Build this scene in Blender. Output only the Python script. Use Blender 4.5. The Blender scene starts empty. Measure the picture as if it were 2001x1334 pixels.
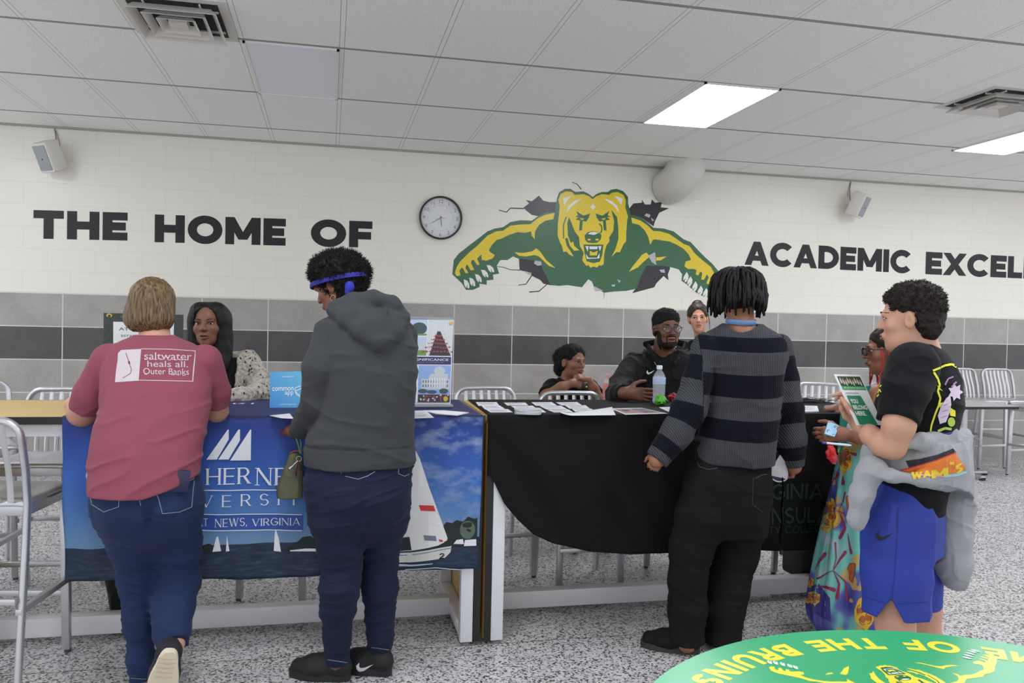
import bpy, bmesh, math, random
import numpy as np
from mathutils import Vector, Matrix, geometry
R = math.radians
S = bpy.context.scene
COL = S.collection
random.seed(7)

# ------------------------------------------------------------------ camera, world, exposure, light panels
F_PX, YAW, PIT, ROLL, CAM_H = 1603.0, .2194, .0219, .0218, 1.48
def cam_basis():
    cy, sy, cp, sp, cr, sr = math.cos(YAW), math.sin(YAW), math.cos(PIT), math.sin(PIT), math.cos(ROLL), math.sin(ROLL)
    right = Vector((cy, -sy, 0)); fwd0 = Vector((sy, cy, 0)); up0 = Vector((0, 0, 1))
    fwd = fwd0 * cp - up0 * sp
    up = fwd0 * sp + up0 * cp
    return right * cr + up * sr, up * cr - right * sr, fwd
RT, UP, FW = cam_basis()
cam_data = bpy.data.cameras.new('camera'); cam = bpy.data.objects.new('camera', cam_data); COL.objects.link(cam)
cam_data.sensor_width = 36.0; cam_data.lens = F_PX / 2001.0 * 36.0; cam_data.clip_start = .05
# the true image axes: a pixel (px,py) sees along FW + a*Rx + b*Ux
Rx = RT; Ux = UP
cam.matrix_world = Matrix(((Rx.x, Ux.x, -FW.x, 0), (Rx.y, Ux.y, -FW.y, 0), (Rx.z, Ux.z, -FW.z, CAM_H), (0, 0, 0, 1)))
S.camera = cam
def ray(px, py):
    a = (px - 1000.5) / F_PX; b = (667 - py) / F_PX
    cr, sr = math.cos(ROLL), math.sin(ROLL)
    a, b = cr * a - sr * b, sr * a + cr * b
    cp, sp = math.cos(PIT), math.sin(PIT)
    y = cp + sp * b; z = -sp + cp * b
    cy, sy = math.cos(YAW), math.sin(YAW)
    return Vector((cy * a + sy * y, -sy * a + cy * y, z))
def at(px, py, Y):                      # the point of the vertical plane y=Y seen at a pixel
    r = ray(px, py); return Vector((0, 0, CAM_H)) + r * (Y / r.y)
def atz(px, py, Z):                     # the point of the level plane z=Z seen at a pixel
    r = ray(px, py); return Vector((0, 0, CAM_H)) + r * ((Z - CAM_H) / r.z)
S.view_settings.view_transform = 'Standard'; S.view_settings.look = 'None'
S.view_settings.gamma = 1.0; S.view_settings.use_curve_mapping = False
S.view_settings.exposure = 0.68
W = bpy.data.worlds.new('world'); S.world = W; W.use_nodes = True
W.node_tree.nodes['Background'].inputs[0].default_value = (.80, .82, .86, 1)
W.node_tree.nodes['Background'].inputs[1].default_value = 1
D = 8.3346          # back wall
ZC = 3.2013         # ceiling
PANEL = 12

# ------------------------------------------------------------------ helpers
def lin(c):
    return tuple((x / 255 / 12.92 if x <= 10.3 else ((x / 255 + .055) / 1.055) ** 2.4) for x in c)
_mats = {}
class NT:
    def __init__(self, m): self.t = m.node_tree; self.n = self.t.nodes; self.b = self.n['Principled BSDF']
    def node(self, typ, **kw):
        x = self.n.new('ShaderNode' + typ)
        for k, v in kw.items():
            if k.startswith('i_'): x.inputs[k[2:].replace('_', ' ')].default_value = v
            elif k.startswith('n_'): x.inputs[int(k[2:])].default_value = v
            else: setattr(x, k, v)
        return x
    def link(self, a, b): self.t.links.new(a, b)
    def math(self, op, a, b=None, clamp=False):
        x = self.n.new('ShaderNodeMath'); x.operation = op; x.use_clamp = clamp
        for i, v in enumerate((a, b)):
            if v is None: continue
            if isinstance(v, (int, float)): x.inputs[i].default_value = v
            else: self.link(v, x.inputs[i])
        return x.outputs[0]
    def mix(self, f, a, b):
        x = self.n.new('ShaderNodeMix'); x.data_type = 'RGBA'
        for s, v in ((x.inputs[0], f), (x.inputs[6], a), (x.inputs[7], b)):
            if isinstance(v, (int, float)): s.default_value = v
            elif isinstance(v, (tuple, list)): s.default_value = (*v[:3], 1)
            else: self.link(v, s)
        return x.outputs[2]
    def ramp(self, f, stops, const=False):
        x = self.n.new('ShaderNodeValToRGB'); r = x.color_ramp
        if const: r.interpolation = 'CONSTANT'
        while len(r.elements) < len(stops): r.elements.new(.5)
        for e, (p, c) in zip(r.elements, stops): e.position = p; e.color = (*c[:3], 1)
        self.link(f, x.inputs[0]); return x.outputs[0]
    def obj(self): return self.node('TexCoord').outputs['Object']
    def sep(self, v):
        x = self.node('SeparateXYZ'); self.link(v, x.inputs[0]); return x.outputs
    def comb(self, x, y, z=0.0):
        c = self.node('CombineXYZ')
        for i, v in enumerate((x, y, z)):
            if isinstance(v, (int, float)): c.inputs[i].default_value = v
            else: self.link(v, c.inputs[i])
        return c.outputs[0]
    def noise(self, v, scale, detail=3, rough=.5):
        x = self.node('TexNoise', i_Scale=scale, i_Detail=detail, i_Roughness=rough); self.link(v, x.inputs['Vector']); return x.outputs[0]
    def bump(self, h, strength=.3, dist=.002):
        x = self.node('Bump', i_Strength=strength, i_Distance=dist); self.link(h, x.inputs['Height']); self.link(x.outputs[0], self.b.inputs['Normal'])
    def color(self, c):
        self.link(c, self.b.inputs['Base Color'])
def mat(name, rgb=(128, 128, 128), rough=.6, metal=0.0, bump=None, vary=None, spec=None, emit=None, trans=0.0, alpha=1.0, sheen=0.0):
    if name in _mats: return _mats[name]
    m = bpy.data.materials.new(name); m.use_nodes = True; _mats[name] = m
    t = NT(m); c = lin(rgb); b = t.b
    b.inputs['Base Color'].default_value = (*c, 1); b.inputs['Roughness'].default_value = rough; b.inputs['Metallic'].default_value = metal
    if spec is not None: b.inputs['Specular IOR Level'].default_value = spec
    if trans: b.inputs['Transmission Weight'].default_value = trans
    if alpha < 1: b.inputs['Alpha'].default_value = alpha
    if sheen: b.inputs['Sheen Weight'].default_value = sheen
    if emit: b.inputs['Emission Color'].default_value = (*lin(emit[0]), 1); b.inputs['Emission Strength'].default_value = emit[1]
    if vary:                            # cloth and stone are never one flat colour: (scale, amount)
        n = t.noise(t.obj(), vary[0], 4)
        k = t.math('MULTIPLY_ADD', n, 2 * vary[1]); t.n[-1].inputs[2].default_value = 1 - vary[1]
        v = t.node('VectorMath', operation='SCALE'); v.inputs[0].default_value = c; t.link(k, v.inputs['Scale']); t.color(v.outputs[0])
    if bump:                            # (scale, strength, distance)
        t.bump(t.noise(t.obj(), bump[0], 3), bump[1], bump[2])
    return m
def tag(o, label=None, cat=None, group=None, kind=None):
    for k, v in (('label', label), ('category', cat), ('group', group), ('kind', kind)):
        if v: o[k] = v
    return o
def empty(name, loc=(0, 0, 0), rz=0.0):
    o = bpy.data.objects.new(name, None); COL.objects.link(o); o.location = loc; o.rotation_euler[2] = rz; o.empty_display_size = .1
    return o
def copy_tree(o, parent=None):
    c = o.copy(); COL.objects.link(c)
    if parent: c.parent = parent
    for ch in list(o.children): copy_tree(ch, c)
    return c
class MB:
    def __init__(self): self.v = []; self.f = []; self.m = []; self.cur = 0
    def add(self, vs, fs):
        o = len(self.v); self.v += [tuple(x) for x in vs]
        for f in fs: self.f.append(tuple(i + o for i in f)); self.m.append(self.cur)
        return self
    def mi(self, i): self.cur = i; return self
    def box(self, x0, x1, y0, y1, z0, z1, b=0.0, M=None):
        if b:
            bm = bmesh.new(); bmesh.ops.create_cube(bm, size=1)
            for v in bm.verts: v.co = Vector((x0 + (v.co.x + .5) * (x1 - x0), y0 + (v.co.y + .5) * (y1 - y0), z0 + (v.co.z + .5) * (z1 - z0)))
            bmesh.ops.bevel(bm, geom=list(bm.edges), offset=b, segments=2, profile=.5, affect='EDGES')
            bm.verts.index_update()
            vs = [v.co.copy() for v in bm.verts]; fs = [[v.index for v in f.verts] for f in bm.faces]; bm.free()
        else:
            vs = [Vector((x, y, z)) for x in (x0, x1) for y in (y0, y1) for z in (z0, z1)]
            fs = [(0, 1, 3, 2), (4, 6, 7, 5), (0, 4, 5, 1), (2, 3, 7, 6), (0, 2, 6, 4), (1, 5, 7, 3)]
        if M is not None: vs = [M @ v for v in vs]
        return self.add(vs, fs)
    def tube(self, pts, r, n=10, flat=None, caps=True, up=None):
        # pts polyline; r radius or list; flat=(ru, rv) multipliers along/against the reference up vector
        pts = [Vector(p) for p in pts]; k = len(pts)
        rs = r if isinstance(r, (list, tuple)) else [r] * k
        tang = [(pts[min(i + 1, k - 1)] - pts[max(i - 1, 0)]).normalized() for i in range(k)]
        ref = Vector(up) if up else (Vector((0, 0, 1)) if abs(tang[0].z) < .9 else Vector((0, 1, 0)))
        vs = []
        u = (ref - tang[0] * ref.dot(tang[0])).normalized()
        for i in range(k):
            u = (u - tang[i] * u.dot(tang[i])).normalized(); w = tang[i].cross(u)
            fu, fw = flat or (1, 1)
            for j in range(n):
                a = 2 * math.pi * j / n
                vs.append(pts[i] + u * (math.cos(a) * rs[i] * fu) + w * (math.sin(a) * rs[i] * fw))
        fs = [(i * n + j, i * n + (j + 1) % n, (i + 1) * n + (j + 1) % n, (i + 1) * n + j) for i in range(k - 1) for j in range(n)]
        if caps: fs += [tuple(range(n))[::-1], tuple((k - 1) * n + j for j in range(n))]
        return self.add(vs, fs)
    def lathe(self, prof, n=32, M=None):   # prof: (r, z) list
        vs = []; fs = []
        for r, z in prof:
            for j in range(n):
                a = 2 * math.pi * j / n; vs.append(Vector((r * math.cos(a), r * math.sin(a), z)))
        k = len(prof)
        for i in range(k - 1):
            for j in range(n): fs.append((i * n + j, i * n + (j + 1) % n, (i + 1) * n + (j + 1) % n, (i + 1) * n + j))
        if prof[0][0] > 1e-5: fs.append(tuple(range(n))[::-1])
        if prof[-1][0] > 1e-5: fs.append(tuple((k - 1) * n + j for j in range(n)))
        if M is not None: vs = [M @ v for v in vs]
        return self.add(vs, fs)
    def prism(self, poly, z0, z1, M=None):  # polygon in xy extruded
        n = len(poly); vs = [Vector((x, y, z)) for z in (z0, z1) for x, y in poly]
        fs = [tuple(range(n))[::-1], tuple(range(n, 2 * n))] + [(i, (i + 1) % n, n + (i + 1) % n, n + i) for i in range(n)]
        if M is not None: vs = [M @ v for v in vs]
        return self.add(vs, fs)
    def sphere(self, c, r, n=16, M=None):
        rr = r if isinstance(r, (tuple, list)) else (r, r, r)
        vs = []; fs = []; k = n // 2
        for i in range(k + 1):
            t = math.pi * i / k
            for j in range(n):
                a = 2 * math.pi * j / n
                v = Vector((rr[0] * math.sin(t) * math.cos(a), rr[1] * math.sin(t) * math.sin(a), rr[2] * math.cos(t)))
                if M is not None: v = M @ v
                vs.append(v + Vector(c))
        for i in range(k):
            for j in range(n): fs.append((i * n + j, (i + 1) * n + j, (i + 1) * n + (j + 1) % n, i * n + (j + 1) % n))
        return self.add(vs, fs)
    def grid(self, fn, nu, nv):
        vs = [fn(i / nu, j / nv) for i in range(nu + 1) for j in range(nv + 1)]
        fs = [(i * (nv + 1) + j, (i + 1) * (nv + 1) + j, (i + 1) * (nv + 1) + j + 1, i * (nv + 1) + j + 1) for i in range(nu) for j in range(nv)]
        return self.add(vs, fs)
    def build(self, name, mats, parent=None, smooth=True, angle=40, loc=None):
        me = bpy.data.meshes.new(name); me.from_pydata(self.v, [], self.f); me.update()
        bm = bmesh.new(); bm.from_mesh(me); bmesh.ops.remove_doubles(bm, verts=bm.verts, dist=1e-6)
        if not getattr(self, 'keep', 0): bmesh.ops.recalc_face_normals(bm, faces=bm.faces)
        if len(bm.faces) == len(self.m): pass
        bm.to_mesh(me); bm.free()
        ms = mats if isinstance(mats, (list, tuple)) else [mats]
        for m in ms: me.materials.append(m)
        if len(ms) > 1 and len(me.polygons) == len(self.m): me.polygons.foreach_set('material_index', self.m)
        if smooth:
            me.polygons.foreach_set('use_smooth', [True] * len(me.polygons))
            try: me.set_sharp_from_angle(angle=R(angle))
            except Exception: pass
        o = bpy.data.objects.new(name, me); COL.objects.link(o)
        if parent: o.parent = parent
        if loc is not None: o.location = loc
        return o

# ---- flat printed shapes (letters, emblems): polygons in (u, v), laid on a surface through a mapping
def _quad(a, b, c, d): return [a, b, c, d]
def glyph(ch, w, serif=False):
    """stroke letter, cap height 1; returns (polygons, advance)"""
    t = w * (.42 if serif else 1.0); P = []
    def V(x0, y0, x1, y1, ww=w):
        L = math.hypot(x1 - x0, y1 - y0); hw = ww / 2 * L / abs(y1 - y0)
        P.append([(x0 - hw, y0), (x0 + hw, y0), (x1 + hw, y1), (x1 - hw, y1)])
    def Hh(x0, x1, y, ww=None):
        ww = t if ww is None else ww; P.append([(x0, y - ww / 2), (x1, y - ww / 2), (x1, y + ww / 2), (x0, y + ww / 2)])
    def A(cx, cy, rx, ry, a0, a1, wx=None, wy=None, n=28):
        wx = w if wx is None else wx; wy = t if wy is None else wy
        for i in range(n):
            p = R(a0 + (a1 - a0) * i / n); q = R(a0 + (a1 - a0) * (i + 1) / n)
            P.append([(cx + rx * math.cos(p), cy + ry * math.sin(p)), (cx + rx * math.cos(q), cy + ry * math.sin(q)),
                      (cx + (rx - wx) * math.cos(q), cy + (ry - wy) * math.sin(q)), (cx + (rx - wx) * math.cos(p), cy + (ry - wy) * math.sin(p))])
    def sf(x, y, k=None):
        if serif: s = w * .95; P.append([(x - s, y), (x + s, y), (x + s, y + t * .6), (x - s, y + t * .6)] if y < .5 else [(x - s, y - t * .6), (x + s, y - t * .6), (x + s, y), (x - s, y)])
    h = w / 2; W_ = .8
    if ch == 'T': W_ = .85; V(W_ / 2, 0, W_ / 2, 1); Hh(0, W_, 1 - t / 2); sf(W_ / 2, 0)
    elif ch == 'H': W_ = .92; V(h, 0, h, 1); V(W_ - h, 0, W_ - h, 1); Hh(h, W_ - h, .5); [sf(x, y) for x in (h, W_ - h) for y in (0, 1)]
    elif ch == 'E': W_ = .72; V(h, 0, h, 1); Hh(0, W_, t / 2); Hh(0, W_ * .93, .5); Hh(0, W_, 1 - t / 2); sf(h, 0); sf(h, 1)
    elif ch == 'F': W_ = .72; V(h, 0, h, 1); Hh(0, W_ * .95, .45); Hh(0, W_, 1 - t / 2); sf(h, 0)
    elif ch == 'L': W_ = .66; V(h, 0, h, 1); Hh(0, W_, t / 2); sf(h, 1)
    elif ch == 'I': W_ = w; V(h, 0, h, 1); sf(h, 0); sf(h, 1)
    elif ch in 'OQ': W_ = 1.08; A(W_ / 2, .5, W_ / 2, .52, 0, 360, n=48)
    elif ch == 'C': W_ = .98; A(.54, .5, .54, .52, 42, 318, n=40)
    elif ch == 'G': W_ = 1.0; A(.54, .5, .54, .52, 42, 340, n=40); Hh(.56, 1.02, .45, max(t, w * .8)); V(1.02 - h, .18, 1.02 - h, .5)
    elif ch == 'D': W_ = .92; V(h, 0, h, 1); A(.36, .5, W_ - .36, .5, -90, 90); Hh(0, .38, t / 2); Hh(0, .38, 1 - t / 2)
    elif ch == 'M': W_ = 1.12; V(h, 0, h, 1, t if serif else w); V(W_ - h, 0, W_ - h, 1); V(W_ / 2, .18, h, 1, w * .9); V(W_ / 2, .18, W_ - h, 1, t * .9); sf(h, 0); sf(W_ - h, 0)
    elif ch == 'N': W_ = .95; V(h, 0, h, 1, t); V(W_ - h, 0, W_ - h, 1, t); V(W_ - h, 0, h, 1, w * .95); sf(h, 0); sf(h, 1); sf(W_ - h, 1)
    elif ch == 'A': W_ = 1.02; V(h, 0, W_ / 2, 1, t); V(W_ - h, 0, W_ / 2, 1); Hh(.25, W_ - .25, .3, t * .8); sf(h, 0); sf(W_ - h, 0)
    elif ch == 'V': W_ = .98; V(W_ / 2, 0, h, 1); V(W_ / 2, 0, W_ - h, 1, t); sf(h, 1); sf(W_ - h, 1)
    elif ch == 'W': W_ = 1.36; V(.4, 0, h, 1); V(.4, 0, .68, 1, t); V(.96, 0, .68, 1); V(.96, 0, W_ - h, 1, t); sf(h, 1); sf(W_ - h, 1)
    elif ch == 'X': W_ = .98; V(h, 0, W_ - h, 1, t); V(W_ - h, 0, h, 1)
    elif ch == 'Y': W_ = .95; V(W_ / 2, 0, W_ / 2, .48); V(W_ / 2, .4, h, 1); V(W_ / 2, .4, W_ - h, 1, t); sf(W_ / 2, 0)
    elif ch in 'RPB':
        W_ = .78; V(h, 0, h, 1); y0 = .44 if ch != 'B' else .48
        A(.38, (1 + y0) / 2, W_ - .42, (1 - y0) / 2, -90, 90); Hh(0, .4, 1 - t / 2); Hh(0, .4, y0 + t / 2)
        if ch == 'R': V(W_ - h * .6, 0, .38, y0 + t); sf(W_ - h * .6, 0)
        if ch == 'B': A(.38, y0 / 2 + t / 4, W_ - .38, y0 / 2 + t / 4, -90, 90); Hh(0, .4, t / 2)
        sf(h, 0); sf(h, 1) if serif else None
    elif ch == 'S': W_ = .72; r = .28; A(W_ / 2, 1 - r, W_ / 2, r, 25, 270, w, t); A(W_ / 2, r, W_ / 2, r, -155, 90, w, t)
    elif ch == 'U': W_ = .88; V(h, .4, h, 1); V(W_ - h, .4, W_ - h, 1, t if serif else w); A(W_ / 2, .4, W_ / 2, .42, 180, 360, w, t); sf(h, 1); sf(W_ - h, 1)
    elif ch == '.': W_ = w; P.append([(0, 0), (w, 0), (w, w), (0, w)])
    elif ch == ',': W_ = w; P.append([(0, -.15), (w, .05), (w, w), (0, w)])
    elif ch == '-': W_ = .4; Hh(0, .4, .42, w)
    elif ch == '2': W_ = .62; A(.31, .7, .31, .3, 0, 180); V(.08, .1, .56, .66); Hh(0, .62, t / 2)
    elif ch == ' ': return [], .45
    return P, W_
def word(text, w, gap=.14, serif=False):
    P = []; x = 0
    for ch in text:
        g, a = glyph(ch, w, serif)
        P += [[(px + x, py) for px, py in q] for q in g]; x += a + gap
    return P, x - gap
def fit(text, w, u0, u1, v0, v1, gap=.14, serif=False):
    P, L = word(text, w, gap, serif)
    return [[(u0 + x / L * (u1 - u0), v0 + y * (v1 - v0)) for x, y in q] for q in P]
def text_polys(s, size, align='LEFT', bold=0.0, spacing=1.0):
    cu = bpy.data.curves.new('t', 'FONT'); cu.body = s; cu.size = size; cu.align_x = align; cu.offset = bold; cu.space_character = spacing
    cu.resolution_u = 4
    o = bpy.data.objects.new('t', cu); COL.objects.link(o)
    dg = bpy.context.evaluated_depsgraph_get(); dg.update()
    me = o.evaluated_get(dg).to_mesh()
    P = [[(me.vertices[i].co.x, me.vertices[i].co.y) for i in p.vertices] for p in me.polygons]
    o.evaluated_get(dg).to_mesh_clear()
    bpy.data.objects.remove(o); bpy.data.curves.remove(cu)
    return P
def shift(P, du, dv, s=1.0): return [[(du + x * s, dv + y * s) for x, y in q] for q in P]
def rect(u0, u1, v0, v1): return [[(u0, v0), (u1, v0), (u1, v1), (u0, v1)]]
def ell(cx, cy, rx, ry, n=28, rot=0.0):
    c, s = math.cos(rot), math.sin(rot)
    return [[(cx + rx * math.cos(a) * c - ry * math.sin(a) * s, cy + rx * math.cos(a) * s + ry * math.sin(a) * c) for a in [2 * math.pi * i / n for i in range(n)]]]
def stroke(pts, w0, w1=None):
    w1 = w0 if w1 is None else w1; P = []; n = len(pts) - 1
    for i in range(n):
        (x0, y0), (x1, y1) = pts[i], pts[i + 1]; L = math.hypot(x1 - x0, y1 - y0) or 1
        nx, ny = -(y1 - y0) / L, (x1 - x0) / L; a = (w0 + (w1 - w0) * i / n) / 2; b = (w0 + (w1 - w0) * (i + 1) / n) / 2
        P.append([(x0 + nx * a, y0 + ny * a), (x0 - nx * a, y0 - ny * a), (x1 - nx * b, y1 - ny * b), (x1 + nx * b, y1 + ny * b)])
    return P
def printed(name, layers, mapper, parent=None, cell=None, lift=.0005):
    """layers: [(material, polygons)], later layers lie a hair above earlier ones; mapper(u, v, h) -> point"""
    vs = []; fs = []; mi = []; mats = []
    for li, (m, polys) in enumerate(layers):
        if m not in mats: mats.append(m)
        bm = bmesh.new()
        for qi, q in enumerate(polys):
            pts = [Vector((x, y, 0)) for x, y in q]
            tv = [bm.verts.new((x, y, (qi % 40) * 8e-6)) for x, y in q]
            for tri in ([(0, 1, 2)] if len(q) == 3 else geometry.tessellate_polygon([pts])):
                try: bm.faces.new([tv[i] for i in tri])
                except ValueError: pass
        bmesh.ops.delete(bm, geom=[v for v in bm.verts if not v.link_faces], context='VERTS')
        bmesh.ops.recalc_face_normals(bm, faces=bm.faces) if False else None
        if cell:
            xs = [v.co.x for v in bm.verts]; ys = [v.co.y for v in bm.verts]
            for ax, lo, hi in ((0, min(xs), max(xs)), (1, min(ys), max(ys))):
                k = math.ceil(lo / cell)
                while k * cell < hi:
                    co = Vector((0, 0, 0)); co[ax] = k * cell; no = Vector((0, 0, 0)); no[ax] = 1
                    bmesh.ops.bisect_plane(bm, geom=bm.verts[:] + bm.edges[:] + bm.faces[:], plane_co=co, plane_no=no); k += 1
        bm.verts.index_update(); o = len(vs); h = lift * (li + 1)
        pts = [mapper(v.co.x, v.co.y, h + v.co.z) for v in bm.verts]
        for f in bm.faces:
            ids = [v.index for v in f.verts]
            if any(pts[i] is None for i in ids) or f.calc_area() < 1e-10: continue
            if f.normal.z < 0: ids = ids[::-1]
            fs.append([i + o for i in ids]); mi.append(mats.index(m))
        vs += [p if p is not None else Vector((0, 0, 0)) for p in pts]; bm.free()
    used = sorted({i for f in fs for i in f}); re = {i: k for k, i in enumerate(used)}
    me = bpy.data.meshes.new(name); me.from_pydata([tuple(vs[i]) for i in used], [], [[re[i] for i in f] for f in fs]); me.update()
    for m in mats: me.materials.append(m)
    me.polygons.foreach_set('material_index', mi)
    o = bpy.data.objects.new(name, me); COL.objects.link(o)
    if parent: o.parent = parent
    return o

# ------------------------------------------------------------------ the room
def brick(t, vec, w, h, off, mortar, smooth=.1):
    b = t.node('TexBrick', offset=off, squash=1.0); b.inputs['Scale'].default_value = 1.0
    b.inputs['Mortar Size'].default_value = mortar; b.inputs['Mortar Smooth'].default_value = smooth
    b.inputs['Brick Width'].default_value = w; b.inputs['Row Height'].default_value = h; t.link(vec, b.inputs['Vector'])
    b.inputs['Color1'].default_value = (1, 1, 1, 1); b.inputs['Color2'].default_value = (.9, .9, .9, 1); b.inputs['Mortar'].default_value = (0, 0, 0, 1)
    return b
TILE_TOP = 1.665
XT, XC = -2.4128, -2.3896
def m_block():
    m = mat('painted_block', (222, 221, 217), .34); t = NT(m); o = t.sep(t.obj())
    v = t.comb(t.math('ADD', o[0], .113), t.math('ADD', o[2], -TILE_TOP + 2.03))
    b = brick(t, v, .4064, .2032, .5, .006, .35)
    n = t.noise(t.obj(), 90, 3)
    h = t.math('MULTIPLY_ADD', n, .22); t.link(t.math('SUBTRACT', 1, b.outputs['Fac']), t.n[-2].inputs[2]) if False else None
    hh = t.math('ADD', t.math('MULTIPLY', n, .35), t.math('MULTIPLY', b.outputs['Fac'], -1.0))
    t.bump(hh, .4, .003)
    t.color(t.mix(t.math('MULTIPLY', b.outputs['Fac'], .12), lin((226, 223, 213)), lin((196, 192, 182))))
    return m
def m_tile():
    m = mat('wall_tile', (150, 147, 145), .38); t = NT(m); o = t.sep(t.obj())
    v = t.comb(t.math('ADD', o[0], -XT + 61 * .6096), t.math('ADD', o[2], -TILE_TOP + 61 * .305))
    b = brick(t, v, .6096, .305, 0, .0045, .05); b.inputs['Color2'].default_value = (.93, .93, .93, 1)
    dark = t.math('MULTIPLY', t.math('LESS_THAN', o[2], TILE_TOP - .305), t.math('GREATER_THAN', o[2], TILE_TOP - .61))
    n = t.noise(t.obj(), 3.5, 6, .62); n2 = t.noise(t.obj(), 60, 2)
    f = t.math('ADD', t.math('MULTIPLY', n, .7), t.math('MULTIPLY', n2, .3))
    light = t.ramp(f, [(.3, lin((143, 139, 135))), (.7, lin((168, 164, 160)))])
    drk = t.ramp(f, [(.3, lin((62, 61, 62))), (.7, lin((82, 81, 82)))])
    c = t.mix(dark, light, drk)
    mm = t.node('Mix', data_type='RGBA', blend_type='MULTIPLY'); mm.inputs[0].default_value = .5; t.link(c, mm.inputs[6]); t.link(b.outputs['Color'], mm.inputs[7])
    c2 = t.mix(b.outputs['Fac'], c, lin((205, 203, 200)))
    t.color(c2); t.bump(t.math('MULTIPLY', b.outputs['Fac'], -1), .3, .002)
    return m
def m_ceiling():
    m = mat('ceiling_tile', (205, 204, 202), .9); t = NT(m); o = t.sep(t.obj())
    v = t.comb(t.math('ADD', o[0], -XC + 61 * .6096), t.math('ADD', o[1], -(D - .5337) + 61 * 1.2192))
    b = brick(t, v, .6096, 1.2192, 0, .013, .0)
    edge = brick(t, v, .6096, 1.2192, 0, .017, .0)
    fy = t.math('PINGPONG', t.math('ADD', o[1], -(D - .5337) + 61 * 1.2192), .6096); row_shade = t.math('LESS_THAN', fy, .017)  # shadow line along each cross bar, painted into the tile colour
    n = t.noise(t.obj(), 150, 3, .6); n2 = t.noise(t.obj(), 45, 3, .6)
    pits = t.ramp(n, [(.36, (.80, .80, .80)), (.48, (1, 1, 1))])
    base = t.mix(.5, lin((240, 239, 237)), lin((240, 239, 237)))
    mm = t.node('Mix', data_type='RGBA', blend_type='MULTIPLY'); mm.inputs[0].default_value = 1; t.link(base, mm.inputs[6]); t.link(pits, mm.inputs[7])
    c = t.mix(edge.outputs['Fac'], mm.outputs[2], lin((168, 165, 161)))
    c = t.mix(b.outputs['Fac'], c, lin((238, 237, 234)))
    c = t.mix(t.math('MULTIPLY', row_shade, .8), c, lin((112, 109, 105)))
    t.color(c); t.bump(t.math('ADD', n2, t.math('MULTIPLY', edge.outputs['Fac'], 1.5)), .35, .004)
    return m
def m_floor():
    m = mat('terrazzo', (170, 166, 164), .27); t = NT(m); o = t.sep(t.obj())
    def vor(sc):
        x = t.node('TexVoronoi', i_Scale=sc); t.link(t.obj(), x.inputs['Vector']); return x
    a = vor(120); s = t.sep(a.outputs['Color'])
    n = t.noise(t.obj(), 140, 2)
    k = t.math('ADD', s[0], t.math('MULTIPLY', t.math('SUBTRACT', n, .5), .5))
    c = t.ramp(k, [(0, lin((62, 60, 62))), (.12, lin((108, 105, 107))), (.22, lin((158, 154, 156))), (.36, lin((196, 192, 194))), (.68, lin((214, 211, 213)))], True)
    big = t.noise(t.obj(), 1.3, 3)
    mm = t.node('Mix', data_type='RGBA', blend_type='MULTIPLY'); mm.inputs[0].default_value = 1; t.link(c, mm.inputs[6])
    t.link(t.ramp(big, [(.3, (.9, .895, .89)), (.7, (1, 1, 1))]), mm.inputs[7])
    v = t.comb(t.math('ADD', o[0], -4.73 + 28.8), t.math('ADD', o[1], -3.68 + 24))
    b = brick(t, v, 7.2, 2.4, 0, .0025, 0)
    t.color(t.mix(b.outputs['Fac'], mm.outputs[2], lin((62, 60, 59)))); return m
def plane_box(name, x0, x1, y0, y1, z0, z1, m):
    o = MB().box(x0, x1, y0, y1, z0, z1).build(name, m, smooth=False); tag(o, kind='structure'); return o
XL, XR, YF = -5.5, 11.5, -.8
plane_box('floor', XL, XR, YF, D, -.1, 0, m_floor())
plane_box('ceiling', XL, XR, YF, D, ZC, ZC + .1, m_ceiling())
plane_box('wall_back', XL, XR, D, D + .2, 0, ZC, m_block())
plane_box('trim_1', XL, XR, D - .012, D, 0, TILE_TOP, m_tile())
plane_box('trim_2', XL, XR, D - .016, D, TILE_TOP, TILE_TOP + .012, mat('tile_cap', (214, 212, 208), .4))
plane_box('trim_3', XL, XR, D - .02, D, ZC - .02, ZC, mat('wall_angle', (160, 157, 150), .6))

white = mat('white_enamel', (226, 226, 226), .35)
black = mat('black_plastic', (22, 22, 23), .45)
# ceiling lights
m_lit = mat('lit_diffuser', (255, 255, 255), .5, emit=((246, 250, 255), PANEL))
m_dead = mat('unlit_diffuser', (226, 229, 236), .35)
def ceiling_light(x, y, on, label, group=None, hx=.295, hy=.6):
    e = empty('ceiling_light', (x, y, ZC)); tag(e, label, 'ceiling light', group)
    f = MB()
    for a, b, c, d in ((-hx, hx, -hy, -hy + .016), (-hx, hx, hy - .016, hy), (-hx, -hx + .016, -hy, hy), (hx - .016, hx, -hy, hy)): f.box(a, b, c, d, -.012, .0)
    f.build('frame', white, e, smooth=False)
    MB().box(-hx + .014, hx - .014, -hy + .014, hy - .014, -.008, -.002).build('diffuser', m_lit if on else m_dead, e, smooth=False)
    return e
ceiling_light(2.836, 5.96, True, 'lit rectangular ceiling panel above the bear painting and ceiling duct')
ceiling_light(5.98, 6.08, True, 'lit rectangular ceiling panel cut off by the edge of the photo')
ceiling_light(-.262, 5.985, False, 'unlit smooth pale panel in the ceiling above the word HOME')
for y in (2.31,):
    for x in (-3.36, -.26, 2.84, 5.94, 9.04):
        ceiling_light(x, y, True, 'lit rectangular ceiling panel further back in the hall ceiling', 'ceiling lights over the rest of the hall')
for x in (-3.36, 9.04):
    ceiling_light(x, 5.97, True, 'lit rectangular ceiling panel further back in the hall ceiling', 'ceiling lights over the rest of the hall')
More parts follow.
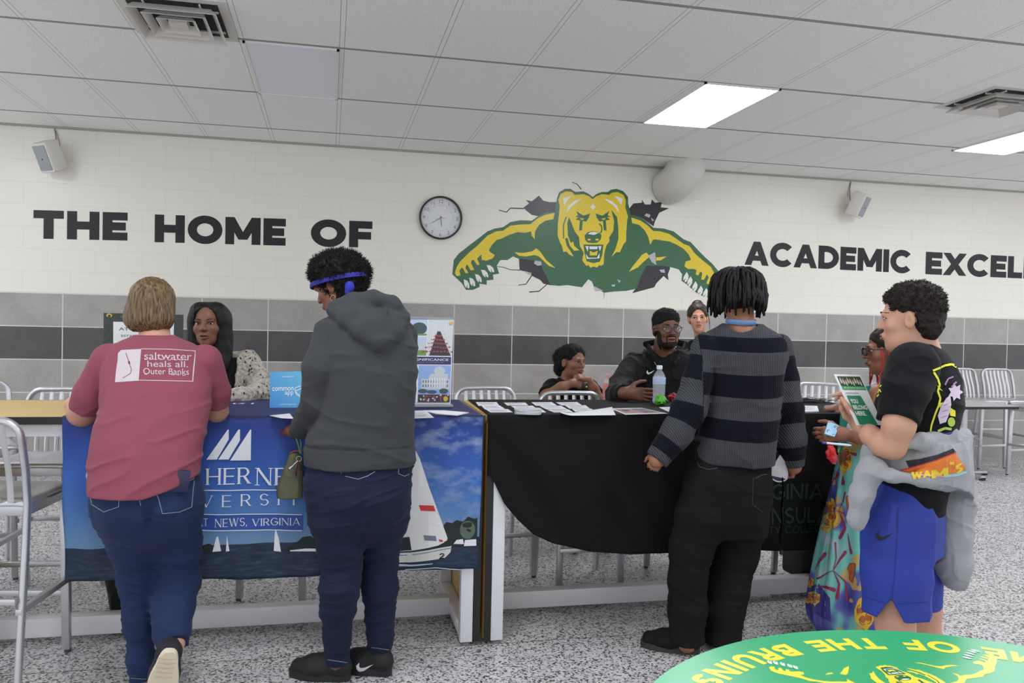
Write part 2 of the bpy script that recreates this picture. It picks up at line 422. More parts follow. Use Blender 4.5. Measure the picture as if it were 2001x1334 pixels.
# ceiling vents: stepped square cones around a square core
def ceiling_vent(x, y, hx, hy, label):
    e = empty('ceiling_vent', (x, y, ZC)); tag(e, label, 'ceiling vent')
    p = MB()
    def ring(a0, z0, a1, z1, mb):
        vs = []
        for a, z in ((a0, z0), (a1, z1)): vs += [(-hx * a, -hy * a, z), (hx * a, -hy * a, z), (hx * a, hy * a, z), (-hx * a, hy * a, z)]
        mb.add(vs, [(i, (i + 1) % 4, 4 + (i + 1) % 4, 4 + i) for i in range(4)])
    ring(1, -.004, .84, -.004, p); ring(.84, -.004, .82, -.001, p); ring(1, -.004, 1, 0, p)
    p.build('frame', mat('vent_enamel', (206, 203, 198), .4), e, smooth=False)
    MB().box(-hx * .84, hx * .84, -hy * .84, hy * .84, -.0015, -.0005).build('duct_shade_plate', mat('duct_shade', (38, 38, 40), .8), e, smooth=False)  # dark plate under the ceiling; its colour carries the shade inside the duct
    for a in (.80, .58, .36):
        b = MB(); ring(a, -.052, a - .115, -.012, b); ring(a, -.052, a - .006, -.054, b); ring(a - .006, -.054, a - .12, -.014, b)
        b.build('louver', mat('vent_enamel'), e, smooth=False)
    b = MB(); b.box(-hx * .17, hx * .17, -hy * .17, hy * .17, -.05, -.012); b.build('core', mat('vent_enamel'), e, smooth=False)
    b = MB()
    for sx in (-1, 1): b.box(sx * hx * .5 - .004, sx * hx * .5 + .004, -hy * .8, hy * .8, -.014, -.003); b.box(-hx * .8, hx * .8, sx * hy * .5 - .004, sx * hy * .5 + .004, -.014, -.003)
    b.build('support', mat('vent_enamel'), e, smooth=False)
ceiling_vent(-.875, 5.09, .295, .33, 'square stepped ceiling air vent above the words THE HOME')
ceiling_vent(4.78, 5.17, .30, .30, 'square stepped ceiling air vent near the cut off light panel')
# duct elbow coming out of the ceiling into the wall
e = MB(); pts = []
c0 = Vector((3.55, D - .42, ZC)); 
for i in range(13):
    a = R(90 * i / 12); pts.append((3.54 + .03 * i / 12, D - .44 + .46 * math.sin(a) * .95, ZC - .02 - .2 * (1 - math.cos(a)) * 1.15 + .02 * (1 - i / 12)))
pts = [(3.60, D - .36, ZC)] + [(3.60 - .05 * math.sin(R(a)), D - .36 + .34 * (1 - math.cos(R(a))), ZC - .04 - .17 * math.sin(R(a))) for a in range(0, 91, 9)] + [(3.545, D, ZC - .21)]
duct = e.tube(pts, .195, 32, up=(1, 0, 0)).build('duct_elbow', mat('duct_white', (205, 203, 197), .45)); tag(duct, 'bulging white round duct elbow where ceiling meets wall above the bear', 'duct')
# loudspeakers
def wall_speaker(x, z, turn, label):
    e = empty('wall_speaker', (x, D, z)); tag(e, label, 'loudspeaker')
    M = Matrix.Translation((0, -.17, 0)) @ Matrix.Rotation(turn, 4, 'Z') @ Matrix.Rotation(R(24), 4, 'X')
    MB().box(-.095, .095, -.075, .075, -.135, .135, .02, M).build('cabinet', mat('speaker_cream', (214, 211, 203), .5), e)
    MB().box(-.078, .078, -.081, -.07, -.112, .112, .004, M).build('grille', mat('speaker_grille', (150, 153, 160), .55, bump=(900, .5, .001)), e)
    MB().lathe([(0, 0), (.007, 0), (.007, .003), (0, .003)], 12, M @ Matrix.Translation((0, -.081, -.01)) @ Matrix.Rotation(R(90), 4, 'X')).build('badge', mat('badge_dark', (60, 60, 64), .4), e)
    s = 1 if turn < 0 else -1
    MB().tube([(0, -.005, -.02), (0, -.06, -.02), (0, -.11, -.02)], .02, 12).box(-.04, .04, -.012, 0, -.06, .03).build('bracket', mat('speaker_cream'), e)
    b = MB(); b.tube([(s * .02, -.05, .06), (s * .01, -.02, .13), (0, -.008, ZC - z - .1), (-s * .015, -.006, ZC - z)], .0045, 6); b.tube([(s * .05, -.05, .1), (s * .035, -.02, .16), (s * .0, -.008, ZC - z - .04)], .0035, 6)
    b.build('cable', mat('cable_grey', (130, 126, 118), .6), e)
wall_speaker(-2.485, 2.895, R(-38), 'grey and cream loudspeaker high on wall over the word THE')
wall_speaker(5.76, 2.895, R(38), 'grey and cream loudspeaker high on wall over the word ACADEMIC')
# clock
def wall_clock():
    e = empty('wall_clock', (1.085, D, 2.535)); tag(e, 'round black rimmed wall clock with white face beside the bear painting', 'clock')
    Rm = Matrix.Rotation(R(90), 4, 'X')
    MB().lathe([(.205, 0), (.219, .012), (.219, .042), (.211, .05), (.203, .05), (.200, .03), (.200, 0)], 56, Rm).build('rim', mat('clock_rim', (28, 29, 27), .35), e)
    MB().lathe([(0, .012), (.203, .012), (.203, .001), (0, .001)], 56, Rm).build('face', mat('clock_face', (216, 218, 222), .5), e)
    ink = mat('clock_ink', (40, 42, 44), .5)
    for k in range(1, 13):
        a = R(90 - 30 * k); P = shift(text_polys(str(k), .052, 'CENTER'), .168 * math.cos(a), .168 * math.sin(a) - .018)
        printed('numeral', [(ink, P)], lambda u, v, h: Vector((u, -.0125 - h, v)), e)
    P = []
    for k in range(60):
        a = R(6 * k); r0 = .128 if k % 5 else .122
        P += stroke([(r0 * math.cos(a), r0 * math.sin(a)), (.134 * math.cos(a), .134 * math.sin(a))], .002 if k % 5 else .004)
    printed('minute_track', [(ink, P)], lambda u, v, h: Vector((u, -.0125 - h, v)), e)
    def hand(nm, ang, L, back, w, y, m):
        a = R(ang); c, s = math.cos(a), math.sin(a)
        MB().prism([(-back, -w), (L * .75, -w * .8), (L, 0), (L * .75, w * .8), (-back, w)], 0, .002, Matrix.Translation((0, y, 0)) @ Rm @ Matrix.Rotation(a, 4, 'Z')).build(nm, m, e, smooth=False)
    hand('hour_hand', -82, .095, .02, .0045, -.016, ink); hand('minute_hand', 211, .125, .02, .0035, -.02, ink)
    hand('second_hand', -3, .055, .0, .0015, -.023, mat('clock_red', (150, 60, 58), .5))
    g = MB().lathe([(.0, .052), (.07, .05), (.14, .043), (.2015, .031)], 56, Rm).build('lens', mat('clock_lens', (255, 255, 255), .03, alpha=.12), e)
wall_clock()
# painted lettering on the blocks
def wallpt(u, v, h): return Vector((u, D - .0005 - h, v))
ink = mat('black_wall_paint', (22, 23, 27), .42, bump=(120, .3, .002), spec=.35)
def wall_word(text, x0, x1, z0, z1, w=.285, gap=.09): return fit(text, w, x0, x1, z0, z1, gap)
def px_word(text, x0, y0, x1, y1):       # a painted word from the corners of its first and last capital
    a = at(x0, y0, D); b = at(x1, y1, D); return a, b
for tx, (xa, ya), (xb, yb), hpx in (('THE', (65, 466), (249, 470), 0), ('HOME', (302, 473), (558, 480), 0), ('OF', (607, 480.5), (727, 484), 0)):
    a = at(xa, ya, D); b = at(xb, yb, D); z0 = (a.z + b.z) / 2; P = wall_word(tx, a.x, b.x, 0, .262)
    L1 = [[(u, v + a.z + (b.z - a.z) * (u - a.x) / (b.x - a.x)) for u, v in q] for q in P]
    tag(printed('wall_lettering', [(ink, L1)], wallpt), 'big black painted capitals %s on the white block wall' % tx, 'wall lettering', 'painted words on the wall')
for tx, (xa, ya), (xb, yb) in (('ACADEMIC', (1455, 517), (1780, 534)), ('EXCELLENCE', (1808, 535.5), (2176, 552))):
    a = at(xa, ya, D); b = at(xb, yb, D); P = wall_word(tx, a.x, b.x, 0, .262, .27, .06)
    L2 = [[(u, v + a.z + (b.z - a.z) * (u - a.x) / (b.x - a.x)) for u, v in q] for q in P]
    tag(printed('wall_lettering', [(ink, L2)], wallpt), 'big black painted capitals %s on the white block wall' % tx, 'wall lettering', 'painted words on the wall')
# painted bear emblem, traced in a 2001 x 929 sheet
def sheet(P): return [[(x, y) for x, y in q] for q in P]
def bear_map(u, v, h):
    p = at(860 + u / 3.573, 340 + v / 3.573, D); return Vector((p.x, D - .0005 - h, p.z))
G = mat('bear_green', (46, 96, 60), .3, bump=(120, .25, .002)); Yl = mat('bear_yellow', (220, 194, 36), .3, bump=(120, .25, .002))
Wt = mat('bear_white', (226, 226, 224), .35); Kb = mat('bear_black', (34, 33, 38), .3, bump=(120, .3, .002)); Gy = mat('bear_grey', (178, 178, 184), .4)
def mir(q): return [(2 * 1066 - x, y) for x, y in q][::-1]
black_bits = [[(580,235),(620,205),(600,180),(640,190),(690,150),(720,185),(760,195),(815,195),(815,275),(740,275),(690,295),(640,285),(610,262)],
 [(1320,240),(1350,205),(1410,200),(1408,178),(1430,212),(1470,212),(1478,176),(1500,200),(1550,195),(1540,232),(1600,238),(1530,270),(1500,330),(1490,365),(1440,330),(1400,300),(1325,290)],
 [(550,588),(660,595),(710,640),(745,720),(775,777),(720,765),(700,740),(640,710),(630,690),(590,680),(555,670)],
 [(1440,640),(1605,630),(1605,660),(1590,700),(1595,742),(1560,712),(1510,762),(1495,790),(1340,832),(1372,790),(1400,715)]]
lines = stroke([(410,252),(465,266),(490,238),(585,241)], 5, 9) + stroke([(920,55),(958,72),(985,107)], 4, 8) + stroke([(1565,184),(1590,155),(1638,158),(1641,144)], 4, 9) + stroke([(395,645),(440,650),(490,668),(560,670)], 4, 6) + stroke([(640,708),(600,768),(545,775)], 8, 5) + stroke([(745,770),(690,818),(622,823)], 6, 8) + stroke([(1145,822),(1143,872)], 5, 2)
body = [[(85,700),(95,600),(130,555),(200,500),(260,455),(330,400),(380,380),(440,370),(490,335),(560,322),(640,325),(690,290),(740,265),(800,265),(1335,285),(1400,300),(1450,340),(1490,375),(1560,380),(1630,400),(1700,455),(1750,475),(1800,530),(1850,580),(1900,625),(1945,680),(1925,760),(1890,862),(1840,855),(1800,835),(1770,815),(1745,790),(1715,765),(1685,745),(1690,700),(1665,665),(1610,650),(1560,640),(1440,640),(1400,720),(1370,800),(1300,815),(1210,820),(1145,828),(1075,790),(1060,750),(1035,735),(1010,765),(990,790),(890,775),(830,780),(770,775),(745,720),(720,660),(690,610),(600,595),(545,590),(510,575),(470,600),(420,600),(395,640),(412,695),(370,702),(372,738),(325,742),(325,772),(275,765),(275,788),(230,808),(180,808),(150,760)],
 [(815,170),(830,130),(870,103),(910,103),(945,125),(1000,120),(1040,140),(1065,160),(1090,140),(1130,125),(1170,125),(1190,110),(1230,103),(1280,120),(1312,160),(1312,200),(1332,290),(1320,400),(1300,500),(1250,560),(1200,580),(1140,650),(1070,662),(1000,645),(930,578),(870,545),(820,460),(815,330),(803,250)]]
arms = [[(800,270),(790,315),(735,325),(690,355),(662,400),(660,455),(640,430),(635,400),(590,410),(540,405),(480,425),(430,450),(395,460),(365,490),(340,530),(350,545),(382,565),(365,590),(320,605),(290,598),(288,562),(278,570),(258,590),(276,632),(258,635),(236,600),(222,600),(215,620),(238,668),(213,672),(192,632),(180,640),(176,655),(198,690),(178,692),(158,655),(148,655),(135,675),(142,708),(115,712),(103,690),(115,650),(140,610),(200,550),(260,500),(330,430),(390,400),(440,395),(490,360),(560,352),(630,350),(680,310),(730,285)],
 [(1335,303),(1400,325),(1450,360),(1485,396),(1540,400),(1600,418),(1650,452),(1700,488),(1740,502),(1780,556),(1830,600),(1890,648),(1918,700),(1905,755),(1880,772),(1858,762),(1876,720),(1862,700),(1842,738),(1822,735),(1830,690),(1816,680),(1802,708),(1784,700),(1790,670),(1770,662),(1730,662),(1705,642),(1715,610),(1752,600),(1735,560),(1700,522),(1650,492),(1600,470),(1560,465),(1500,455),(1484,460),(1467,493),(1453,440),(1430,395),(1390,355),(1340,342)],
 [(520,546),(580,550),(640,540),(672,518),(702,545),(740,600),(805,655),(760,642),(718,602),(690,575),(660,565),(600,575),(550,570)],
 [(1440,548),(1465,575),(1420,612),(1382,650),(1318,682),(1340,650),(1380,600),(1410,563)], [(1508,582),(1582,575),(1540,602),(1508,604)]]
face = [[(825,180),(840,140),(880,120),(920,125),(940,145),(1000,140),(1040,155),(1065,175),(1090,155),(1130,140),(1180,145),(1200,130),(1240,125),(1280,145),(1297,185),(1292,230),(1312,300),(1306,320),(1300,400),(1298,470),(1280,490),(1255,545),(1230,545),(1196,578),(1225,520),(1245,450),(1244,380),(1235,300),(1195,250),(1215,330),(1208,400),(1180,440),(1182,470),(1160,500),(1145,560),(1142,628),(1125,640),(1110,636),(1095,652),(1070,645),(1050,654),(1035,636),(1020,640),(1008,625),(992,600),(1002,550),(975,500),(970,440),(940,400),(920,350),(900,300),(888,340),(892,430),(912,480),(930,470),(935,500),(972,532),(935,535),(905,500),(890,445),(872,450),(884,500),(912,540),(932,577),(900,560),(882,540),(860,543),(850,500),(838,480),(820,430),(822,350),(830,280),(835,220)]]
eye = [(950,258),(1000,290),(1046,276),(1040,302),(1020,332),(992,326),(945,318),(968,300),(940,300),(962,288)]
eyin = [(972,306),(1008,312),(990,322)]; tear = [(975,325),(996,325),(990,392),(970,396)]
dark = [eye, mir(eye), tear, mir(tear)] + stroke([(1110,345),(1128,365),(1128,395),(1118,415)], 9) + [[(1008,430),(1030,405),(1065,398),(1105,405),(1126,425),(1122,455),(1100,478),(1065,482),(1030,478),(1012,458)], [(1000,492),(1140,492),(1132,560),(1115,612),(1070,622),(1022,608),(1008,550)]] + stroke([(880,300),(860,360),(862,450)], 8) 
wts = [[(1065,202),(1073,220),(1088,229),(1073,238),(1066,256),(1058,238),(1043,229),(1058,220)], [(878,275),(898,220),(940,185),(990,170),(962,192),(920,222)], [(858,170),(918,150),(885,190),(868,218)], mir([(878,275),(898,220),(940,185),(990,170),(962,192),(920,222)]), mir([(858,170),(918,150),(885,190),(868,218)]),
 [(1030,418),(1050,405),(1075,403),(1108,410),(1075,425)], [(1014,503),(1036,503),(1030,542)], [(1103,503),(1126,503),(1116,538)], [(1040,505),(1100,505),(1096,524),(1044,524)], [(1016,556),(1036,584),(1095,584),(1112,552),(1112,588),(1024,592)]]
nos = [[(1045,535),(1070,548),(1100,535),(1094,568),(1045,568)], eyin, mir(eyin)] + ell(1040, 458, 12, 7) + ell(1096, 458, 12, 7)
def claw(cx, cy, a, s=1.0): 
    c, k = math.cos(a), math.sin(a); q = [(-14,-34),(8,-20),(17,4),(14,30),(4,36),(-2,22),(6,6),(-2,14),(-10,30),(-18,6)]
    return [(cx + s * (x * c - y * k), cy + s * (x * k + y * c)) for x, y in q]
claws = [claw(185, 765, -.2), claw(225, 752, -.25), claw(268, 725, -.35), claw(312, 692, -.45), claw(352, 658, -.5)] + [claw(x, y, .45) for x, y in ((1718, 720), (1745, 750), (1780, 785), (1818, 815), (1855, 832))]
greys = [[(660,605),(705,610),(708,635),(680,640),(655,625)], [(582,675),(640,690),(625,706)], [(1440,275),(1468,285),(1460,305),(1425,290)], [(1470,305),(1495,322),(1480,330)], [(1450,570),(1500,545),(1508,635),(1478,615)], [(1530,668),(1565,665),(1570,690),(1540,685)], [(1235,735),(1262,745),(1250,760)], [(1195,772),(1222,770),(1218,785),(1200,785)], [(1075,782),(1138,815),(1080,818)]]
mural = printed('wall_mural', [(Kb, black_bits + lines), (G, body), (Yl, arms), (Yl, face), (G, dark), (Wt, wts), (Yl, nos), (Wt, claws), (Gy, greys)], bear_map, lift=.0004)
tag(mural, 'green and yellow roaring bear emblem painted bursting through the white wall', 'wall painting')

# ------------------------------------------------------------------ bar tables
TZ, TY0, TY1 = 1.057, 3.672, 4.40
gold = mat('gold_laminate', (206, 172, 98), .35, vary=(6, .05))
bl_edge = mat('black_edging', (24, 23, 22), .45)
frame_w = mat('white_powder_coat', (222, 222, 226), .32)
def bar_table(x0, x1, label, beam_y):
    e = empty('bar_table', ((x0 + x1) / 2, (TY0 + TY1) / 2, 0)); ox, oy = e.location.x, e.location.y
    tag(e, label, 'table'); x0 -= ox; x1 -= ox; y0, y1 = TY0 - oy, TY1 - oy; by = beam_y - oy
    m = MB(); m.box(x0, x1, y0 + .004, y1 - .004, TZ - .03, TZ); m.build('tabletop', gold, e, smooth=False)
    m = MB(); m.box(x0 - .002, x1 + .002, y0, y0 + .004, TZ - .031, TZ + .0005); m.box(x0 - .002, x1 + .002, y1 - .004, y1, TZ - .031, TZ + .0005)
    m.build('edge_band', bl_edge, e, smooth=False)
    m = MB(); m.box(x0 + .1, x1 - .1, y0 + .03, y0 + .07, TZ - .085, TZ - .03, .004); m.box(x0 + .1, x1 - .1, y1 - .07, y1 - .03, TZ - .085, TZ - .03, .004)
    m.build('apron', frame_w, e)
    for s, xa in ((1, x0), (-1, x1)):
        lo, hi = sorted((xa + s * .004, xa + s * .034))
        p = MB(); p.box(lo, hi, y0 + .006, y1 - .006, .022, TZ - .03); pe = p.build('end_panel', gold, e, smooth=False)
        for ya, yb in ((y0 + .001, y0 + .006), (y1 - .006, y1 - .001)): MB().box(lo - .001, hi + .001, ya, yb, .02, TZ - .03).build('edge_strip', bl_edge, pe, smooth=False)
        lo, hi = sorted((xa + s * .036, xa + s * .094))
        for a, b in ((y0 + .003, y0 + .053), (y1 - .053, y1 - .003)):
            p = MB(); p.box(lo, hi, a, b, .016, TZ - .03, .004); lg = p.build('leg', frame_w, e)
            MB().lathe([(.022, 0), (.022, .012), (.008, .014), (.008, .02)], 16, Matrix.Translation(((lo + hi) / 2, (a + b) / 2, 0))).build('glide', mat('glide_grey', (120, 118, 116), .5), lg)
        MB().box(lo, hi, y0 + .05, y1 - .05, .03, .085, .004).build('foot_bar', frame_w, e)
    MB().box(x0 + .09, x1 - .09, by - .035, by + .035, .018, .105, .004).build('stretcher', frame_w, e)
    return e
bar_table(-1.85, .700, 'long bar table with gold top and white frame under the blue sailing cloth', 4.07)
bar_table(.712, 2.86, 'bar table with white frame under the plain black hanging cloth', 4.10)

# ------------------------------------------------------------------ blue cloth with its print
def wav(x, a, f, p): return a * math.sin(f * x + p)
def blue_y(x, z):
    d = max(0, TZ - z); k = min(1, d / .25)
    y = TY0 - .009 - k * (.006 + wav(x, .006, 9, .4) + wav(x + .25 * z, .004, 23, 1) + wav(x - .3 * z, .003, 41, 2)) - .012 * k * d
    ed = max(0, 1 - (x + 1.06) / .25); y += ed * k * wav(x + .5 * z, .012, 30, 0)
    return y
def blue_zb(x): return .362 + .03 * max(0, -(x + .3)) ** 1.2 + .006 * math.sin(x * 7) + .012 * max(0, x - .35)
def blue_pt(u, v):
    x0, x1 = -1.06, .69
    s = v * 1.5
    if s < .72: return Vector((x0 + (x1 - x0) * u, TY1 - .004 - s, TZ + .0025))
    x = x0 + (x1 - x0) * u; k = (s - .72) / .78; r = .01
    z = TZ + .0025 - k * (TZ - blue_zb(x)); xx = x + (-.012 + .03 * (1 - u)) * k * 1
    return Vector((xx, blue_y(xx, z) - (0 if k > .02 else -.004), z))
def m_bluecloth():
    m = mat('sailing_print', (40, 90, 180), .62); t = NT(m); o = t.sep(t.obj())
    z = t.math('ADD', o[2], t.math('MULTIPLY', t.noise(t.obj(), 5, 3), .012))
    f = t.math('DIVIDE', z, 1.2)
    sky = t.ramp(f, [(.42, lin((108, 140, 172))), (.52, lin((80, 126, 182))), (.66, lin((46, 96, 176))), (.80, lin((31, 68, 150))), (.875, lin((24, 50, 126))), (.8815, lin((20, 32, 84)))])
    w = t.comb(t.math('MULTIPLY', o[0], 5), t.math('MULTIPLY', o[2], 9), 0.0)
    cl = t.noise(w, 1.5, 6, .6)
    right = t.ramp(o[0], [(.0, (0, 0, 0)), (.45, (1, 1, 1))])
    rb = t.sep(right)[0] if False else right
    cf = t.math('MULTIPLY', t.ramp(cl, [(.46, (0, 0, 0)), (.66, (1, 1, 1))]), .75)
    front = t.math('LESS_THAN', o[2], TZ - .004)
    cf = t.math('MULTIPLY', t.math('MULTIPLY', cf, right), front)
    sky = t.mix(cf, sky, lin((140, 158, 186)))
    sw = t.noise(t.comb(t.math('MULTIPLY', o[0], 6), t.math('MULTIPLY', o[2], 40), 0.0), 2, 5, .65)
    sea = t.ramp(sw, [(.35, lin((14, 28, 50))), (.55, lin((22, 45, 72))), (.72, lin((52, 76, 100)))])
    hz = t.math('ADD', t.math('MULTIPLY', o[0], -.004), .512)
    t.color(t.mix(t.math('LESS_THAN', o[2], hz), sky, sea))
    t.bump(t.noise(t.obj(), 14, 3), .25, .01)
    return m
g = MB().grid(blue_pt, 90, 100)
blue = g.build('tablecloth', m_bluecloth()); tag(blue, 'blue tablecloth printed with sky, sea and sailing boats', 'tablecloth')
sol = blue.modifiers.new('thickness', 'SOLIDIFY'); sol.thickness = .002; sol.offset = 1
def blue_map(u, v, h): return Vector((u, blue_y(u, v) - .004 - h, v))
def bp(px, py): p = at(px, py, 3.655); return (p.x, p.z)
def bpoly(*q): return [[bp(x, y) for x, y in q]]
cw = mat('print_white', (224, 228, 234), .6); ctree = mat('print_tree', (26, 38, 36), .7); csail = mat('print_sail', (222, 222, 222), .6); chull = mat('print_hull', (205, 205, 200), .6)
cdark = mat('print_navy', (24, 44, 104), .6); cred = mat('print_red', (202, 44, 52), .6); cband = mat('print_band', (40, 82, 160), .6); cgrey = mat('print_grey', (110, 120, 135), .6); clight = mat('print_cloudgrey', (180, 192, 205), .6)
def bword(tx, x0, x1, yb, yt, w=.15, gap=.2):     # serif capitals between two pixels of the cloth's front
    a = bp(x0, yb); b = bp(x1, yb); c = bp(x0, yt); return fit(tx, w, a[0], b[0], a[1], c[1], gap, True)
letters = bword('HER', 404, 488, 946, 914) + bword('NE', 500, 561, 948, 914) + bword('CHRISTOP', 168, 392, 945, 914) + bword('W', 568, 606, 948, 918) + bword('PORT', 612, 740, 948, 918)
letters += bword('VERSITY', 392, 624, 990, 967, .13, .75) + bword('UNI', 274, 370, 990, 967, .13, .75) + bword('RT', 388, 407, 1027, 1012, .14) + bword('NEWS,', 421, 483, 1028, 1012, .14) + bword('VIRGINIA', 493, 586, 1027, 1013, .14) + bword('NEWPO', 310, 382, 1027, 1012, .14)
sails3 = bpoly((404,897),(445,839),(447,839),(447,858),(424,897)) + bpoly((427,897),(466,839),(469,839),(469,860),(447,897)) + bpoly((450,899),(489,839),(491,839),(490,899))
rules = stroke([bp(250, 956), bp(560, 957)], .004) + stroke([bp(250, 1003), bp(590, 1004)], .0035) + stroke([bp(250, 1034), bp(590, 1035)], .0035)
band = bpoly((250,1004),(592,1005),(592,1034),(250,1034))
trees = bpoly((392,1077),(396,1064),(410,1060),(420,1066),(428,1072),(430,1077)) + bpoly((556,1076),(565,1066),(580,1058),(592,1048),(606,1046),(618,1052),(630,1050),(640,1060),(660,1062),(690,1072),(700,1076)) + bpoly((858,1066),(864,1030),(872,1020),(884,1022),(892,1016),(905,1018),(914,1008),(926,1012),(932,1010),(932,1066)) + bpoly((775,1072),(775,1060),(800,1050),(812,1060),(812,1072))
trees2 = ell(*bp(913, 1034), .035, .042, 20)
boats = bpoly((416,1076),(424,1047),(427,1046),(433,1075)) + bpoly((442,1076),(444,1045),(449,1075)) + bpoly((535,1076),(537,1040),(539,1034),(545,1052),(549,1077)) + bpoly((566,1074),(600,1070),(640,1070),(640,1075),(568,1076)) + bpoly((886,1062),(892,1054),(904,1052),(906,1062)) + bpoly((906,1066),(908,1054),(930,1052),(930,1065))
sail = bpoly((812,880),(820,895),(838,950),(858,1005),(876,1055),(856,1065),(800,1076),(760,1077),(768,1000),(785,930),(805,880))
hull = bpoly((740,1080),(800,1079),(882,1066),(880,1078),(868,1090),(800,1098),(752,1098))
hull_line = stroke([bp(745, 1084), bp(800, 1084), bp(881, 1070)], .004)
foam = stroke([bp(742, 1101), bp(800, 1104), bp(845, 1100)], .012, .004) + stroke([bp(792, 1112), bp(850, 1108), bp(900, 1112)], .004)
redp = bpoly((818,986),(847,987),(851,998),(822,997)); gr = bpoly((827,1044),(851,1046),(853,1056),(829,1054)); redb = bpoly((857,1053),(864,1054),(866,1058),(859,1058))
nu = fit('NU', .2, *(bp(781, 1000)[0], bp(799, 1000)[0]), bp(781, 1001)[1], bp(781, 982)[1]); two = fit('2', .2, bp(858, 1092)[0], bp(868, 1092)[0], bp(858, 1091)[1], bp(858, 1080)[1])
window = bpoly((772,1076),(774,1050),(800,1048),(804,1074))
pr = printed('cloth_print', [(cband, band), (ctree, trees), (mat('print_bush', (84, 104, 88), .7), trees2), (cw, boats), (csail, sail), (chull, hull), (cgrey, hull_line + gr), (clight, foam), (cred, redp + redb), (cdark, nu), (mat('print_black', (22, 24, 28), .6), two + window), (cw, sails3 + rules + letters)], blue_map, blue, cell=.05, lift=.0003)
# the print goes on over the flat top of the cloth
def top_map(u, v, h): return Vector((u, v, TZ + .0048 + h))
tp = []
for k, ch in enumerate('CHRISTOPHER'):
    tp += [[(-.62 + .085 * k + (x) * .07, 4.2 - y * .05) for x, y in q] for q in glyph(ch, .15, True)[0]]
printed('top_print', [(cw, tp)], top_map, blue)

# ------------------------------------------------------------------ black cloth
bx = [at(*p, 3.655) for p in ((950,930),(985,985),(1010,1015),(1040,1043),(1080,1062),(1150,1076),(1250,1080),(1400,1078),(1500,1074),(1555,1072))]
BXL, BXR = .715, 2.80
def black_y(x, z):
    d = max(0, TZ - z); k = min(1, d / .2)
    return TY0 - .012 - k * (.012 + wav(x - .5 * d, .012, 6.5, 1) + wav(x - .9 * d, .007, 15, 2.2) + wav(x - .6 * d, .004, 33, 0)) - .02 * k * d
def black_zb(x):
    px = [.700, .712] + [p.x for p in bx]; pz = [.95, .78] + [p.z for p in bx]
    px[2] = .73
    return float(np.interp(x, px, pz))
def black_pt(u, v):
    s = v * 1.6
    if s < .73:
        return Vector((.742 - .03 * s / .73 + (2.84 - .715) * u, TY1 - .002 - s, TZ + .003))
    k = (s - .73) / .87; x = BXL + (BXR - BXL) * u
    xb = BXL + (2.72 - BXL) * u
    xx = x + (xb - x) * k; z = TZ + .003 - k * (TZ - black_zb(xx))
    return Vector((xx, black_y(xx, z) + (.004 if k < .02 else 0), z))
cb = mat('black_cloth', (16, 16, 18), .8, bump=(14, .25, .012), spec=.2)
bk = MB().grid(black_pt, 130, 90).build('tablecloth', cb); tag(bk, 'black tablecloth hiked up at one corner with dark green lettering', 'tablecloth')
sol = bk.modifiers.new('thickness', 'SOLIDIFY'); sol.thickness = .002; sol.offset = 1
dg = mat('dark_green_print', (20, 44, 38), .7); pu = mat('print_purple', (62, 40, 92), .6)
def black_map(u, v, h): return Vector((u, black_y(u, v) - .004 - h, v))
def kp(px, py): p = at(px, py, 3.64); return (p.x, p.z)
def kword(tx, x0, x1, yb, yt, w=.16):
    a, b, c = kp(x0, yb), kp(x1, yb), kp(x0, yt); return fit(tx, w, a[0], b[0], a[1], c[1], .16)
kl = kword('GINIA', 1505, 1603, 975, 945) + kword('VIR', 1440, 1498, 975, 945) + kword('NINSULA', 1470, 1618, 1024, 992) + kword('PE', 1420, 1462, 1024, 992) + kword('COMMUNITY COLLEGE', 1405, 1612, 1045, 1030, .13)
disc = ell(*kp(1522, 922), .055, .045, 30); ring = stroke([(kp(1522, 922)[0] + .055 * math.cos(a), kp(1522, 922)[1] + .045 * math.sin(a)) for a in [2 * math.pi * i / 40 for i in range(41)]], .006)
tri = [[kp(1508, 882), kp(1522, 842), kp(1548, 882)]]
printed('cloth_print', [(dg, kl), (mat('print_green', (18, 84, 66), .7), tri), (pu, disc), (cw, ring + [[kp(1500, 922), kp(1502, 905), kp(1512, 905), kp(1512, 922)]])], black_map, bk, cell=.05)

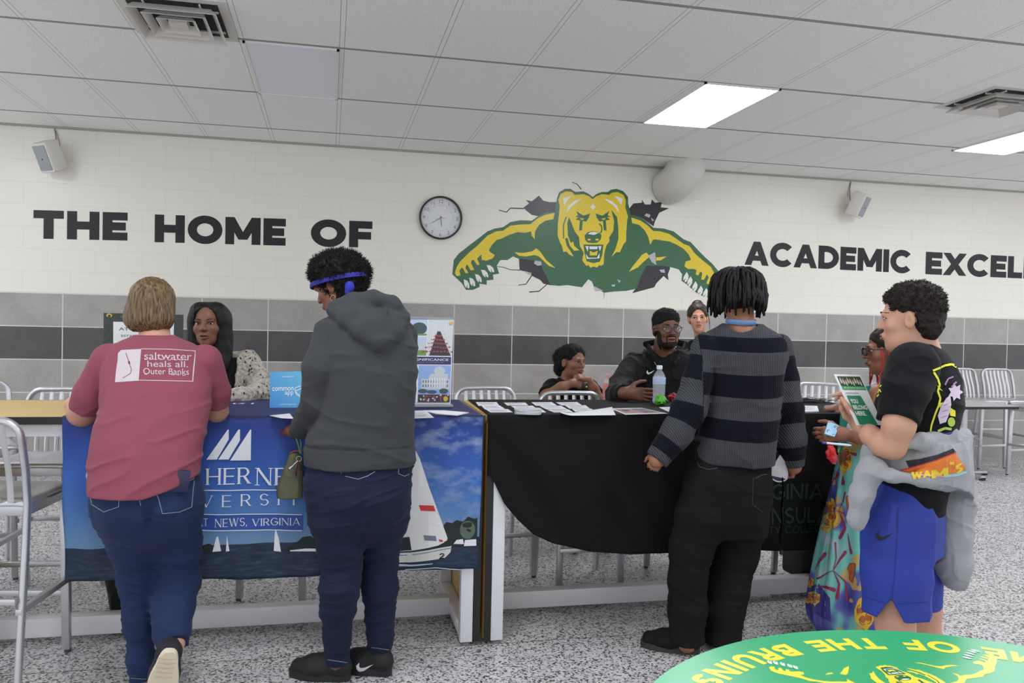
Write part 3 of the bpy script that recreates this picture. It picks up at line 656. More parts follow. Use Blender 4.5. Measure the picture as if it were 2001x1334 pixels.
# ------------------------------------------------------------------ brushed aluminium bar stools (facing +y is the back)
alu = mat('brushed_aluminium', (198, 199, 202), .36, .8, bump=(160, .06, .001)); glide_m = mat('stool_glide', (70, 70, 72), .5)
def make_stool():
    e = empty('bar_stool')
    SZ = .755
    m = MB()
    def seat(u, v):
        x = (u - .5) * .39; y = (v - .5) * .40; rr = min(1, abs(x) / .195) ** 6
        dish = -.014 * math.exp(-((abs(x) - .085) ** 2) / .004) * math.exp(-((y - .04) ** 2) / .015)
        lip = -.02 * max(0, (abs(v - .5) * 2 - .85) / .15) ** 2
        return Vector((x * (1 - .06 * v), y, SZ + dish + lip - .008 * rr))
    m.grid(seat, 24, 24)
    s = m.build('seat', alu, e); so = s.modifiers.new('thickness', 'SOLIDIFY'); so.thickness = .028; so.offset = -1
    fr = MB(); fr.box(-.185, .185, -.19, -.165, SZ - .07, SZ - .02, .004); fr.box(-.185, .185, .165, .19, SZ - .07, SZ - .02, .004); fr.box(-.185, -.16, -.18, .18, SZ - .07, SZ - .02, .004); fr.box(.16, .185, -.18, .18, SZ - .07, SZ - .02, .004)
    fr.build('seat_frame', alu, e)
    # back frame: rear legs and top rail are one bent tube
    prof = [(0, .275), (.30, .245), (.55, .22), (.74, .205), (.88, .225), (1.0, .26)]
    L = []
    for z, y in prof: L.append((-.19, y, z))
    for a in range(15, 91, 15): L.append((-.19 + .07 * (1 - math.cos(R(a))), .26 + .03 * math.sin(R(a)) * .5, 1.0 + .07 * math.sin(R(a))))
    L.append((0, .277, 1.072))
    pts = L + [(-x, y, z) for x, y, z in L[-2::-1]]
    MB().tube(pts, .0165, 12, (.85, 1.05), up=(1, 0, 0)).build('back_frame', alu, e)
    for k in range(6):
        x = -.125 + .05 * k
        MB().tube([(x, .20, SZ - .015), (x, .205, .80), (x, .222, .88), (x * 1.0, .262, 1.0), (x, .275, 1.065)], .0125, 8, (1, .35), up=(1, 0, 0)).build('slat', alu, e)
    for sx in (-1, 1):
        MB().box(-.017, .017, -.014, .014, .012, SZ - .03, .004, Matrix.Translation((sx * .19, -.195, 0)) @ Matrix.Rotation(sx * R(-1.2), 4, 'Y') @ Matrix.Translation((-sx * .012, .012, 0))).build('leg', alu, e)
        MB().box(-.012, .012, -.19, .26, .315, .34, .003, Matrix.Translation((sx * .185, 0, 0))).build('stretcher', alu, e)
    MB().box(-.18, .18, -.207, -.183, .245, .27, .003).build('footrest', alu, e)
    MB().box(-.18, .18, .255, .275, .36, .385, .003).build('stretcher', alu, e)
    for gx, gy in ((-.182, -.183), (.182, -.183), (-.19, .275), (.19, .275)): MB().lathe([(.014, 0), (.014, .013), (0, .013)], 12, Matrix.Translation((gx, gy, 0))).build('glide', glide_m, e)
    return e
stools = [(-1.30, 3.74, 173, 'aluminium bar stool standing in front of the gold tabletop, back towards us'),
          (-1.40, 4.58, -4, 'aluminium bar stool tucked behind the gold end of the long table'),
          (-1.92, 5.10, 25, 'aluminium bar stool with tilted slats, standing far behind the gold table'),
          (-.20, 4.56, -24, 'aluminium bar stool under the woman in the speckled cardigan'),
          (1.415, 4.44, 0, 'aluminium bar stool behind the handout cards, in front of the seated girl in black'),
          (.99, 4.78, 6, 'aluminium bar stool between the campus banner and the seated girl, tucked in'),
          (.70, 5.50, 35, 'aluminium bar stool half hidden behind the campus photo banner'),
          (2.12, 4.86, -6, 'aluminium bar stool under the man in glasses'),
          (2.83, 4.65, 0, 'aluminium bar stool tucked behind the lanyard pile on the black cloth'),
          (3.50, 5.35, -38, 'aluminium bar stool with slats turned aside, standing behind the lanyards'),
          (at(1884, 725, 8.05).x, 7.80, 4, 'aluminium bar stool half hidden by the boy in the black tee'),
          (at(1938, 730, 8.05).x + .06, 7.80, -4, 'aluminium bar stool with full slatted back by the tiled wall'),
          (7.05, 7.38 + .05, 180, '') ]
proto = make_stool()
for i, (x, y, r, lb) in enumerate(stools[:12]):
    o = proto if i == 0 else copy_tree(proto)
    o.location = (x, y, 0); o.rotation_euler[2] = R(r); tag(o, lb, 'bar stool', 'aluminium bar stools')
o = copy_tree(proto); o.location = (7.19, 7.10, 0); o.rotation_euler[2] = R(187); tag(o, 'aluminium bar stool cut off at the photo edge, seat level with the cafe tabletop', 'bar stool', 'aluminium bar stools')
# the small cafe table by the far wall
e = empty('cafe_table', (6.46, 7.30, 0)); tag(e, 'grey topped cafe table with black edge and steel post, behind the boy', 'table')
MB().box(-.38, .38, -.31, .31, .748, .758).build('tabletop', mat('grey_laminate', (176, 174, 172), .3), e, smooth=False)
MB().box(-.385, .385, -.315, .315, .722, .748, .004).build('edge_band', bl_edge, e)
steel = mat('steel', (188, 188, 192), .3, .8)
MB().tube([(0, 0, .03), (0, 0, .722)], .042, 20).build('post', steel, e)
b = MB()
for a in (0, 90, 180, 270): b.box(.02, .30, -.03, .03, .015, .045, .008, Matrix.Rotation(R(a), 4, 'Z'))
b.build('foot', steel, e)
for a in (0, 90, 180, 270): MB().box(.265, .305, -.025, .025, 0, .03, .003, Matrix.Rotation(R(a), 4, 'Z')).build('glide', black, e)

# ------------------------------------------------------------------ the green round table in front
RX, RY, RZ, RR = 1.167, 1.086, .74, .708
e = empty('round_table', (RX, RY, 0)); tag(e, 'round green table with yellow lettering HOME OF THE BRUINS', 'table')
MB().lathe([(0, RZ), (RR - .004, RZ), (RR, RZ - .004), (RR, RZ - .024), (RR - .006, RZ - .028), (0, RZ - .028)], 120).build('tabletop', mat('green_laminate', (40, 168, 112), .28, vary=(3, .03)), e)
MB().lathe([(RR + .001, RZ - .005), (RR + .002, RZ - .022), (RR + .001, RZ - .024)], 120).build('edge_band', mat('edge_grey', (120, 122, 122), .4), e)
MB().tube([(0, 0, .02), (0, 0, RZ - .028)], .05, 24).build('post', steel, e)
MB().lathe([(.28, 0), (.28, .012), (.06, .035), (0, .035)], 48).build('base', mat('table_base', (40, 40, 42), .4), e)
ty = mat('table_yellow', (236, 226, 60), .3)
P, L = word('HOME OF THE BRUINS', .24, .16); cap = .066; adv = .070
mid_u = L * .5
def tmap(u, v, h): return Vector((u, v, RZ + .0002 + h))
def em(P_): return [[(.058 - (x - 1020) * 3.1e-4, .514 + (y - 720) * 3.1e-4) for x, y in q] for q in P_]
def centre_of(k):
    x = 0
    for i, ch in enumerate('HOME OF THE BRUINS'):
        a_ = glyph(ch, .24)[1]
        if i == k: return x + a_ / 2
        x += a_ + .16
xo_, xs_ = centre_of(5), centre_of(17)
xw = 0
for wd in ('HOME', 'OF', 'THE', 'BRUINS'):
    P, L1_ = word(wd, .24, .16); rl = []
    for q in P:
        qq = []
        for x, y in q:
            th = R(65.3 + (128 - 65.3) * (x + xw - xo_) / (xs_ - xo_)); r = .65 - y * cap; qq.append((r * math.cos(th), r * math.sin(th)))
        rl.append(qq)
    xw += L1_ + .16 + .45 + .16
    printed('lettering', [(ty, rl)], tmap, e, lift=.0002)
gt = mat('table_green_dark', (24, 110, 70), .3)
printed('table_emblem', [(ty, em(arms)), (ty, em(face)), (gt, em(dark)), (mat('table_white', (220, 232, 226), .3), em(wts) + em(claws)), (ty, em(nos))], tmap, e, lift=.0002)

# ------------------------------------------------------------------ figures: smooth solid modelling on a grid, then one continuous mesh
from mathutils.bvhtree import BVHTree
_rng = np.random.RandomState(3); _lat = _rng.rand(32, 32, 32).astype(np.float32)
def vnoise(P, scale, seed=0):            # value noise in 0..1 at points P (n,3)
    q = P * scale + seed * 7.31; i = np.floor(q).astype(int); f = q - i; f = f * f * (3 - 2 * f)
    r = 0
    for dx in (0, 1):
        for dy in (0, 1):
            for dz in (0, 1):
                w = (f[:, 0] if dx else 1 - f[:, 0]) * (f[:, 1] if dy else 1 - f[:, 1]) * (f[:, 2] if dz else 1 - f[:, 2])
                r = r + w * _lat[(i[:, 0] + dx) & 31, (i[:, 1] + dy) & 31, (i[:, 2] + dz) & 31]
    return r
def vv(p): return np.array(p, dtype=np.float64)
class Sdf:
    def __init__(s): s.ops = []
    def _add(s, kind, fn, lo, hi, k): s.ops.append((kind, fn, vv(lo), vv(hi), k)); return s
    def cone(s, a, b, ra, rb, k=.02, flat=None, cut=False, cut0=False, kind='add'):
        a, b = vv(a), vv(b); ba = b - a; L2 = ba @ ba + 1e-12; u = ba / math.sqrt(L2)
        fm = flat[1] if flat else 1.0; n = vv(flat[0]) / np.linalg.norm(flat[0]) if flat else None
        def fn(P):
            q = P - a; t = np.clip(q @ ba / L2, 0, 1); q = q - t[:, None] * ba
            if flat:
                qn = q @ n; d = np.sqrt(np.maximum((q * q).sum(1) - qn * qn, 0) + (qn / fm) ** 2)
            else: d = np.sqrt((q * q).sum(1))
            d = d - (ra + (rb - ra) * t)
            if cut: d = np.maximum(d, (P - b) @ u)
            if cut0: d = np.maximum(d, (a - P) @ u)
            return d
        r = max(ra, rb) * max(1, fm); return s._add(kind, fn, np.minimum(a, b) - r, np.maximum(a, b) + r, k)
    def chain(s, js, k=.02, cut=False, grow=0.0, flat=None, cut0=False):
        for i in range(len(js) - 1):
            s.cone(js[i][0], js[i + 1][0], max(.004, js[i][1] + grow), max(.004, js[i + 1][1] + grow), k, flat, cut and i == len(js) - 2, cut0 and i == 0)
        return s
    def ell(s, c, r, M=None, k=.02, kind='add'):
        c, r = vv(c), vv(r); Mi = np.array(M.to_3x3().inverted()) if M is not None else np.eye(3)
        def fn(P):
            q = (P - c) @ Mi.T; k0 = np.sqrt(((q / r) ** 2).sum(1)); k1 = np.sqrt(((q / r ** 2) ** 2).sum(1)) + 1e-9
            return k0 * (k0 - 1) / k1
        m = r.max(); return s._add(kind, fn, c - m, c + m, k)
    def loft(s, rows, th, k=.03, p=2.3, grow=0.0):
        # rows: (z, cx, cy, rx, ry) in any order; the sections' own axes are turned by th about z
        rows = sorted(rows); z = vv([r[0] for r in rows]); zz = np.linspace(z[0], z[-1], 160)
        cols = [np.interp(zz, z, [r[i] for r in rows]) for i in range(1, 5)]
        w = np.hanning(17); w /= w.sum()
        cols = [np.convolve(np.pad(c, 8, 'edge'), w, 'valid') for c in cols]
        c_, s_ = math.cos(th), math.sin(th)
        def fn(P):
            zq = P[:, 2]; cx, cy, rx, ry = [np.interp(zq, zz, c) for c in cols]; rx = np.maximum(rx + grow, .005); ry = np.maximum(ry + grow, .005)
            dx, dy = P[:, 0] - cx, P[:, 1] - cy; x = np.abs(dx * c_ - dy * s_) / rx; y = np.abs(dx * s_ + dy * c_) / ry
            d = ((x ** p + y ** p) ** (1 / p) - 1) * np.minimum(rx, ry)
            return np.maximum(d, np.maximum(zz[0] - zq, zq - zz[-1]))
        m = max(max(r[3], r[4]) for r in rows) + grow
        lo = (min(r[1] for r in rows) - m, min(r[2] for r in rows) - m, z[0]); hi = (max(r[1] for r in rows) + m, max(r[2] for r in rows) + m, z[-1])
        return s._add('add', fn, lo, hi, k)
    def disp(s, fn, lo=(-99,) * 3, hi=(99,) * 3): return s._add('disp', fn, lo, hi, 0)
    def cut(s, fn, k=0.0): return s._add('cut', fn, (-99,) * 3, (99,) * 3, k)
    def plane(s, c, n, k=0.0):             # keep the side the normal points away from
        c, n = vv(c), vv(n) / np.linalg.norm(n); return s.cut(lambda P: (P - c) @ n, k)
    def grid(s, h):
        add = [o for o in s.ops if o[0] == 'add']
        lo = np.min([o[2] for o in add], 0) - 4 * h - .012; hi = np.max([o[3] for o in add], 0) + 4 * h + .012
        n = np.ceil((hi - lo) / h).astype(int) + 1
        D = np.full(n, 1.0, np.float32)
        ax = [lo[i] + h * np.arange(n[i]) for i in range(3)]
        for kind, fn, a, b, k in s.ops:
            pad = k + 4 * h
            i0 = np.clip(np.floor((a - pad - lo) / h).astype(int), 0, n); i1 = np.clip(np.ceil((b + pad - lo) / h).astype(int) + 1, 0, n)
            if (i1 <= i0).any(): continue
            sl = tuple(slice(x, y) for x, y in zip(i0, i1)); sub = D[sl]
            if kind in ('disp', 'cut'):
                msk = np.abs(sub) < .03 if kind == 'disp' else sub < .05
            else: msk = np.ones(sub.shape, bool)
            I = np.nonzero(msk)
            if not len(I[0]): continue
            P = np.stack([ax[j][i0[j]:i1[j]][I[j]] for j in range(3)], 1); v = sub[I]; d = fn(P)
            if kind == 'add':
                if k > 0:
                    hh = np.clip(.5 + .5 * (v - d) / k, 0, 1); r = v + (d - v) * hh - k * hh * (1 - hh)
                else: r = np.minimum(v, d)
            elif kind == 'disp': r = v + d
            elif kind == 'cut': r = np.maximum(v, d)
            else:
                d = -d; hh = np.clip(.5 - .5 * (v - d) / max(k, 1e-6), 0, 1); r = v + (d - v) * hh + k * hh * (1 - hh)
            sub[I] = r
        return D, lo
    def mesh(s, h):
        D, lo = s.grid(h); n = np.array(D.shape); ins = D < 0
        c = ins[:-1, :-1, :-1].astype(np.int8)
        C = [(x, y, z) for x in (0, 1) for y in (0, 1) for z in (0, 1)]
        cnt = sum(ins[x:n[0] - 1 + x, y:n[1] - 1 + y, z:n[2] - 1 + z].astype(np.int8) for x, y, z in C)
        act = (cnt > 0) & (cnt < 8); I = np.argwhere(act); vid = np.full(act.shape, -1, np.int64); vid[act] = np.arange(len(I))
        acc = np.zeros((len(I), 3)); num = np.zeros(len(I))
        val = {q: D[I[:, 0] + q[0], I[:, 1] + q[1], I[:, 2] + q[2]] for q in C}
        for q in C:
            for axn in range(3):
                if q[axn]: continue
                q2 = list(q); q2[axn] = 1; q2 = tuple(q2); a, b = val[q], val[q2]; m = (a < 0) != (b < 0)
                t = np.where(m, a / np.where(m, a - b, 1), 0); p = np.tile(np.array(q, float), (len(I), 1)); p[:, axn] += t
                acc[m] += p[m]; num[m] += 1
        V = (acc / num[:, None] + I) * h + lo
        F = []
        for axn in range(3):
            o1, o2 = (axn + 1) % 3, (axn + 2) % 3
            s0 = [slice(1, None)] * 3; s1 = [slice(1, None)] * 3; s0[axn] = slice(0, -1); s1[axn] = slice(1, None)
            for q in (o1, o2): s0[q] = slice(1, -1); s1[q] = slice(1, -1)
            a, b = ins[tuple(s0)], ins[tuple(s1)]; E = np.argwhere(a != b)
            if not len(E): continue
            fl = a[tuple(E.T)]; base = E.copy(); base[:, o1] += 1; base[:, o2] += 1
            def cell(d1, d2):
                k = base.copy(); k[:, o1] -= d1; k[:, o2] -= d2; return vid[tuple(k.T)]
            Q = np.stack([cell(1, 1), cell(0, 1), cell(0, 0), cell(1, 0)], 1)
            Q[~fl] = Q[~fl][:, ::-1]; F.append(Q)
        F = np.concatenate(F); F = F[(F >= 0).all(1)]
        return V, F
def np_mesh(name, V, F, mats, parent=None, base=(0, 0, 0), attrs=None, keep_big=True):
    me = bpy.data.meshes.new(name); V = np.asarray(V) - vv(base)
    k = F.shape[1]; me.vertices.add(len(V)); me.vertices.foreach_set('co', V.astype(np.float32).ravel())
    me.loops.add(F.size); me.loops.foreach_set('vertex_index', F.astype(np.int32).ravel())
    me.polygons.add(len(F)); me.polygons.foreach_set('loop_start', np.arange(0, F.size, k, dtype=np.int32))
    me.update(calc_edges=True); me.validate()
    me.polygons.foreach_set('use_smooth', np.ones(len(me.polygons), bool))
    for m in mats if isinstance(mats, (list, tuple)) else [mats]: me.materials.append(m)
    for an, av in (attrs or {}).items():
        av = np.asarray(av)
        if av.ndim == 1: me.attributes.new(an, 'FLOAT', 'POINT').data.foreach_set('value', av.astype(np.float32))
        else: me.attributes.new(an, 'FLOAT_VECTOR', 'POINT').data.foreach_set('vector', av.astype(np.float32).ravel())
    o = bpy.data.objects.new(name, me); COL.objects.link(o)
    if parent: o.parent = parent
    return o
def largest(V, F):                        # drop stray specks: keep the largest connected piece
    p = np.arange(len(V))
    while True:
        q = p.copy(); m = p[F].min(1)
        for j in range(F.shape[1]): np.minimum.at(q, F[:, j], m)
        q = q[q]
        if (q == p).all(): break
        p = q
    r, c = np.unique(p, return_counts=True); keep = p == r[c.argmax()]
    ren = np.cumsum(keep) - 1; F = F[keep[F].all(1)]; return V[keep], ren[F]
def folds(seed, fx, fz, amp, wz=None, tilt=0.0):    # soft cloth creases, mostly running across: narrow raised ridges over broad swells
    def fn(P):
        Q = P.copy(); Q[:, 2] += tilt * P[:, 0] + .05 * (vnoise(P, 5, seed + 9) - .5)
        n = vnoise(Q * np.array([fx, fx, fz]), 1, seed); m = vnoise(Q * np.array([fx, fx, fz]) * .55, 1, seed + 3)
        r = 1 - np.abs(2 * n - 1); d = (r ** 5) * .55 + (m - .5) * .8
        return -amp * d * (1.0 if wz is None else wz(P))
    return fn
def dist(Y, px, py):                      # distance along the lens axis of a pixel's point on plane Y
    return (at(px, py, Y) - Vector((0, 0, CAM_H))).dot(FW)
def J(px, py, Y, w):                      # joint: point on the plane Y seen at a pixel, radius from its width in pixels
    return (at(px, py, Y), w / 2 * dist(Y, px, py) / F_PX)
def view_angle(p): return math.atan2(p.x, p.y)
def rows_of(rows, th):                    # (py, left px, right px, Y, half depth): silhouette rows to sections
    out = []
    for py, l, r, Y, ry in rows:
        a, b = at(l, py, Y), at(r, py, Y); w = ((b.x - a.x) * math.cos(th) - (b.y - a.y) * math.sin(th)) / 2
        out.append(((a.z + b.z) / 2, (a.x + b.x) / 2, (a.y + b.y) / 2, w, ry))
    return out
def head_matrix(c, yaw, pitch=0.0, roll=0.0, s=1.0):   # yaw: compass turn from +y towards +x; pitch: chin down
    return Matrix.Translation(c) @ Matrix.Rotation(-yaw, 4, 'Z') @ Matrix.Rotation(-pitch, 4, 'X') @ Matrix.Rotation(roll, 4, 'Y') @ Matrix.Scale(s, 4)
def add_head(S_, M, wide=1.0, jaw=1.0, nose=1.0, ears=True, lips=1.0):
    s = M.to_scale().x; R3 = M.to_3x3() * (1 / s)
    def e(c, r, k=.02, kind='add', rot=None): S_.ell(M @ Vector(c), [x * s for x in r], R3 @ rot if rot else R3, k * s, kind)
    def cn(a, b, ra, rb, k=.01): S_.cone(M @ Vector(a), M @ Vector(b), ra * s, rb * s, k * s)
    e((0, -.012, .032), (.074 * wide, .093, .083)); e((0, .022, -.034), (.061 * wide, .064, .079), .025)
    e((0, .030, -.078), (.046 * wide * jaw, .048, .034 * jaw), .02); e((0, .066, -.099), (.019, .016, .015), .02)
    for x in (-1, 1):
        e((x * .041 * wide, .050, -.024), (.022, .024, .02), .02)
        if ears: e((x * .077 * wide, -.010, -.010), (.0095, .019, .031), .006, rot=Matrix.Rotation(x * .35, 3, 'Z'))
        if ears: e((x * .085 * wide, -.006, -.008), (.006, .009, .016), .005, 'sub', rot=Matrix.Rotation(x * .35, 3, 'Z'))
    cn((-.036, .077, .018), (.036, .077, .018), .012, .012, .014)
    for x in (-1, 1): e((x * .031, .099, .001), (.016, .016, .0105), .012, 'sub')
    cn((0, .085, .010), (0, .097 + .004 * nose, -.026), .0075, .0112 * nose, .008)
    for x in (-1, 1): e((x * .0125 * nose, .0925, -.029), (.0085 * nose, .009, .0075), .006)
    e((0, .087, -.060), (.023, .011, .013), .01)
    return M
def local_face(body, M, x, z, lift=0.0):  # point on the modelled face in front of (x, z) of the head
    o = M @ Vector((x, .25, z)); d = (M.to_3x3() @ Vector((0, -1, 0))).normalized()
    hit = body['bvh'].ray_cast(o, d)
    p = hit[0] if hit[0] is not None else M @ Vector((x, .09, z))
    return p - d * lift
skin_hair = {}
def face_features(person, M, body, eye=(74, 44, 28), lip=(150, 84, 78), brow=(26, 20, 18), gaze=(0, 0), brow_w=.0032, mouth=0.0, lash=True, brow_up=0.0, lipw=.021):
    """eyes, eyebrows, lids and lips laid on the face"""
    base = person.location; s = M.to_scale().x
    sclera = mat('sclera', (186, 178, 172), .4); iris = mat('iris_%d_%d_%d' % eye, eye, .2); pup = mat('pupil', (10, 9, 9), .15)
    R3 = M.to_3x3()
    R4 = R3.to_4x4()
    for x in (-1, 1):
        c = local_face(body, M, x * .031, .0015) - base
        f = R3 @ Vector((0, 1, 0))
        m = MB(); m.sphere(c + f * -.0015, (.0140, .0062, .0062), 20, R4); eo = m.build('eye', sclera, person)
        g = R3 @ Vector((gaze[0] * .0045, .0036, gaze[1] * .0025))
        MB().sphere(c + g, (.0062, .0022, .0060), 16, R4).build('iris', iris, eo)
        MB().sphere(c + g + f * .0012, (.0026, .0014, .0026), 12, R4).build('pupil', pup, eo)
        if lash:
            P = [local_face(body, M, x * .031 + u * .0155, .0015 + .0066 * (1 - u * u) - .0008, .0012) - base for u in (-1, -.6, -.2, .2, .6, 1)]
            MB().tube(P, [.0008, .0016, .0018, .0018, .0016, .0008], 6).build('eyelid', mat('lash_dark', (24, 18, 16), .6), eo)
        P = [local_face(body, M, x * (.014 + .036 * t), .0195 + .006 * math.sin(2.2 * t) - .004 * t * t + brow_up, .0008) - base for t in (0, .2, .4, .6, .8, 1)]
        MB().tube(P, [brow_w * .8, brow_w * 1.1, brow_w * 1.1, brow_w, brow_w * .7, brow_w * .3], 8).build('eyebrow', mat('brow_%d' % brow[0], brow, .8), person)
    lm = mat('lip_%d' % lip[0], lip, .4); dk = mat('mouth_dark', (46, 22, 22), .6)
    def arc(z0, bow, lift, r, n=9, w=lipw):
        P = []; rr = []
        for i in range(n):
            t = -1 + 2 * i / (n - 1); P.append(local_face(body, M, t * w, z0 + bow * (1 - t * t), lift) - base); rr.append(r * (1 - .75 * t * t) + .0005)
        return P, rr
    P, rr = arc(-.0575, .0025, .0004, .0042); MB().tube(P, rr, 8).build('lip', lm, person)
    P, rr = arc(-.0635 - mouth, -.004, .0006, .0052); MB().tube(P, rr, 8).build('lip', lm, person)
    P, rr = arc(-.0605 - mouth * .5, -.0006, .0016, .0016 + mouth * .5); MB().tube(P, rr, 8).build('mouth_line', dk, person)
def add_hand(S_, w, fwd, palm, thumb, curl=.35, s=1.0, spread=1.0, tcurl=.3, k=.006, curls=None):
    """w wrist; fwd along the hand; palm: the way the palm faces; thumb: side the thumb is on"""
    w, f = Vector(w), Vector(fwd).normalized(); p = Vector(palm); p = (p - f * p.dot(f)).normalized(); t = Vector(thumb); t = (t - f * t.dot(f) - p * t.dot(p)).normalized()
    offs = (.027, .009, -.009, -.025); lens = (.070, .079, .073, .056); kn = []
    for i, o in enumerate(offs):
        b = w + f * .012 * s + t * o * .55 * s; kk = w + f * (.088 - .004 * abs(i - 1)) * s + t * o * s - p * .002 * s
        S_.cone(b, kk, .0145 * s, .0115 * s, .014 * s); kn.append(kk)
    S_.cone(w, w + f * .03 * s, .024 * s, .022 * s, .015 * s, (t, 1.25))
    for i, (o, L) in enumerate(zip(offs, lens)):
        c = curls[i] if curls else curl * (1 + .12 * i); pos = kn[i]; ang = c * .8; r = .0090 * s * (1 - .04 * i)
        side = t * (o * 3.2 * (spread - .35))
        for j, fr in enumerate((.46, .30, .24)):
            d = (f * math.cos(ang) + p * math.sin(ang) + side).normalized(); q = pos + d * L * fr * s
            S_.cone(pos, q, r * (1 - .1 * j), r * (1 - .1 * (j + 1)), .004 * s); pos = q; ang += c * 1.05
    b = w + f * .022 * s + t * .022 * s + p * .004 * s; d = (f * .62 + t * .75 + p * (.2 + tcurl * .3)).normalized(); q = b + d * .042 * s
    S_.cone(b, q, .016 * s, .0115 * s, .010 * s)
    d = (f * .88 + t * (.42 - .4 * tcurl) + p * (.2 + tcurl * .5)).normalized(); q2 = q + d * .032 * s; S_.cone(q, q2, .0105 * s, .0095 * s, .004)
    d = (f * .97 + t * (.2 - .5 * tcurl) + p * (.1 + tcurl * .7)).normalized(); S_.cone(q2, q2 + d * .026 * s, .0095 * s, .0072 * s, .004)
    return kn
def skin_mat(name, rgb, rough=.5):
    m = mat(name, rgb, rough, vary=(28, .06), bump=(240, .12, .001)); b = NT(m).b
    b.inputs['Subsurface Weight'].default_value = .12; b.inputs['Subsurface Radius'].default_value = (.012, .005, .003); b.inputs['Subsurface Scale'].default_value = 1.0
    return m
def cloth_mat(name, rgb=(128, 128, 128), rough=.85, scale=380, vary=(9, .08), b=.25):
    return mat(name, tuple(x * .80 for x in rgb), rough, vary=vary, bump=(scale, b, .001), sheen=.04, spec=.2)
def finish(S_, name, m, h, parent=None, base=(0, 0, 0), big=True, attrs=None):
    V, F = S_.mesh(h)
    if big: V, F = largest(V, F)
    a = attrs(V) if attrs else None
    o = np_mesh(name, V, F, m, parent, base, a)
    return o, {'V': V, 'F': F, 'bvh': BVHTree.FromPolygons([tuple(v) for v in V], [tuple(f) for f in F])}
def new_person(S_, skin, h, base, label, cat='person'):
    base = Vector((base[0], base[1], 0)); o, b = finish(S_, 'person', skin, h, None, base); o.location = base
    tag(o, label, cat); return o, b
def px_decal(name, layers, g, parent, base, lift=.0012, cell=6):
    """flat print laid on a garment: polygons in picture pixels, dropped on the garment along the line of sight"""
    C0 = Vector((0, 0, CAM_H)); bv = g['bvh']
    def mp(u, v, h):
        d = ray(u, v).normalized(); hit = bv.ray_cast(C0, d)
        if hit[0] is None: return None
        n = hit[1]; n = n if n.dot(d) < 0 else -n
        return hit[0] + n * (lift + h) - base
    layers = [(m, [q[::-1] for q in P]) for m, P in layers]
    return printed(name, layers, mp, parent, cell=cell, lift=.0003)
def fuzz(V, F, n, L, seed=1, r=.0012, curl=.5, up=0.0):   # loose strands standing off a head of hair
    rng = np.random.RandomState(seed); fi = rng.randint(0, len(F), n); P = V[F[fi]].mean(1)
    N = np.cross(V[F[fi, 1]] - V[F[fi, 0]], V[F[fi, 2]] - V[F[fi, 0]]); N /= np.linalg.norm(N, axis=1)[:, None] + 1e-12
    vs = []; fs = []
    for p, nn in zip(P, N):
        d = nn + rng.randn(3) * curl; d[2] += up; d /= np.linalg.norm(d); a = np.cross(d, rng.randn(3)); a /= np.linalg.norm(a); b = np.cross(d, a); l = L * (.5 + rng.rand())
        o = len(vs); mid = p + d * l * .5 + a * l * .18
        for c, rr in ((p - nn * .004, r * 1.6), (mid, r)):
            for j in range(3): vs.append(c + (a * math.cos(j * 2.1) + b * math.sin(j * 2.1)) * rr)
        vs.append(p + d * l)
        fs += [(o, o + 1, o + 4, o + 3), (o + 1, o + 2, o + 5, o + 4), (o + 2, o, o + 3, o + 5), (o + 3, o + 4, o + 6, o + 6), (o + 4, o + 5, o + 6, o + 6), (o + 5, o + 3, o + 6, o + 6)]
    return vs, fs
def hair_obj(V, F, m, parent, base, strands=None, name='hair'):
    mb = MB(); mb.v = [tuple(x) for x in (np.asarray(V) - vv(base))]; mb.f = [tuple(int(i) for i in f) for f in F]; mb.m = [0] * len(mb.f)
    if strands:
        vs, fs = strands; mb.add([np.asarray(x) - vv(base) for x in vs], [tuple(dict.fromkeys(f)) for f in fs])
    me = bpy.data.meshes.new(name); me.from_pydata(mb.v, [], mb.f); me.update(); me.materials.append(m)
    me.polygons.foreach_set('use_smooth', [True] * len(me.polygons))
    o = bpy.data.objects.new(name, me); COL.objects.link(o); o.parent = parent; return o
def hair_mat(name, rgb=(20, 18, 18), rough=.6, streak=None):
    if name in _mats: return _mats[name]
    m = mat(name, rgb, rough, spec=.3); t = NT(m)
    if streak:
        v = t.node('VectorMath', operation='MULTIPLY'); t.link(t.obj(), v.inputs[0]); v.inputs[1].default_value = (150, 150, 9)
        n = t.noise(v.outputs[0], 1, 3); t.color(t.ramp(n, [(.35, lin(rgb)), (.65, lin(streak))])); t.bump(n, .5, .004)
    else: t.bump(t.noise(t.obj(), 130, 4), .6, .004)
    return m
def shoe(S_, heel, toe, up=(0, 0, 1), w=.048, h=.075, s=1.0):
    """shoe volume: heel and toe ground points"""
    heel, toe, up = Vector(heel), Vector(toe), Vector(up).normalized(); f = (toe - heel); L = f.length; f = f / L
    sd = f.cross(up)
    S_.cone(heel + f * .035 + up * .036, heel + f * L * .62 + up * .030, .036, .040, .02, (sd, w / .040))
    S_.cone(heel + f * L * .5 + up * .03, toe - f * .038 + up * .028, .040, .030, .03, (sd, w / .036))
    S_.cone(heel + f * .04 + up * .04, heel + f * .05 + up * h * 1.25, .038, .034, .025)
    S_.cone(heel + f * .06 + up * .06, heel + f * L * .6 + up * .045, .034, .028, .03)
    return f, sd, L
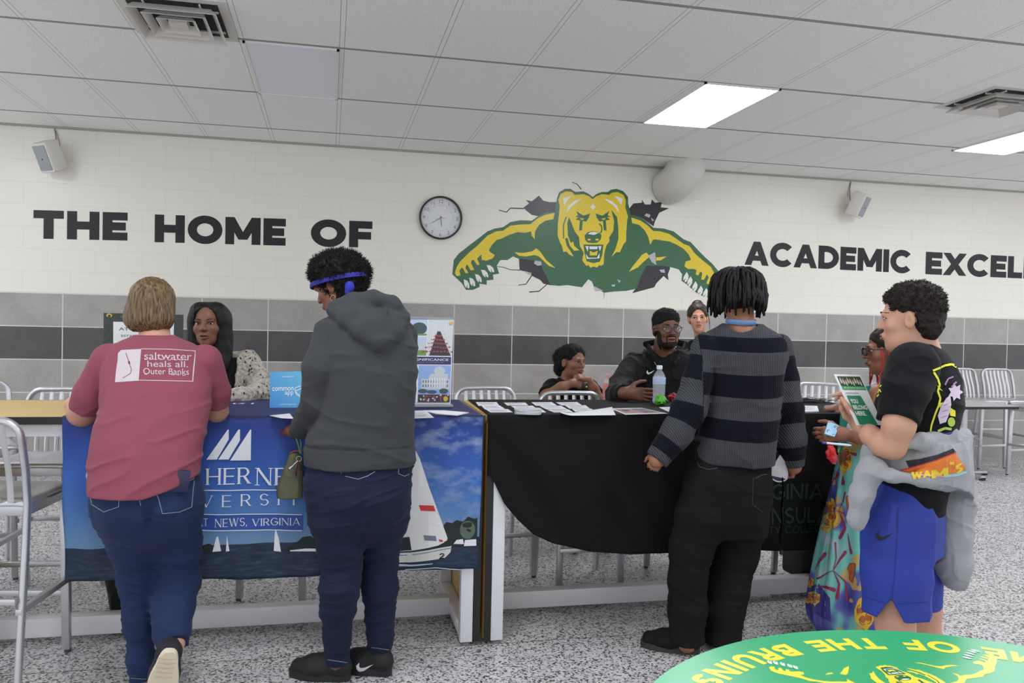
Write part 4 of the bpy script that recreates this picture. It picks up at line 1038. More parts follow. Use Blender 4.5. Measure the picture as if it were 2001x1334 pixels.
def sole_part(name, heel, toe, m, parent, base, w=.046, th=.026, up=(0, 0, 1), d0=-.001):
    heel, toe, up = Vector(heel), Vector(toe), Vector(up).normalized(); f = toe - heel; L = f.length; f /= L; sd = f.cross(up); n = 40; out = []
    for i in range(n):
        a = 2 * math.pi * i / n; c, s = math.cos(a), math.sin(a); x = .5 - .5 * c
        ww = w * (.80 + .24 * math.sin(math.pi * min(1, max(0, (x - .28) / .72)))) * abs(s) ** .62 * (1 if s >= 0 else -1)
        out.append(heel + f * (x * L) + sd * ww)
    vs = [p + up * d0 for p in out] + [p + up * (d0 + th) for p in out]
    mb = MB(); mb.add([v - base for v in vs], [tuple(range(n))[::-1], tuple(range(n, 2 * n))] + [(i, (i + 1) % n, n + (i + 1) % n, n + i) for i in range(n)])
    return mb.build(name, m, parent, angle=50)
def swoosh(cx, cy, w, flip=1, tilt=0.0):  # curved tick mark in pixels
    top = [(0, .42), (.04, .72), (.14, .92), (.3, .96), (.5, .82), (1, .28)]; bot = [(1, .28), (.52, .56), (.32, .62), (.22, .58), (.17, .46), (.19, .14)]
    q = top + bot[1:]; c, s = math.cos(tilt), math.sin(tilt)
    return [[(cx + w * flip * (x * c - (y - .5) * .62 * s), cy + w * (x * s + (y - .5) * .62 * c)) for x, y in q]]

# ------------------------------------------------------------------ people standing on our side of the tables
denim = cloth_mat('denim', (38, 56, 98), .8, 520, (5, .14), .3); denim_dark = cloth_mat('dark_denim', (27, 38, 68), .8, 520, (5, .14), .3)
stitch = mat('stitching', (142, 148, 160), .7)
# --- woman in the pink tee
def woman_pink():
    th = view_angle(at(295, 800, 3.5)); base = at(285, 1330, 3.45)
    skin = skin_mat('skin_fair', (190, 142, 122)); B = Sdf(); H = head_matrix(at(300, 600, 3.70), .25, .12)
    add_head(B, H)
    B.cone(at(302, 640, 3.68), at(303, 690, 3.62), .058, .07, .03)
    trows = rows_of([(655, 268, 335, 3.64, .06), (664, 240, 365, 3.62, .085), (674, 222, 388, 3.60, .10), (690, 208, 402, 3.585, .125), (715, 198, 411, 3.57, .15), (755, 194, 415, 3.53, .175), (800, 194, 413, 3.49, .185), (832, 183, 402, 3.455, .185), (870, 176, 397, 3.42, .185), (910, 172.5, 395, 3.40, .185), (940, 171.5, 392, 3.39, .185), (962, 171.5, 390, 3.385, .185)], th)
    B.loft(trows[1:], th, .03, grow=-.038)
    aL = [J(212, 706, 3.58, 62), J(178, 775, 3.62, 62), J(160, 806, 3.66, 56)]; fL = [J(160, 806, 3.66, 52), J(170, 812, 3.73, 44), J(143, 790, 3.92, 30)]
    aR = [J(402, 706, 3.58, 60), J(420, 770, 3.62, 50), J(424, 803, 3.67, 44)]; fR = [J(424, 803, 3.67, 42), J(412, 806, 3.78, 40), J(385, 800, 3.98, 26)]
    for c in (aL, aR): B.chain(c, .02, grow=-.006)
    for c in (fL, fR): B.chain(c, .02)
    wl = fL[-1][0]; add_hand(B, wl, (.08, .9, .1), (0, 0, -1), (1, 0, 0), .3, 1.0); wr = fR[-1][0]; add_hand(B, wr, (-.3, .9, 0), (0, 0, -1), (-1, 0, 0), .3)
    lL = [J(240, 985, 3.41, 112), J(262, 1060, 3.45, 92), J(269, 1125, 3.49, 70), J(272, 1215, 3.46, 54), J(276, 1290, 3.44, 46), J(277, 1326, 3.44, 43)]
    lR = [J(340, 975, 3.41, 104), J(346, 1060, 3.47, 80), J(345, 1130, 3.50, 80), J(338, 1190, 3.40, 72), J(336, 1228, 3.33, 62), J(340, 1258, 3.28, 54)]
    for c in (lL, lR): B.chain(c, .03, grow=-.016)
    footR = at(313, 1338, 3.24); B.cone(lR[-1][0], footR, .034, .03, .02); B.cone(lL[-1][0], lL[-1][0] + Vector((.02, .12, -.05)), .035, .03, .02)
    P, bd = new_person(B, skin, .0055, base, 'woman in a pink printed tee leaning on the blue cloth, one heel lifted'); b0 = P.location
    # jeans
    Q = Sdf(); Q.loft(rows_of([(890, 184, 384, 3.41, .15), (925, 180, 388, 3.40, .172), (960, 179, 392, 3.395, .17), (985, 181, 392, 3.39, .18), (1010, 187, 391, 3.40, .165), (1035, 198, 388, 3.41, .135), (1060, 225, 368, 3.42, .09), (1085, 262, 335, 3.43, .04)], th), th, .04, 2.3)
    Q.chain(lL, .035, cut=True); Q.chain(lR, .035, cut=True)
    Q.cone(at(290, 975, 3.215), at(289, 1040, 3.25), .006, .008, .03, kind='sub')
    Q.disp(folds(2, 6, 30, .011, None, .25)); Q.disp(folds(5, 5, 9, .006))
    jo, jb = finish(Q, 'jeans', denim, .0055, P, b0)
    st = lambda pts, w=1.1: stroke(pts, w)
    px_decal('pocket_stitching', [(stitch, st([(233, 968), (232, 990), (203, 1000), (180, 985), (177, 972)]) + st([(270, 966), (275, 988)]) + st([(303, 957), (310, 975), (317, 1003)]) + st([(308, 955), (345, 950), (372, 938), (379, 934)]) + st([(317, 1003), (350, 1000), (374, 990), (379, 938)]) + st([(256, 1324), (285, 1326)]) + st([(349, 1246), (358, 1262), (364, 1292)]))], jb, jo, b0)
    # tee
    T = Sdf(); T.loft(trows, th, .02, 2.35)
    aL2 = [J(214, 706, 3.58, 70), J(180, 772, 3.615, 70), J(171, 797, 3.635, 66)]; aR2 = [J(400, 706, 3.58, 66), J(424, 765, 3.62, 52), J(427, 790, 3.64, 46)]
    T.chain(aL2, .014, cut=True); T.chain(aR2, .012, cut=True)
    T.disp(folds(7, 4, 15, .014, lambda p: np.clip((1.25 - p[:, 2]) / .2, .1, 1), -.35)); T.disp(folds(9, 9, 16, .004))
    hz = lambda p: np.interp(p[:, 0], [at(175, 960, 3.4).x, at(300, 962, 3.4).x, at(345, 950, 3.4).x, at(392, 928, 3.4).x], [at(175, 963, 3.3).z, at(300, 963, 3.3).z, at(345, 949, 3.3).z, at(392, 928, 3.3).z])
    T.cut(lambda p: hz(p) - p[:, 2] - .006)
    T.cone(at(302, 640, 3.70), at(303, 672, 3.64), .064, .062, .006, kind='sub')
    pink = cloth_mat('pink_cotton', (168, 88, 106), .9, 420, (7, .07))
    to, tb = finish(T, 'tee_shirt', pink, .005, P, b0)
    pw = mat('shirt_print_white', (188, 178, 184), .8)
    box = stroke([(276, 682), (330, 682.5), (382, 686), (378, 715), (376, 745), (330, 744), (271, 743)], 1.3) + stroke([(382, 685), (376.4, 746)], 1.3)
    blk = [[(231, 690), (237, 684), (276, 682), (271, 744), (225, 747), (227, 725), (230, 705)]]
    tx = []
    for s_, x0, x1, yb, sz in (('saltwater', 282, 374, 702, 21), ('heals all.', 288, 367, 716.5, 18), ('Outer Banks', 280, 369, 731, 18)):
        q = text_polys(s_, sz, bold=.012); xs = [x for a in q for x, y in a]; a0, a1 = min(xs), max(xs)
        tx += [[(x0 + (x - a0) / (a1 - a0) * (x1 - x0), yb + 1.2 * (x - a0) / (a1 - a0) - y * .95) for x, y in a] for a in q]
    for x, y in ((283, 703), (292, 703), (302, 703), (314, 703), (329, 704), (341, 704), (352, 704), (362, 704), (283, 732), (336, 733), (346, 733), (357, 734)): tx += rect(x - 1, x + 5, y - 1.2, y)
    isl = stroke([(246, 690), (252, 706), (253, 711), (257, 722), (255, 730), (240, 739)], 1.3)
    px_decal('shirt_print', [(pw, blk + box + tx), (mat('shirt_print_maroon', (120, 44, 66), .8), isl + [[(250, 706), (254, 706), (255, 712), (251, 711)]])], tb, to, b0, cell=4)
    # phone in the pocket, ring, shoes
    ph = MB(); M = Matrix.Translation(at(352, 938, 3.215)) @ Matrix.Rotation(-th, 4, 'Z') @ Matrix.Rotation(R(-6), 4, 'Y')
    hit = jb['bvh'].ray_cast(Vector((0, 0, CAM_H)), ray(352, 940).normalized())
    M = Matrix.Translation(hit[0] + Vector((0, -.016, .012))) @ Matrix.Rotation(-th, 4, 'Z') @ Matrix.Rotation(R(6), 4, 'Y')
    phone = ph.box(-.037, .037, -.006, .006, -.05, .034, .005, M).build('phone', mat('phone_case_navy', (26, 24, 66), .35)); tag(phone, 'navy cased phone poking out of the pink tee woman\'s back pocket', 'phone')
    # left shoe flat, right shoe on its toe with the sole towards us
    shoe_m = mat('black_canvas_shoe', (26, 27, 34), .8, bump=(300, .3, .001)); sole_m = mat('cream_rubber', (214, 203, 178), .65, bump=(60, .35, .002))
    hl = at(277, 1352, 3.42); hl.z = 0; tl = hl + Vector((-.03, .25, 0)); Z = Sdf(); shoe(Z, hl, tl); finish(Z, 'shoe', shoe_m, .005, P, b0); sole_part('sole', hl, tl, sole_m, P, b0)
    toe = at(308, 1372, 3.21); toe.z = .035; heel = at(333, 1268, 3.16); upv = Vector((-.10, .95, .30)); 
    Z = Sdf(); shoe(Z, heel, toe, upv, .046, .075); sh, _ = finish(Z, 'shoe', shoe_m, .005, P, b0)
    sole_part('sole', heel, toe, sole_m, sh, b0, .052, .026, upv, -.018)
    rr = [heel + (toe - heel) * t + Vector((0, -.0185, 0)) for t in (.12, .2, .28, .36, .44, .62, .7, .78, .86)]
    sdv = (toe - heel).normalized().cross(upv.normalized()); tr = MB()
    for i, c in enumerate(rr): tr.tube([c - sdv * .030 - upv * .0005 - b0, c + upv * -.002 - b0 + (toe - heel) * .012, c + sdv * .030 - b0], .0022, 6)
    tr.build('tread', mat('cream_rubber_worn', (186, 172, 144), .7), sh)
    # bob haircut
    Rm = H.to_3x3(); K = Sdf()
    def e(c, r, k=.02, kind='add'): K.ell(H @ Vector(c), r, Rm, k, kind)
    e((0, -.016, .036), (.086, .104, .09)); e((0, -.03, -.03), (.098, .086, .085), .03); e((.0, -.04, -.062), (.094, .066, .05), .03)
    e((0, .10, -.05), (.055, .07, .10), .02, 'sub'); K.plane(H @ Vector((0, 0, -.098)), Rm @ Vector((0, .25, -1)), 0)
    K.disp(lambda p: .007 * (vnoise(p * np.array([70, 70, 7]), 1, 4) - .5) + .005 * (vnoise(p * np.array([160, 160, 14]), 1, 6) - .5))
    V, F = K.mesh(.0045)
    hair_obj(V, F, hair_mat('blonde_hair', (50, 38, 28), .45, (126, 100, 66)), P, b0)
    g = MB().lathe([(.0, 0)], 3) if False else None
woman_pink()

# --- woman in the grey hoodie
def woman_hoodie():
    th = view_angle(at(700, 800, 3.4)); base = at(690, 1320, 3.42)
    skin = skin_mat('skin_brown', (126, 78, 56)); B = Sdf(); H = head_matrix(at(660, 558, 3.46), R(-58), R(24), R(0))
    add_head(B, H, .98)
    B.cone(at(668, 590, 3.46), at(690, 640, 3.44), .056, .065, .03)
    trows = rows_of([(600, 668, 775, 3.40, .07), (616, 645, 792, 3.40, .10), (640, 634, 802, 3.40, .125), (680, 632, 811, 3.40, .15), (730, 634, 812, 3.40, .165), (780, 632, 809, 3.40, .165), (815, 622, 807, 3.40, .165), (845, 603, 811, 3.40, .165), (872, 594, 812, 3.40, .165), (900, 592, 811, 3.40, .165), (906, 594, 810, 3.40, .16)], th)
    B.loft(trows[2:], th, .03, grow=-.03)
    aL = [J(645, 650, 3.38, 58), J(632, 720, 3.37, 74), J(626, 785, 3.40, 68), J(596, 830, 3.52, 46), J(584, 842, 3.58, 38)]
    aR = [J(792, 655, 3.42, 46), J(788, 730, 3.44, 44), J(760, 800, 3.56, 40), J(690, 820, 3.74, 34)]
    B.chain(aL, .02, grow=-.018); B.chain(aR, .02, grow=-.016)
    wl = aL[-1][0]; wl = wl + Vector((-.025, .02, 0)); B.cone(aL[-1][0], wl, .027, .026, .01); add_hand(B, wl, (-.25, .75, -.15), (.1, 0, -1), (.9, .3, 0), .5, 1.0)
    wr = aR[-1][0]; add_hand(B, wr, (-.8, .5, 0), (0, 0, -1), (.3, .8, 0), .4)
    lL = [J(655, 950, 3.37, 112), J(660, 1010, 3.37, 106), J(666, 1070, 3.38, 82), J(668, 1105, 3.39, 72), J(663, 1150, 3.36, 70), J(660, 1190, 3.37, 60), J(658, 1240, 3.39, 48), J(659, 1292, 3.40, 42)]
    lR = [J(748, 950, 3.44, 104), J(752, 1010, 3.44, 88), J(744, 1070, 3.46, 68), J(742, 1110, 3.47, 62), J(743, 1150, 3.45, 64), J(742, 1200, 3.45, 52), J(744, 1240, 3.44, 42), J(744, 1266, 3.44, 36)]
    for c in (lL, lR): B.chain(c, .03, grow=-.013)
    tL = at(592, 1330, 3.40); tL.z = 0; hL = at(684, 1345, 3.40); hL.z = 0; hL = hL + Vector((0, 0, 0)); tL = hL + Vector((-.245, .10, 0))
    hR = at(765, 1308, 3.42); hR.z = 0; tR = hR + Vector((-.235, .12, 0))
    anL = hL + Vector((-.055, .022, .09)); anR = hR + Vector((-.052, .026, .09))
    B.chain([(lL[-1][0], .033), (anL, .032), (hL + (tL - hL) * .3 + Vector((0, 0, .04)), .03)], .02); B.chain([(lR[-1][0], .031), (anR, .032), (hR + (tR - hR) * .3 + Vector((0, 0, .04)), .03)], .02)
    P, bd = new_person(B, skin, .0045, base, 'woman in a charcoal hoodie and jeans with an afro and blue headband'); b0 = P.location
    Q = Sdf(); Q.loft(rows_of([(870, 602, 803, 3.40, .14), (905, 600, 805, 3.40, .15), (935, 600, 803, 3.40, .165), (965, 601, 801, 3.395, .175), (990, 606, 797, 3.40, .16), (1015, 616, 788, 3.40, .13), (1040, 640, 765, 3.41, .085), (1062, 675, 735, 3.41, .04)], th), th, .04, 2.3)
    Q.chain(lL, .03, cut=True); Q.chain(lR, .03, cut=True)
    Q.cone(at(712, 950, 3.205), at(707, 1010, 3.235), .006, .008, .03, kind='sub')
    Q.disp(folds(12, 6, 34, .010, None, -.2)); Q.disp(folds(15, 5, 9, .005))
    jo, jb = finish(Q, 'jeans', denim_dark, .005, P, b0)
    px_decal('pocket_stitching', [(stitch, stroke([(664, 915), (667, 925)], 1) + stroke([(675, 930), (700, 936), (718, 930), (733, 921)], 1) + stroke([(780, 905), (778, 925), (790, 930), (799, 926)], 1) + stroke([(640, 1288), (678, 1294)], 1) + stroke([(726, 1264), (760, 1269)], 1))], jb, jo, b0)
    T = Sdf(); T.loft(trows, th, .03, 2.5)
    T.chain(aL, .012, cut=True, grow=.002); T.chain(aR, .02, cut=True)
    # hood lying on the back
    for pts, k in (([(656, 600, 3.36, 26), (690, 588, 3.34, 30), (730, 586, 3.33, 32), (766, 596, 3.35, 32), (782, 620, 3.38, 30)], .015), ([(648, 606, 3.35, 20), (676, 622, 3.30, 30), (706, 646, 3.27, 36), (742, 668, 3.255, 40), (768, 650, 3.29, 40), (782, 624, 3.36, 32)], .012),
                   ([(690, 606, 3.32, 44), (730, 640, 3.29, 56), (756, 630, 3.31, 44)], .03)):
        T.chain([J(*q_) for q_ in pts], k)
    T.chain([J(755, 606, 3.275, 5), J(748, 634, 3.255, 6), J(752, 660, 3.25, 5)], .006)
    T.cone(J(768, 604, 3.30, 6)[0], J(762, 640, 3.27, 6)[0], .007, .009, .008, kind='sub')
    T.chain([J(690, 655, 3.285, 5), J(720, 680, 3.265, 5), J(750, 684, 3.262, 5)], .004)
    T.cone(at(668, 588, 3.47), at(690, 612, 3.45), .062, .062, .01, kind='sub')
    T.disp(folds(21, 5, 11, .010, None, .2)); T.disp(folds(23, 9, 16, .005))
    hem = lambda z0: (lambda p: np.where(np.abs(p[:, 2] - z0) < .004, .003, 0.0))
    zh = at(700, 868, 3.4).z; T.disp(hem(zh))
    grey = cloth_mat('charcoal_fleece', (76, 78, 82), .95, 300, (60, .10), .4)
    to, tb = finish(T, 'hoodie', grey, .005, P, b0)
    # afro hair with strands, headband, earring
    Rm = H.to_3x3(); K = Sdf(); c = at(664, 534, 3.47)
    K.ell(c + Vector((0, 0, .006)), (.122, .118, .088), None, .02); K.ell(at(664, 553, 3.48), (.086, .095, .07), None, .03); K.ell(H @ Vector((0, -.03, -.035)), (.076, .080, .075), Rm, .03)
    K.ell(H @ Vector((0, .10, -.03)), (.07, .075, .085), Rm, .015, 'sub')
    K.plane(H @ Vector((0, -.0, -.085)), Rm @ Vector((0, .1, -1)))
    for x in (-1, 1): K.ell(H @ Vector((x * .085, .0, -.03)), (.03, .03, .05), Rm, .01, 'sub')
    K.disp(lambda p: .016 * (vnoise(p, 48, 2) - .5) + .012 * (vnoise(p, 105, 5) - .5))
    V, F = K.mesh(.005); kh = hair_mat('black_coily_hair', (14, 13, 14), .75)
    up = V[F].mean(1)[:, 2] > at(664, 575, 3.47).z
    hair_obj(V, F, kh, P, b0, fuzz(V, F[up], 5200, .017, 4, .0013, .6))
    hb = []
    n = 40
    for i in range(n + 1):
        a = 2 * math.pi * i / n; q = H @ Vector((.101 * math.sin(a), -.012 + .119 * math.cos(a), .016 + .022 * math.cos(a))); hb.append(q - b0)
    m = MB(); m.tube(hb, .0065, 8, (1.6, .5), caps=False); band = m.build('headband', mat('blue_bandana', (40, 44, 140), .8, vary=(120, .5)), P)
    hit = at(683, 560, 3.355); MB().sphere(hit - b0, (.020, .014, .024), 12).sphere(hit - b0 + Vector((-.006, 0, -.018)), (.013, .009, .018), 10).build('headband_knot', mat('blue_bandana_knot', (40, 48, 160), .8), P)
    ec = H @ Vector((-.083, -.006, -.048)); m = MB(); m.tube([ec - b0 + Rm @ Vector((0, .011 * math.sin(a), -.012 + .011 * math.cos(a))) for a in [2 * math.pi * i / 20 for i in range(21)]], .0014, 6); m.build('earring', mat('gold_metal', (200, 168, 110), .3, 1), P)
    # trainers
    sm = mat('black_mesh_trainer', (20, 20, 22), .7, bump=(260, .4, .001)); so_ = mat('black_rubber', (26, 26, 28), .5)
    sock = mat('blue_sock', (44, 40, 130), .9)
    for hh, tt, sw in ((hL, tL, [(612, 1330, 34)]), (hR, tR, [(696, 1302, 34)])):
        Z = Sdf(); shoe(Z, hh + Vector((0, 0, .018)), tt + Vector((0, 0, .012)), (0, 0, 1), .047, .07)
        f = (tt - hh).normalized(); Z.cone(hh + f * .045 + Vector((0, 0, .10)), hh + f * .06 + Vector((0, 0, .14)), .027, .03, .006, kind='sub')
        Z.cone(hh + f * .095 + Vector((0, 0, .09)), hh + f * .085 + Vector((0, 0, .125)), .022, .013, .02)
        so2, sb = finish(Z, 'shoe', sm, .0045, P, b0); s1 = sole_part('sole', hh, tt, so_, so2, b0, .05, .034)
        for x, y, w in sw: px_decal('logo', [(mat('logo_white', (226, 226, 230), .5), swoosh(x, y, w, 1, .0))], sb, so2, b0, cell=4)
        Z = Sdf(); Z.chain([(hh + f * .055 + Vector((0, 0, .06)), .036), (hh + f * .055 + Vector((0, 0, .098)), .035)], .01, cut=True); finish(Z, 'sock', sock, .004, P, b0)
    # little green purse hanging from her hand
    pm = mat('olive_leather', (84, 86, 62), .55, vary=(20, .1)); t = at(579, 852, 3.57); e = empty('purse', (t.x, t.y, t.z)); tag(e, 'small olive green zip purse hanging from the hoodie woman\'s hand', 'purse')
    def q(px, py, dy=0.0): return at(px, py, 3.56 + dy) - Vector(e.location)
    S2 = Sdf(); o_ = Vector(e.location)
    w0 = [(577, 886, 18), (577, 905, 30), (572, 930, 42), (568, 955, 50), (567, 972, 50)]
    S2.loft([(at(x, y, 3.56).z, at(x, y, 3.56).x, 3.56, w / 2 * .00205, .012 + .012 * i / 4) for i, (x, y, w) in enumerate(w0)], 0, .01, 2.6)
    S2.disp(folds(3, 20, 20, .006)); g1, gb = finish(S2, 'pouch', pm, .004, e, o_)
    m = MB(); m.tube([q(566, 885, -.012), q(578, 880, -.014), q(590, 884, -.012)], .003, 6); m.build('zip', mat('zip_red', (150, 52, 48), .5), g1)
    m = MB(); m.tube([q(570, 836), q(577, 850, -.01), q(583, 868, -.012), q(587, 886, -.012)], .004, 8); m.tube([q(583, 842), q(588, 862, -.01), q(588, 886, -.012)], .003, 8); m.build('wrist_strap', mat('strap_green', (96, 128, 96), .6), e)
    kk = e2 = empty('key_ring', at(584, 900, 3.53)); tag(kk, 'bunch of keys and charms clipped on the olive purse', 'keys'); ko = Vector(kk.location)
    def kq(px, py): return at(px, py, 3.53) - ko
    silver = mat('key_silver', (190, 192, 198), .3, .9)
    m = MB(); m.tube([kq(584 + 5 * math.sin(a), 896 + 5 * math.cos(a)) for a in [2 * math.pi * i / 16 for i in range(17)]], .001, 6); m.build('ring', silver, kk)
    for x, y, mm in ((566, 916, silver), (572, 926, silver), (578, 930, mat('key_black', (24, 24, 26), .5)), (586, 926, mat('key_red', (186, 44, 40), .5)), (590, 918, mat('key_black'))):
        a, b = kq(582, 900), kq(x, y); MB().tube([a, a.lerp(b, .6), b], [.002, .0025, .006], 8, (1, .4)).build('key', mm, kk)
woman_hoodie()

# --- youth in the striped sweater
def youth_striped():
    th = view_angle(at(1435, 800, 3.45)); base = at(1390, 1260, 3.46)
    skin = skin_mat('skin_tan', (160, 110, 82)); B = Sdf(); H = head_matrix(at(1441, 574, 3.50), R(22), R(4))
    add_head(B, H)
    B.cone(at(1447, 610, 3.48), at(1450, 660, 3.45), .056, .072, .03)
    trows = rows_of([(634, 1412, 1488, 3.44, .07), (645, 1388, 1512, 3.44, .095), (660, 1372, 1530, 3.44, .115), (690, 1366, 1536, 3.44, .135), (740, 1374, 1528, 3.44, .15), (800, 1374, 1522, 3.44, .16), (850, 1362, 1518, 3.44, .165), (880, 1350, 1514, 3.44, .17), (896, 1350, 1512, 3.44, .17), (902, 1352, 1512, 3.44, .165)], th)
    B.loft(trows[2:], th, .03, grow=-.035)
    aL = [J(1376, 672, 3.43, 44), J(1362, 740, 3.42, 52), J(1348, 796, 3.41, 62), J(1322, 848, 3.40, 58), J(1284, 898, 3.40, 46)]
    aR = [J(1524, 676, 3.46, 44), J(1532, 740, 3.46, 52), J(1538, 800, 3.44, 58), J(1546, 860, 3.42, 56), J(1552, 912, 3.42, 40)]
    for c in (aL, aR): B.chain(c, .02, grow=-.026)
    for c in (aL, aR): B.cone(c[0][0], at(1450, 700, 3.45), .022, .06, .03); B.chain(c, .03, grow=-.024)
    dL = (aL[-1][0] - aL[-2][0]).normalized(); dR = (aR[-1][0] - aR[-2][0]).normalized()
    wl = aL[-1][0] - dL * .025; wr = aR[-1][0] - dR * .02
    B.cone(aL[-1][0], wl, .028, .026); B.cone(aR[-1][0], wr, .028, .026)
    add_hand(B, wl, (-.3, .35, -.75), (.6, .6, 0), (.3, .8, -.1), .95, .80); add_hand(B, wr, (.15, .35, -.8), (-.7, .5, 0), (-.2, .8, -.2), 1.0, .80)
    lL = [J(1392, 950, 3.43, 112), J(1372, 1010, 3.43, 98), J(1352, 1070, 3.44, 80), J(1344, 1130, 3.45, 70), J(1343, 1190, 3.45, 69), J(1342, 1254, 3.44, 68)]
    lR = [J(1455, 950, 3.46, 100), J(1452, 1020, 3.46, 88), J(1440, 1080, 3.47, 80), J(1424, 1140, 3.48, 76), J(1417, 1195, 3.47, 70), J(1412, 1258, 3.46, 66)]
    for c in (lL, lR): B.chain(c, .03, grow=-.03)
    hL = at(1368, 1270, 3.42); hL.z = 0; tL = hL + Vector((-.235, .135, 0)); hR = at(1418, 1268, 3.44); hR.z = 0; tR = hR + Vector((.08, .25, 0))
    P, bd = new_person(B, skin, .0045, base, 'youth with short locs in a striped navy and grey sweater, back to us'); b0 = P.location
    Q = Sdf(); Q.loft(rows_of([(860, 1352, 1505, 3.44, .13), (895, 1345, 1507, 3.44, .14), (930, 1341, 1506, 3.44, .15), (970, 1336, 1504, 3.44, .155), (1010, 1328, 1498, 3.44, .15), (1040, 1322, 1490, 3.45, .12)], th), th, .04, 2.5)
    Q.chain(lL, .035, cut=True); Q.chain(lR, .035, cut=True)
    Q.disp(folds(32, 5, 14, .009, None, .3)); Q.disp(folds(35, 8, 22, .004))
    bk_ = mat('washed_black_denim', (25, 24, 25), .9, vary=(8, .25), bump=(420, .3, .001), spec=.15)
    jo, jb = finish(Q, 'trousers', bk_, .005, P, b0)
    ss = mat('stitch_grey', (66, 66, 68), .8)
    px_decal('pocket_stitching', [(ss, stroke([(1362, 902), (1368, 912), (1385, 917), (1402, 914)], 1.2) + stroke([(1476, 934), (1488, 928), (1498, 926)], 1.6) + stroke([(1472, 932), (1470, 985), (1490, 1000)], .8))], jb, jo, b0)
    fr = MB()                                           # frayed seams down the outer legs
    rng = random.Random(4)
    for (x0, y0, x1, y1, n) in ((1309, 1130, 1308, 1180, 9), (1462, 1140, 1448, 1240, 7)):
        for i in range(n):
            t = rng.random(); px, py = x0 + (x1 - x0) * t, y0 + (y1 - y0) * t; s_ = -1 if x0 < 1400 else 1
            a = at(px - s_ * 3, py, 3.43) - b0; b = at(px + s_ * rng.uniform(2, 6), py + rng.uniform(2, 14), 3.42) - b0; fr.tube([a, (a + b) / 2 + Vector((s_ * .004, 0, .003)), b], .0014, 5)
    fr.build('frayed_threads', bk_, jo)
    # sweater, with its stripe number carried along body and sleeves
    T = Sdf(); T.loft(trows, th, .02, 2.4); T.chain(aL, .025, cut=True); T.chain(aR, .025, cut=True)
    T.cone(at(1448, 600, 3.47), at(1450, 640, 3.42), .080, .074, .01, kind='sub')
    T.disp(folds(41, 6, 12, .010)); T.disp(folds(43, 12, 18, .004))
    zt = [at(1440, y, 3.3).z for y in (640, 657, 686, 731, 776, 820, 861, 905)]
    def stripes(V):
        z = np.interp(-V[:, 2], [-q for q in zt], [0, 1, 2, 3, 4, 5, 6, 7])
        sag = .014 * np.cos((V[:, 0] - at(1440, 700, 3.44).x) * 7); z = np.interp(-(V[:, 2] + sag - .008), [-q for q in zt], np.arange(8))
        z = np.minimum(z, 6.98); rib = (V[:, 0] * math.cos(th) - V[:, 1] * math.sin(th))
        for ch, ys in ((aL, (0, .10, .30, .49, .66, .83, .94, 1.02)), (aR, (0, .08, .30, .47, .64, .80, .93, 1.02))):
            pts = np.array([list(p[0]) for p in ch]); rr = np.array([p[1] for p in ch]); seg = np.linalg.norm(np.diff(pts, axis=0), axis=1); L = seg.sum(); acc = 0
            best = np.full(len(V), 9.); par = np.zeros(len(V))
            for i in range(len(pts) - 1):
                ba = pts[i + 1] - pts[i]; t = np.clip((V - pts[i]) @ ba / (ba @ ba), 0, 1); d = np.linalg.norm(V - pts[i] - t[:, None] * ba, axis=1) - (rr[i] + (rr[i + 1] - rr[i]) * t)
                m = d < best; best[m] = d[m]; par[m] = (acc + t[m] * seg[i]) / L; acc += seg[i]
            # outside the body's own section -> sleeve
            cx = at(1446, 760, 3.44); ux = (V[:, 0] - cx.x) * math.cos(th) - (V[:, 1] - cx.y) * math.sin(th)
            hw = np.interp(V[:, 2], [at(1440, y, 3.44).z for y in (880, 800, 700, 660)], [.172, .152, .165, .19])
            m = (best < .02) & (np.abs(ux) > hw) & ((ux < 0) == (ch is aL))
            z[m] = np.interp(par[m], ys, np.arange(8))
            rib[m] = V[m, 0] * math.cos(th) * .8 + V[m, 2] * .4
        return {'stripe': z, 'rib': rib}
    m = mat('striped_knit', (70, 71, 76), .95, sheen=.03, spec=.2); t = NT(m)
    at_ = t.node('Attribute', attribute_name='stripe'); fr2 = t.math('FRACT', t.math('MULTIPLY', at_.outputs['Fac'], .5)); navy = t.math('GREATER_THAN', fr2, .5)
    rb = t.node('Attribute', attribute_name='rib'); w = t.math('SINE', t.math('MULTIPLY', rb.outputs['Fac'], 2 * math.pi / .0075))
    nz = t.noise(t.obj(), 300, 2); gk = t.math('ADD', t.math('MULTIPLY', w, .22), t.math('ADD', t.math('MULTIPLY', nz, .5), .25))
    g_ = t.ramp(gk, [(.15, lin((40, 41, 45))), (.8, lin((80, 81, 86)))])
    t.color(t.mix(navy, g_, lin((12, 14, 25)))); t.bump(w, .5, .002)
    so, sb = finish(T, 'sweater', m, .0045, P, b0, attrs=lambda V: stripes(V))
    # neck rib, lanyard
    ln = mat('blue_lanyard', (92, 132, 182), .45)
    c = at(1449, 628, 3.45) - b0; pts = []
    for i in range(33):
        a = 2 * math.pi * i / 32; pts.append(c + Vector((.068 * math.cos(a), .066 * math.sin(a) + .004, .006 * math.sin(a) - .0 + (.004 if i % 2 else 0) * 0)))
    MB().tube(pts, .011, 8, (1.0, .16), caps=False, up=(0, 0, 1)).build('lanyard', ln, P)
    # locs
    Rm = H.to_3x3(); K = Sdf(); K.ell(H @ Vector((0, -.014, .04)), (.086, .104, .084), Rm, .02); K.ell(H @ Vector((0, -.03, -.01)), (.088, .085, .07), Rm, .03); K.ell(H @ Vector((0, .10, -.03)), (.07, .07, .08), Rm, .015, 'sub')
    K.disp(lambda p: .008 * (vnoise(p, 60, 2) - .5)); V, F = K.mesh(.005)
    mb = MB(); rng = random.Random(11); tips = []
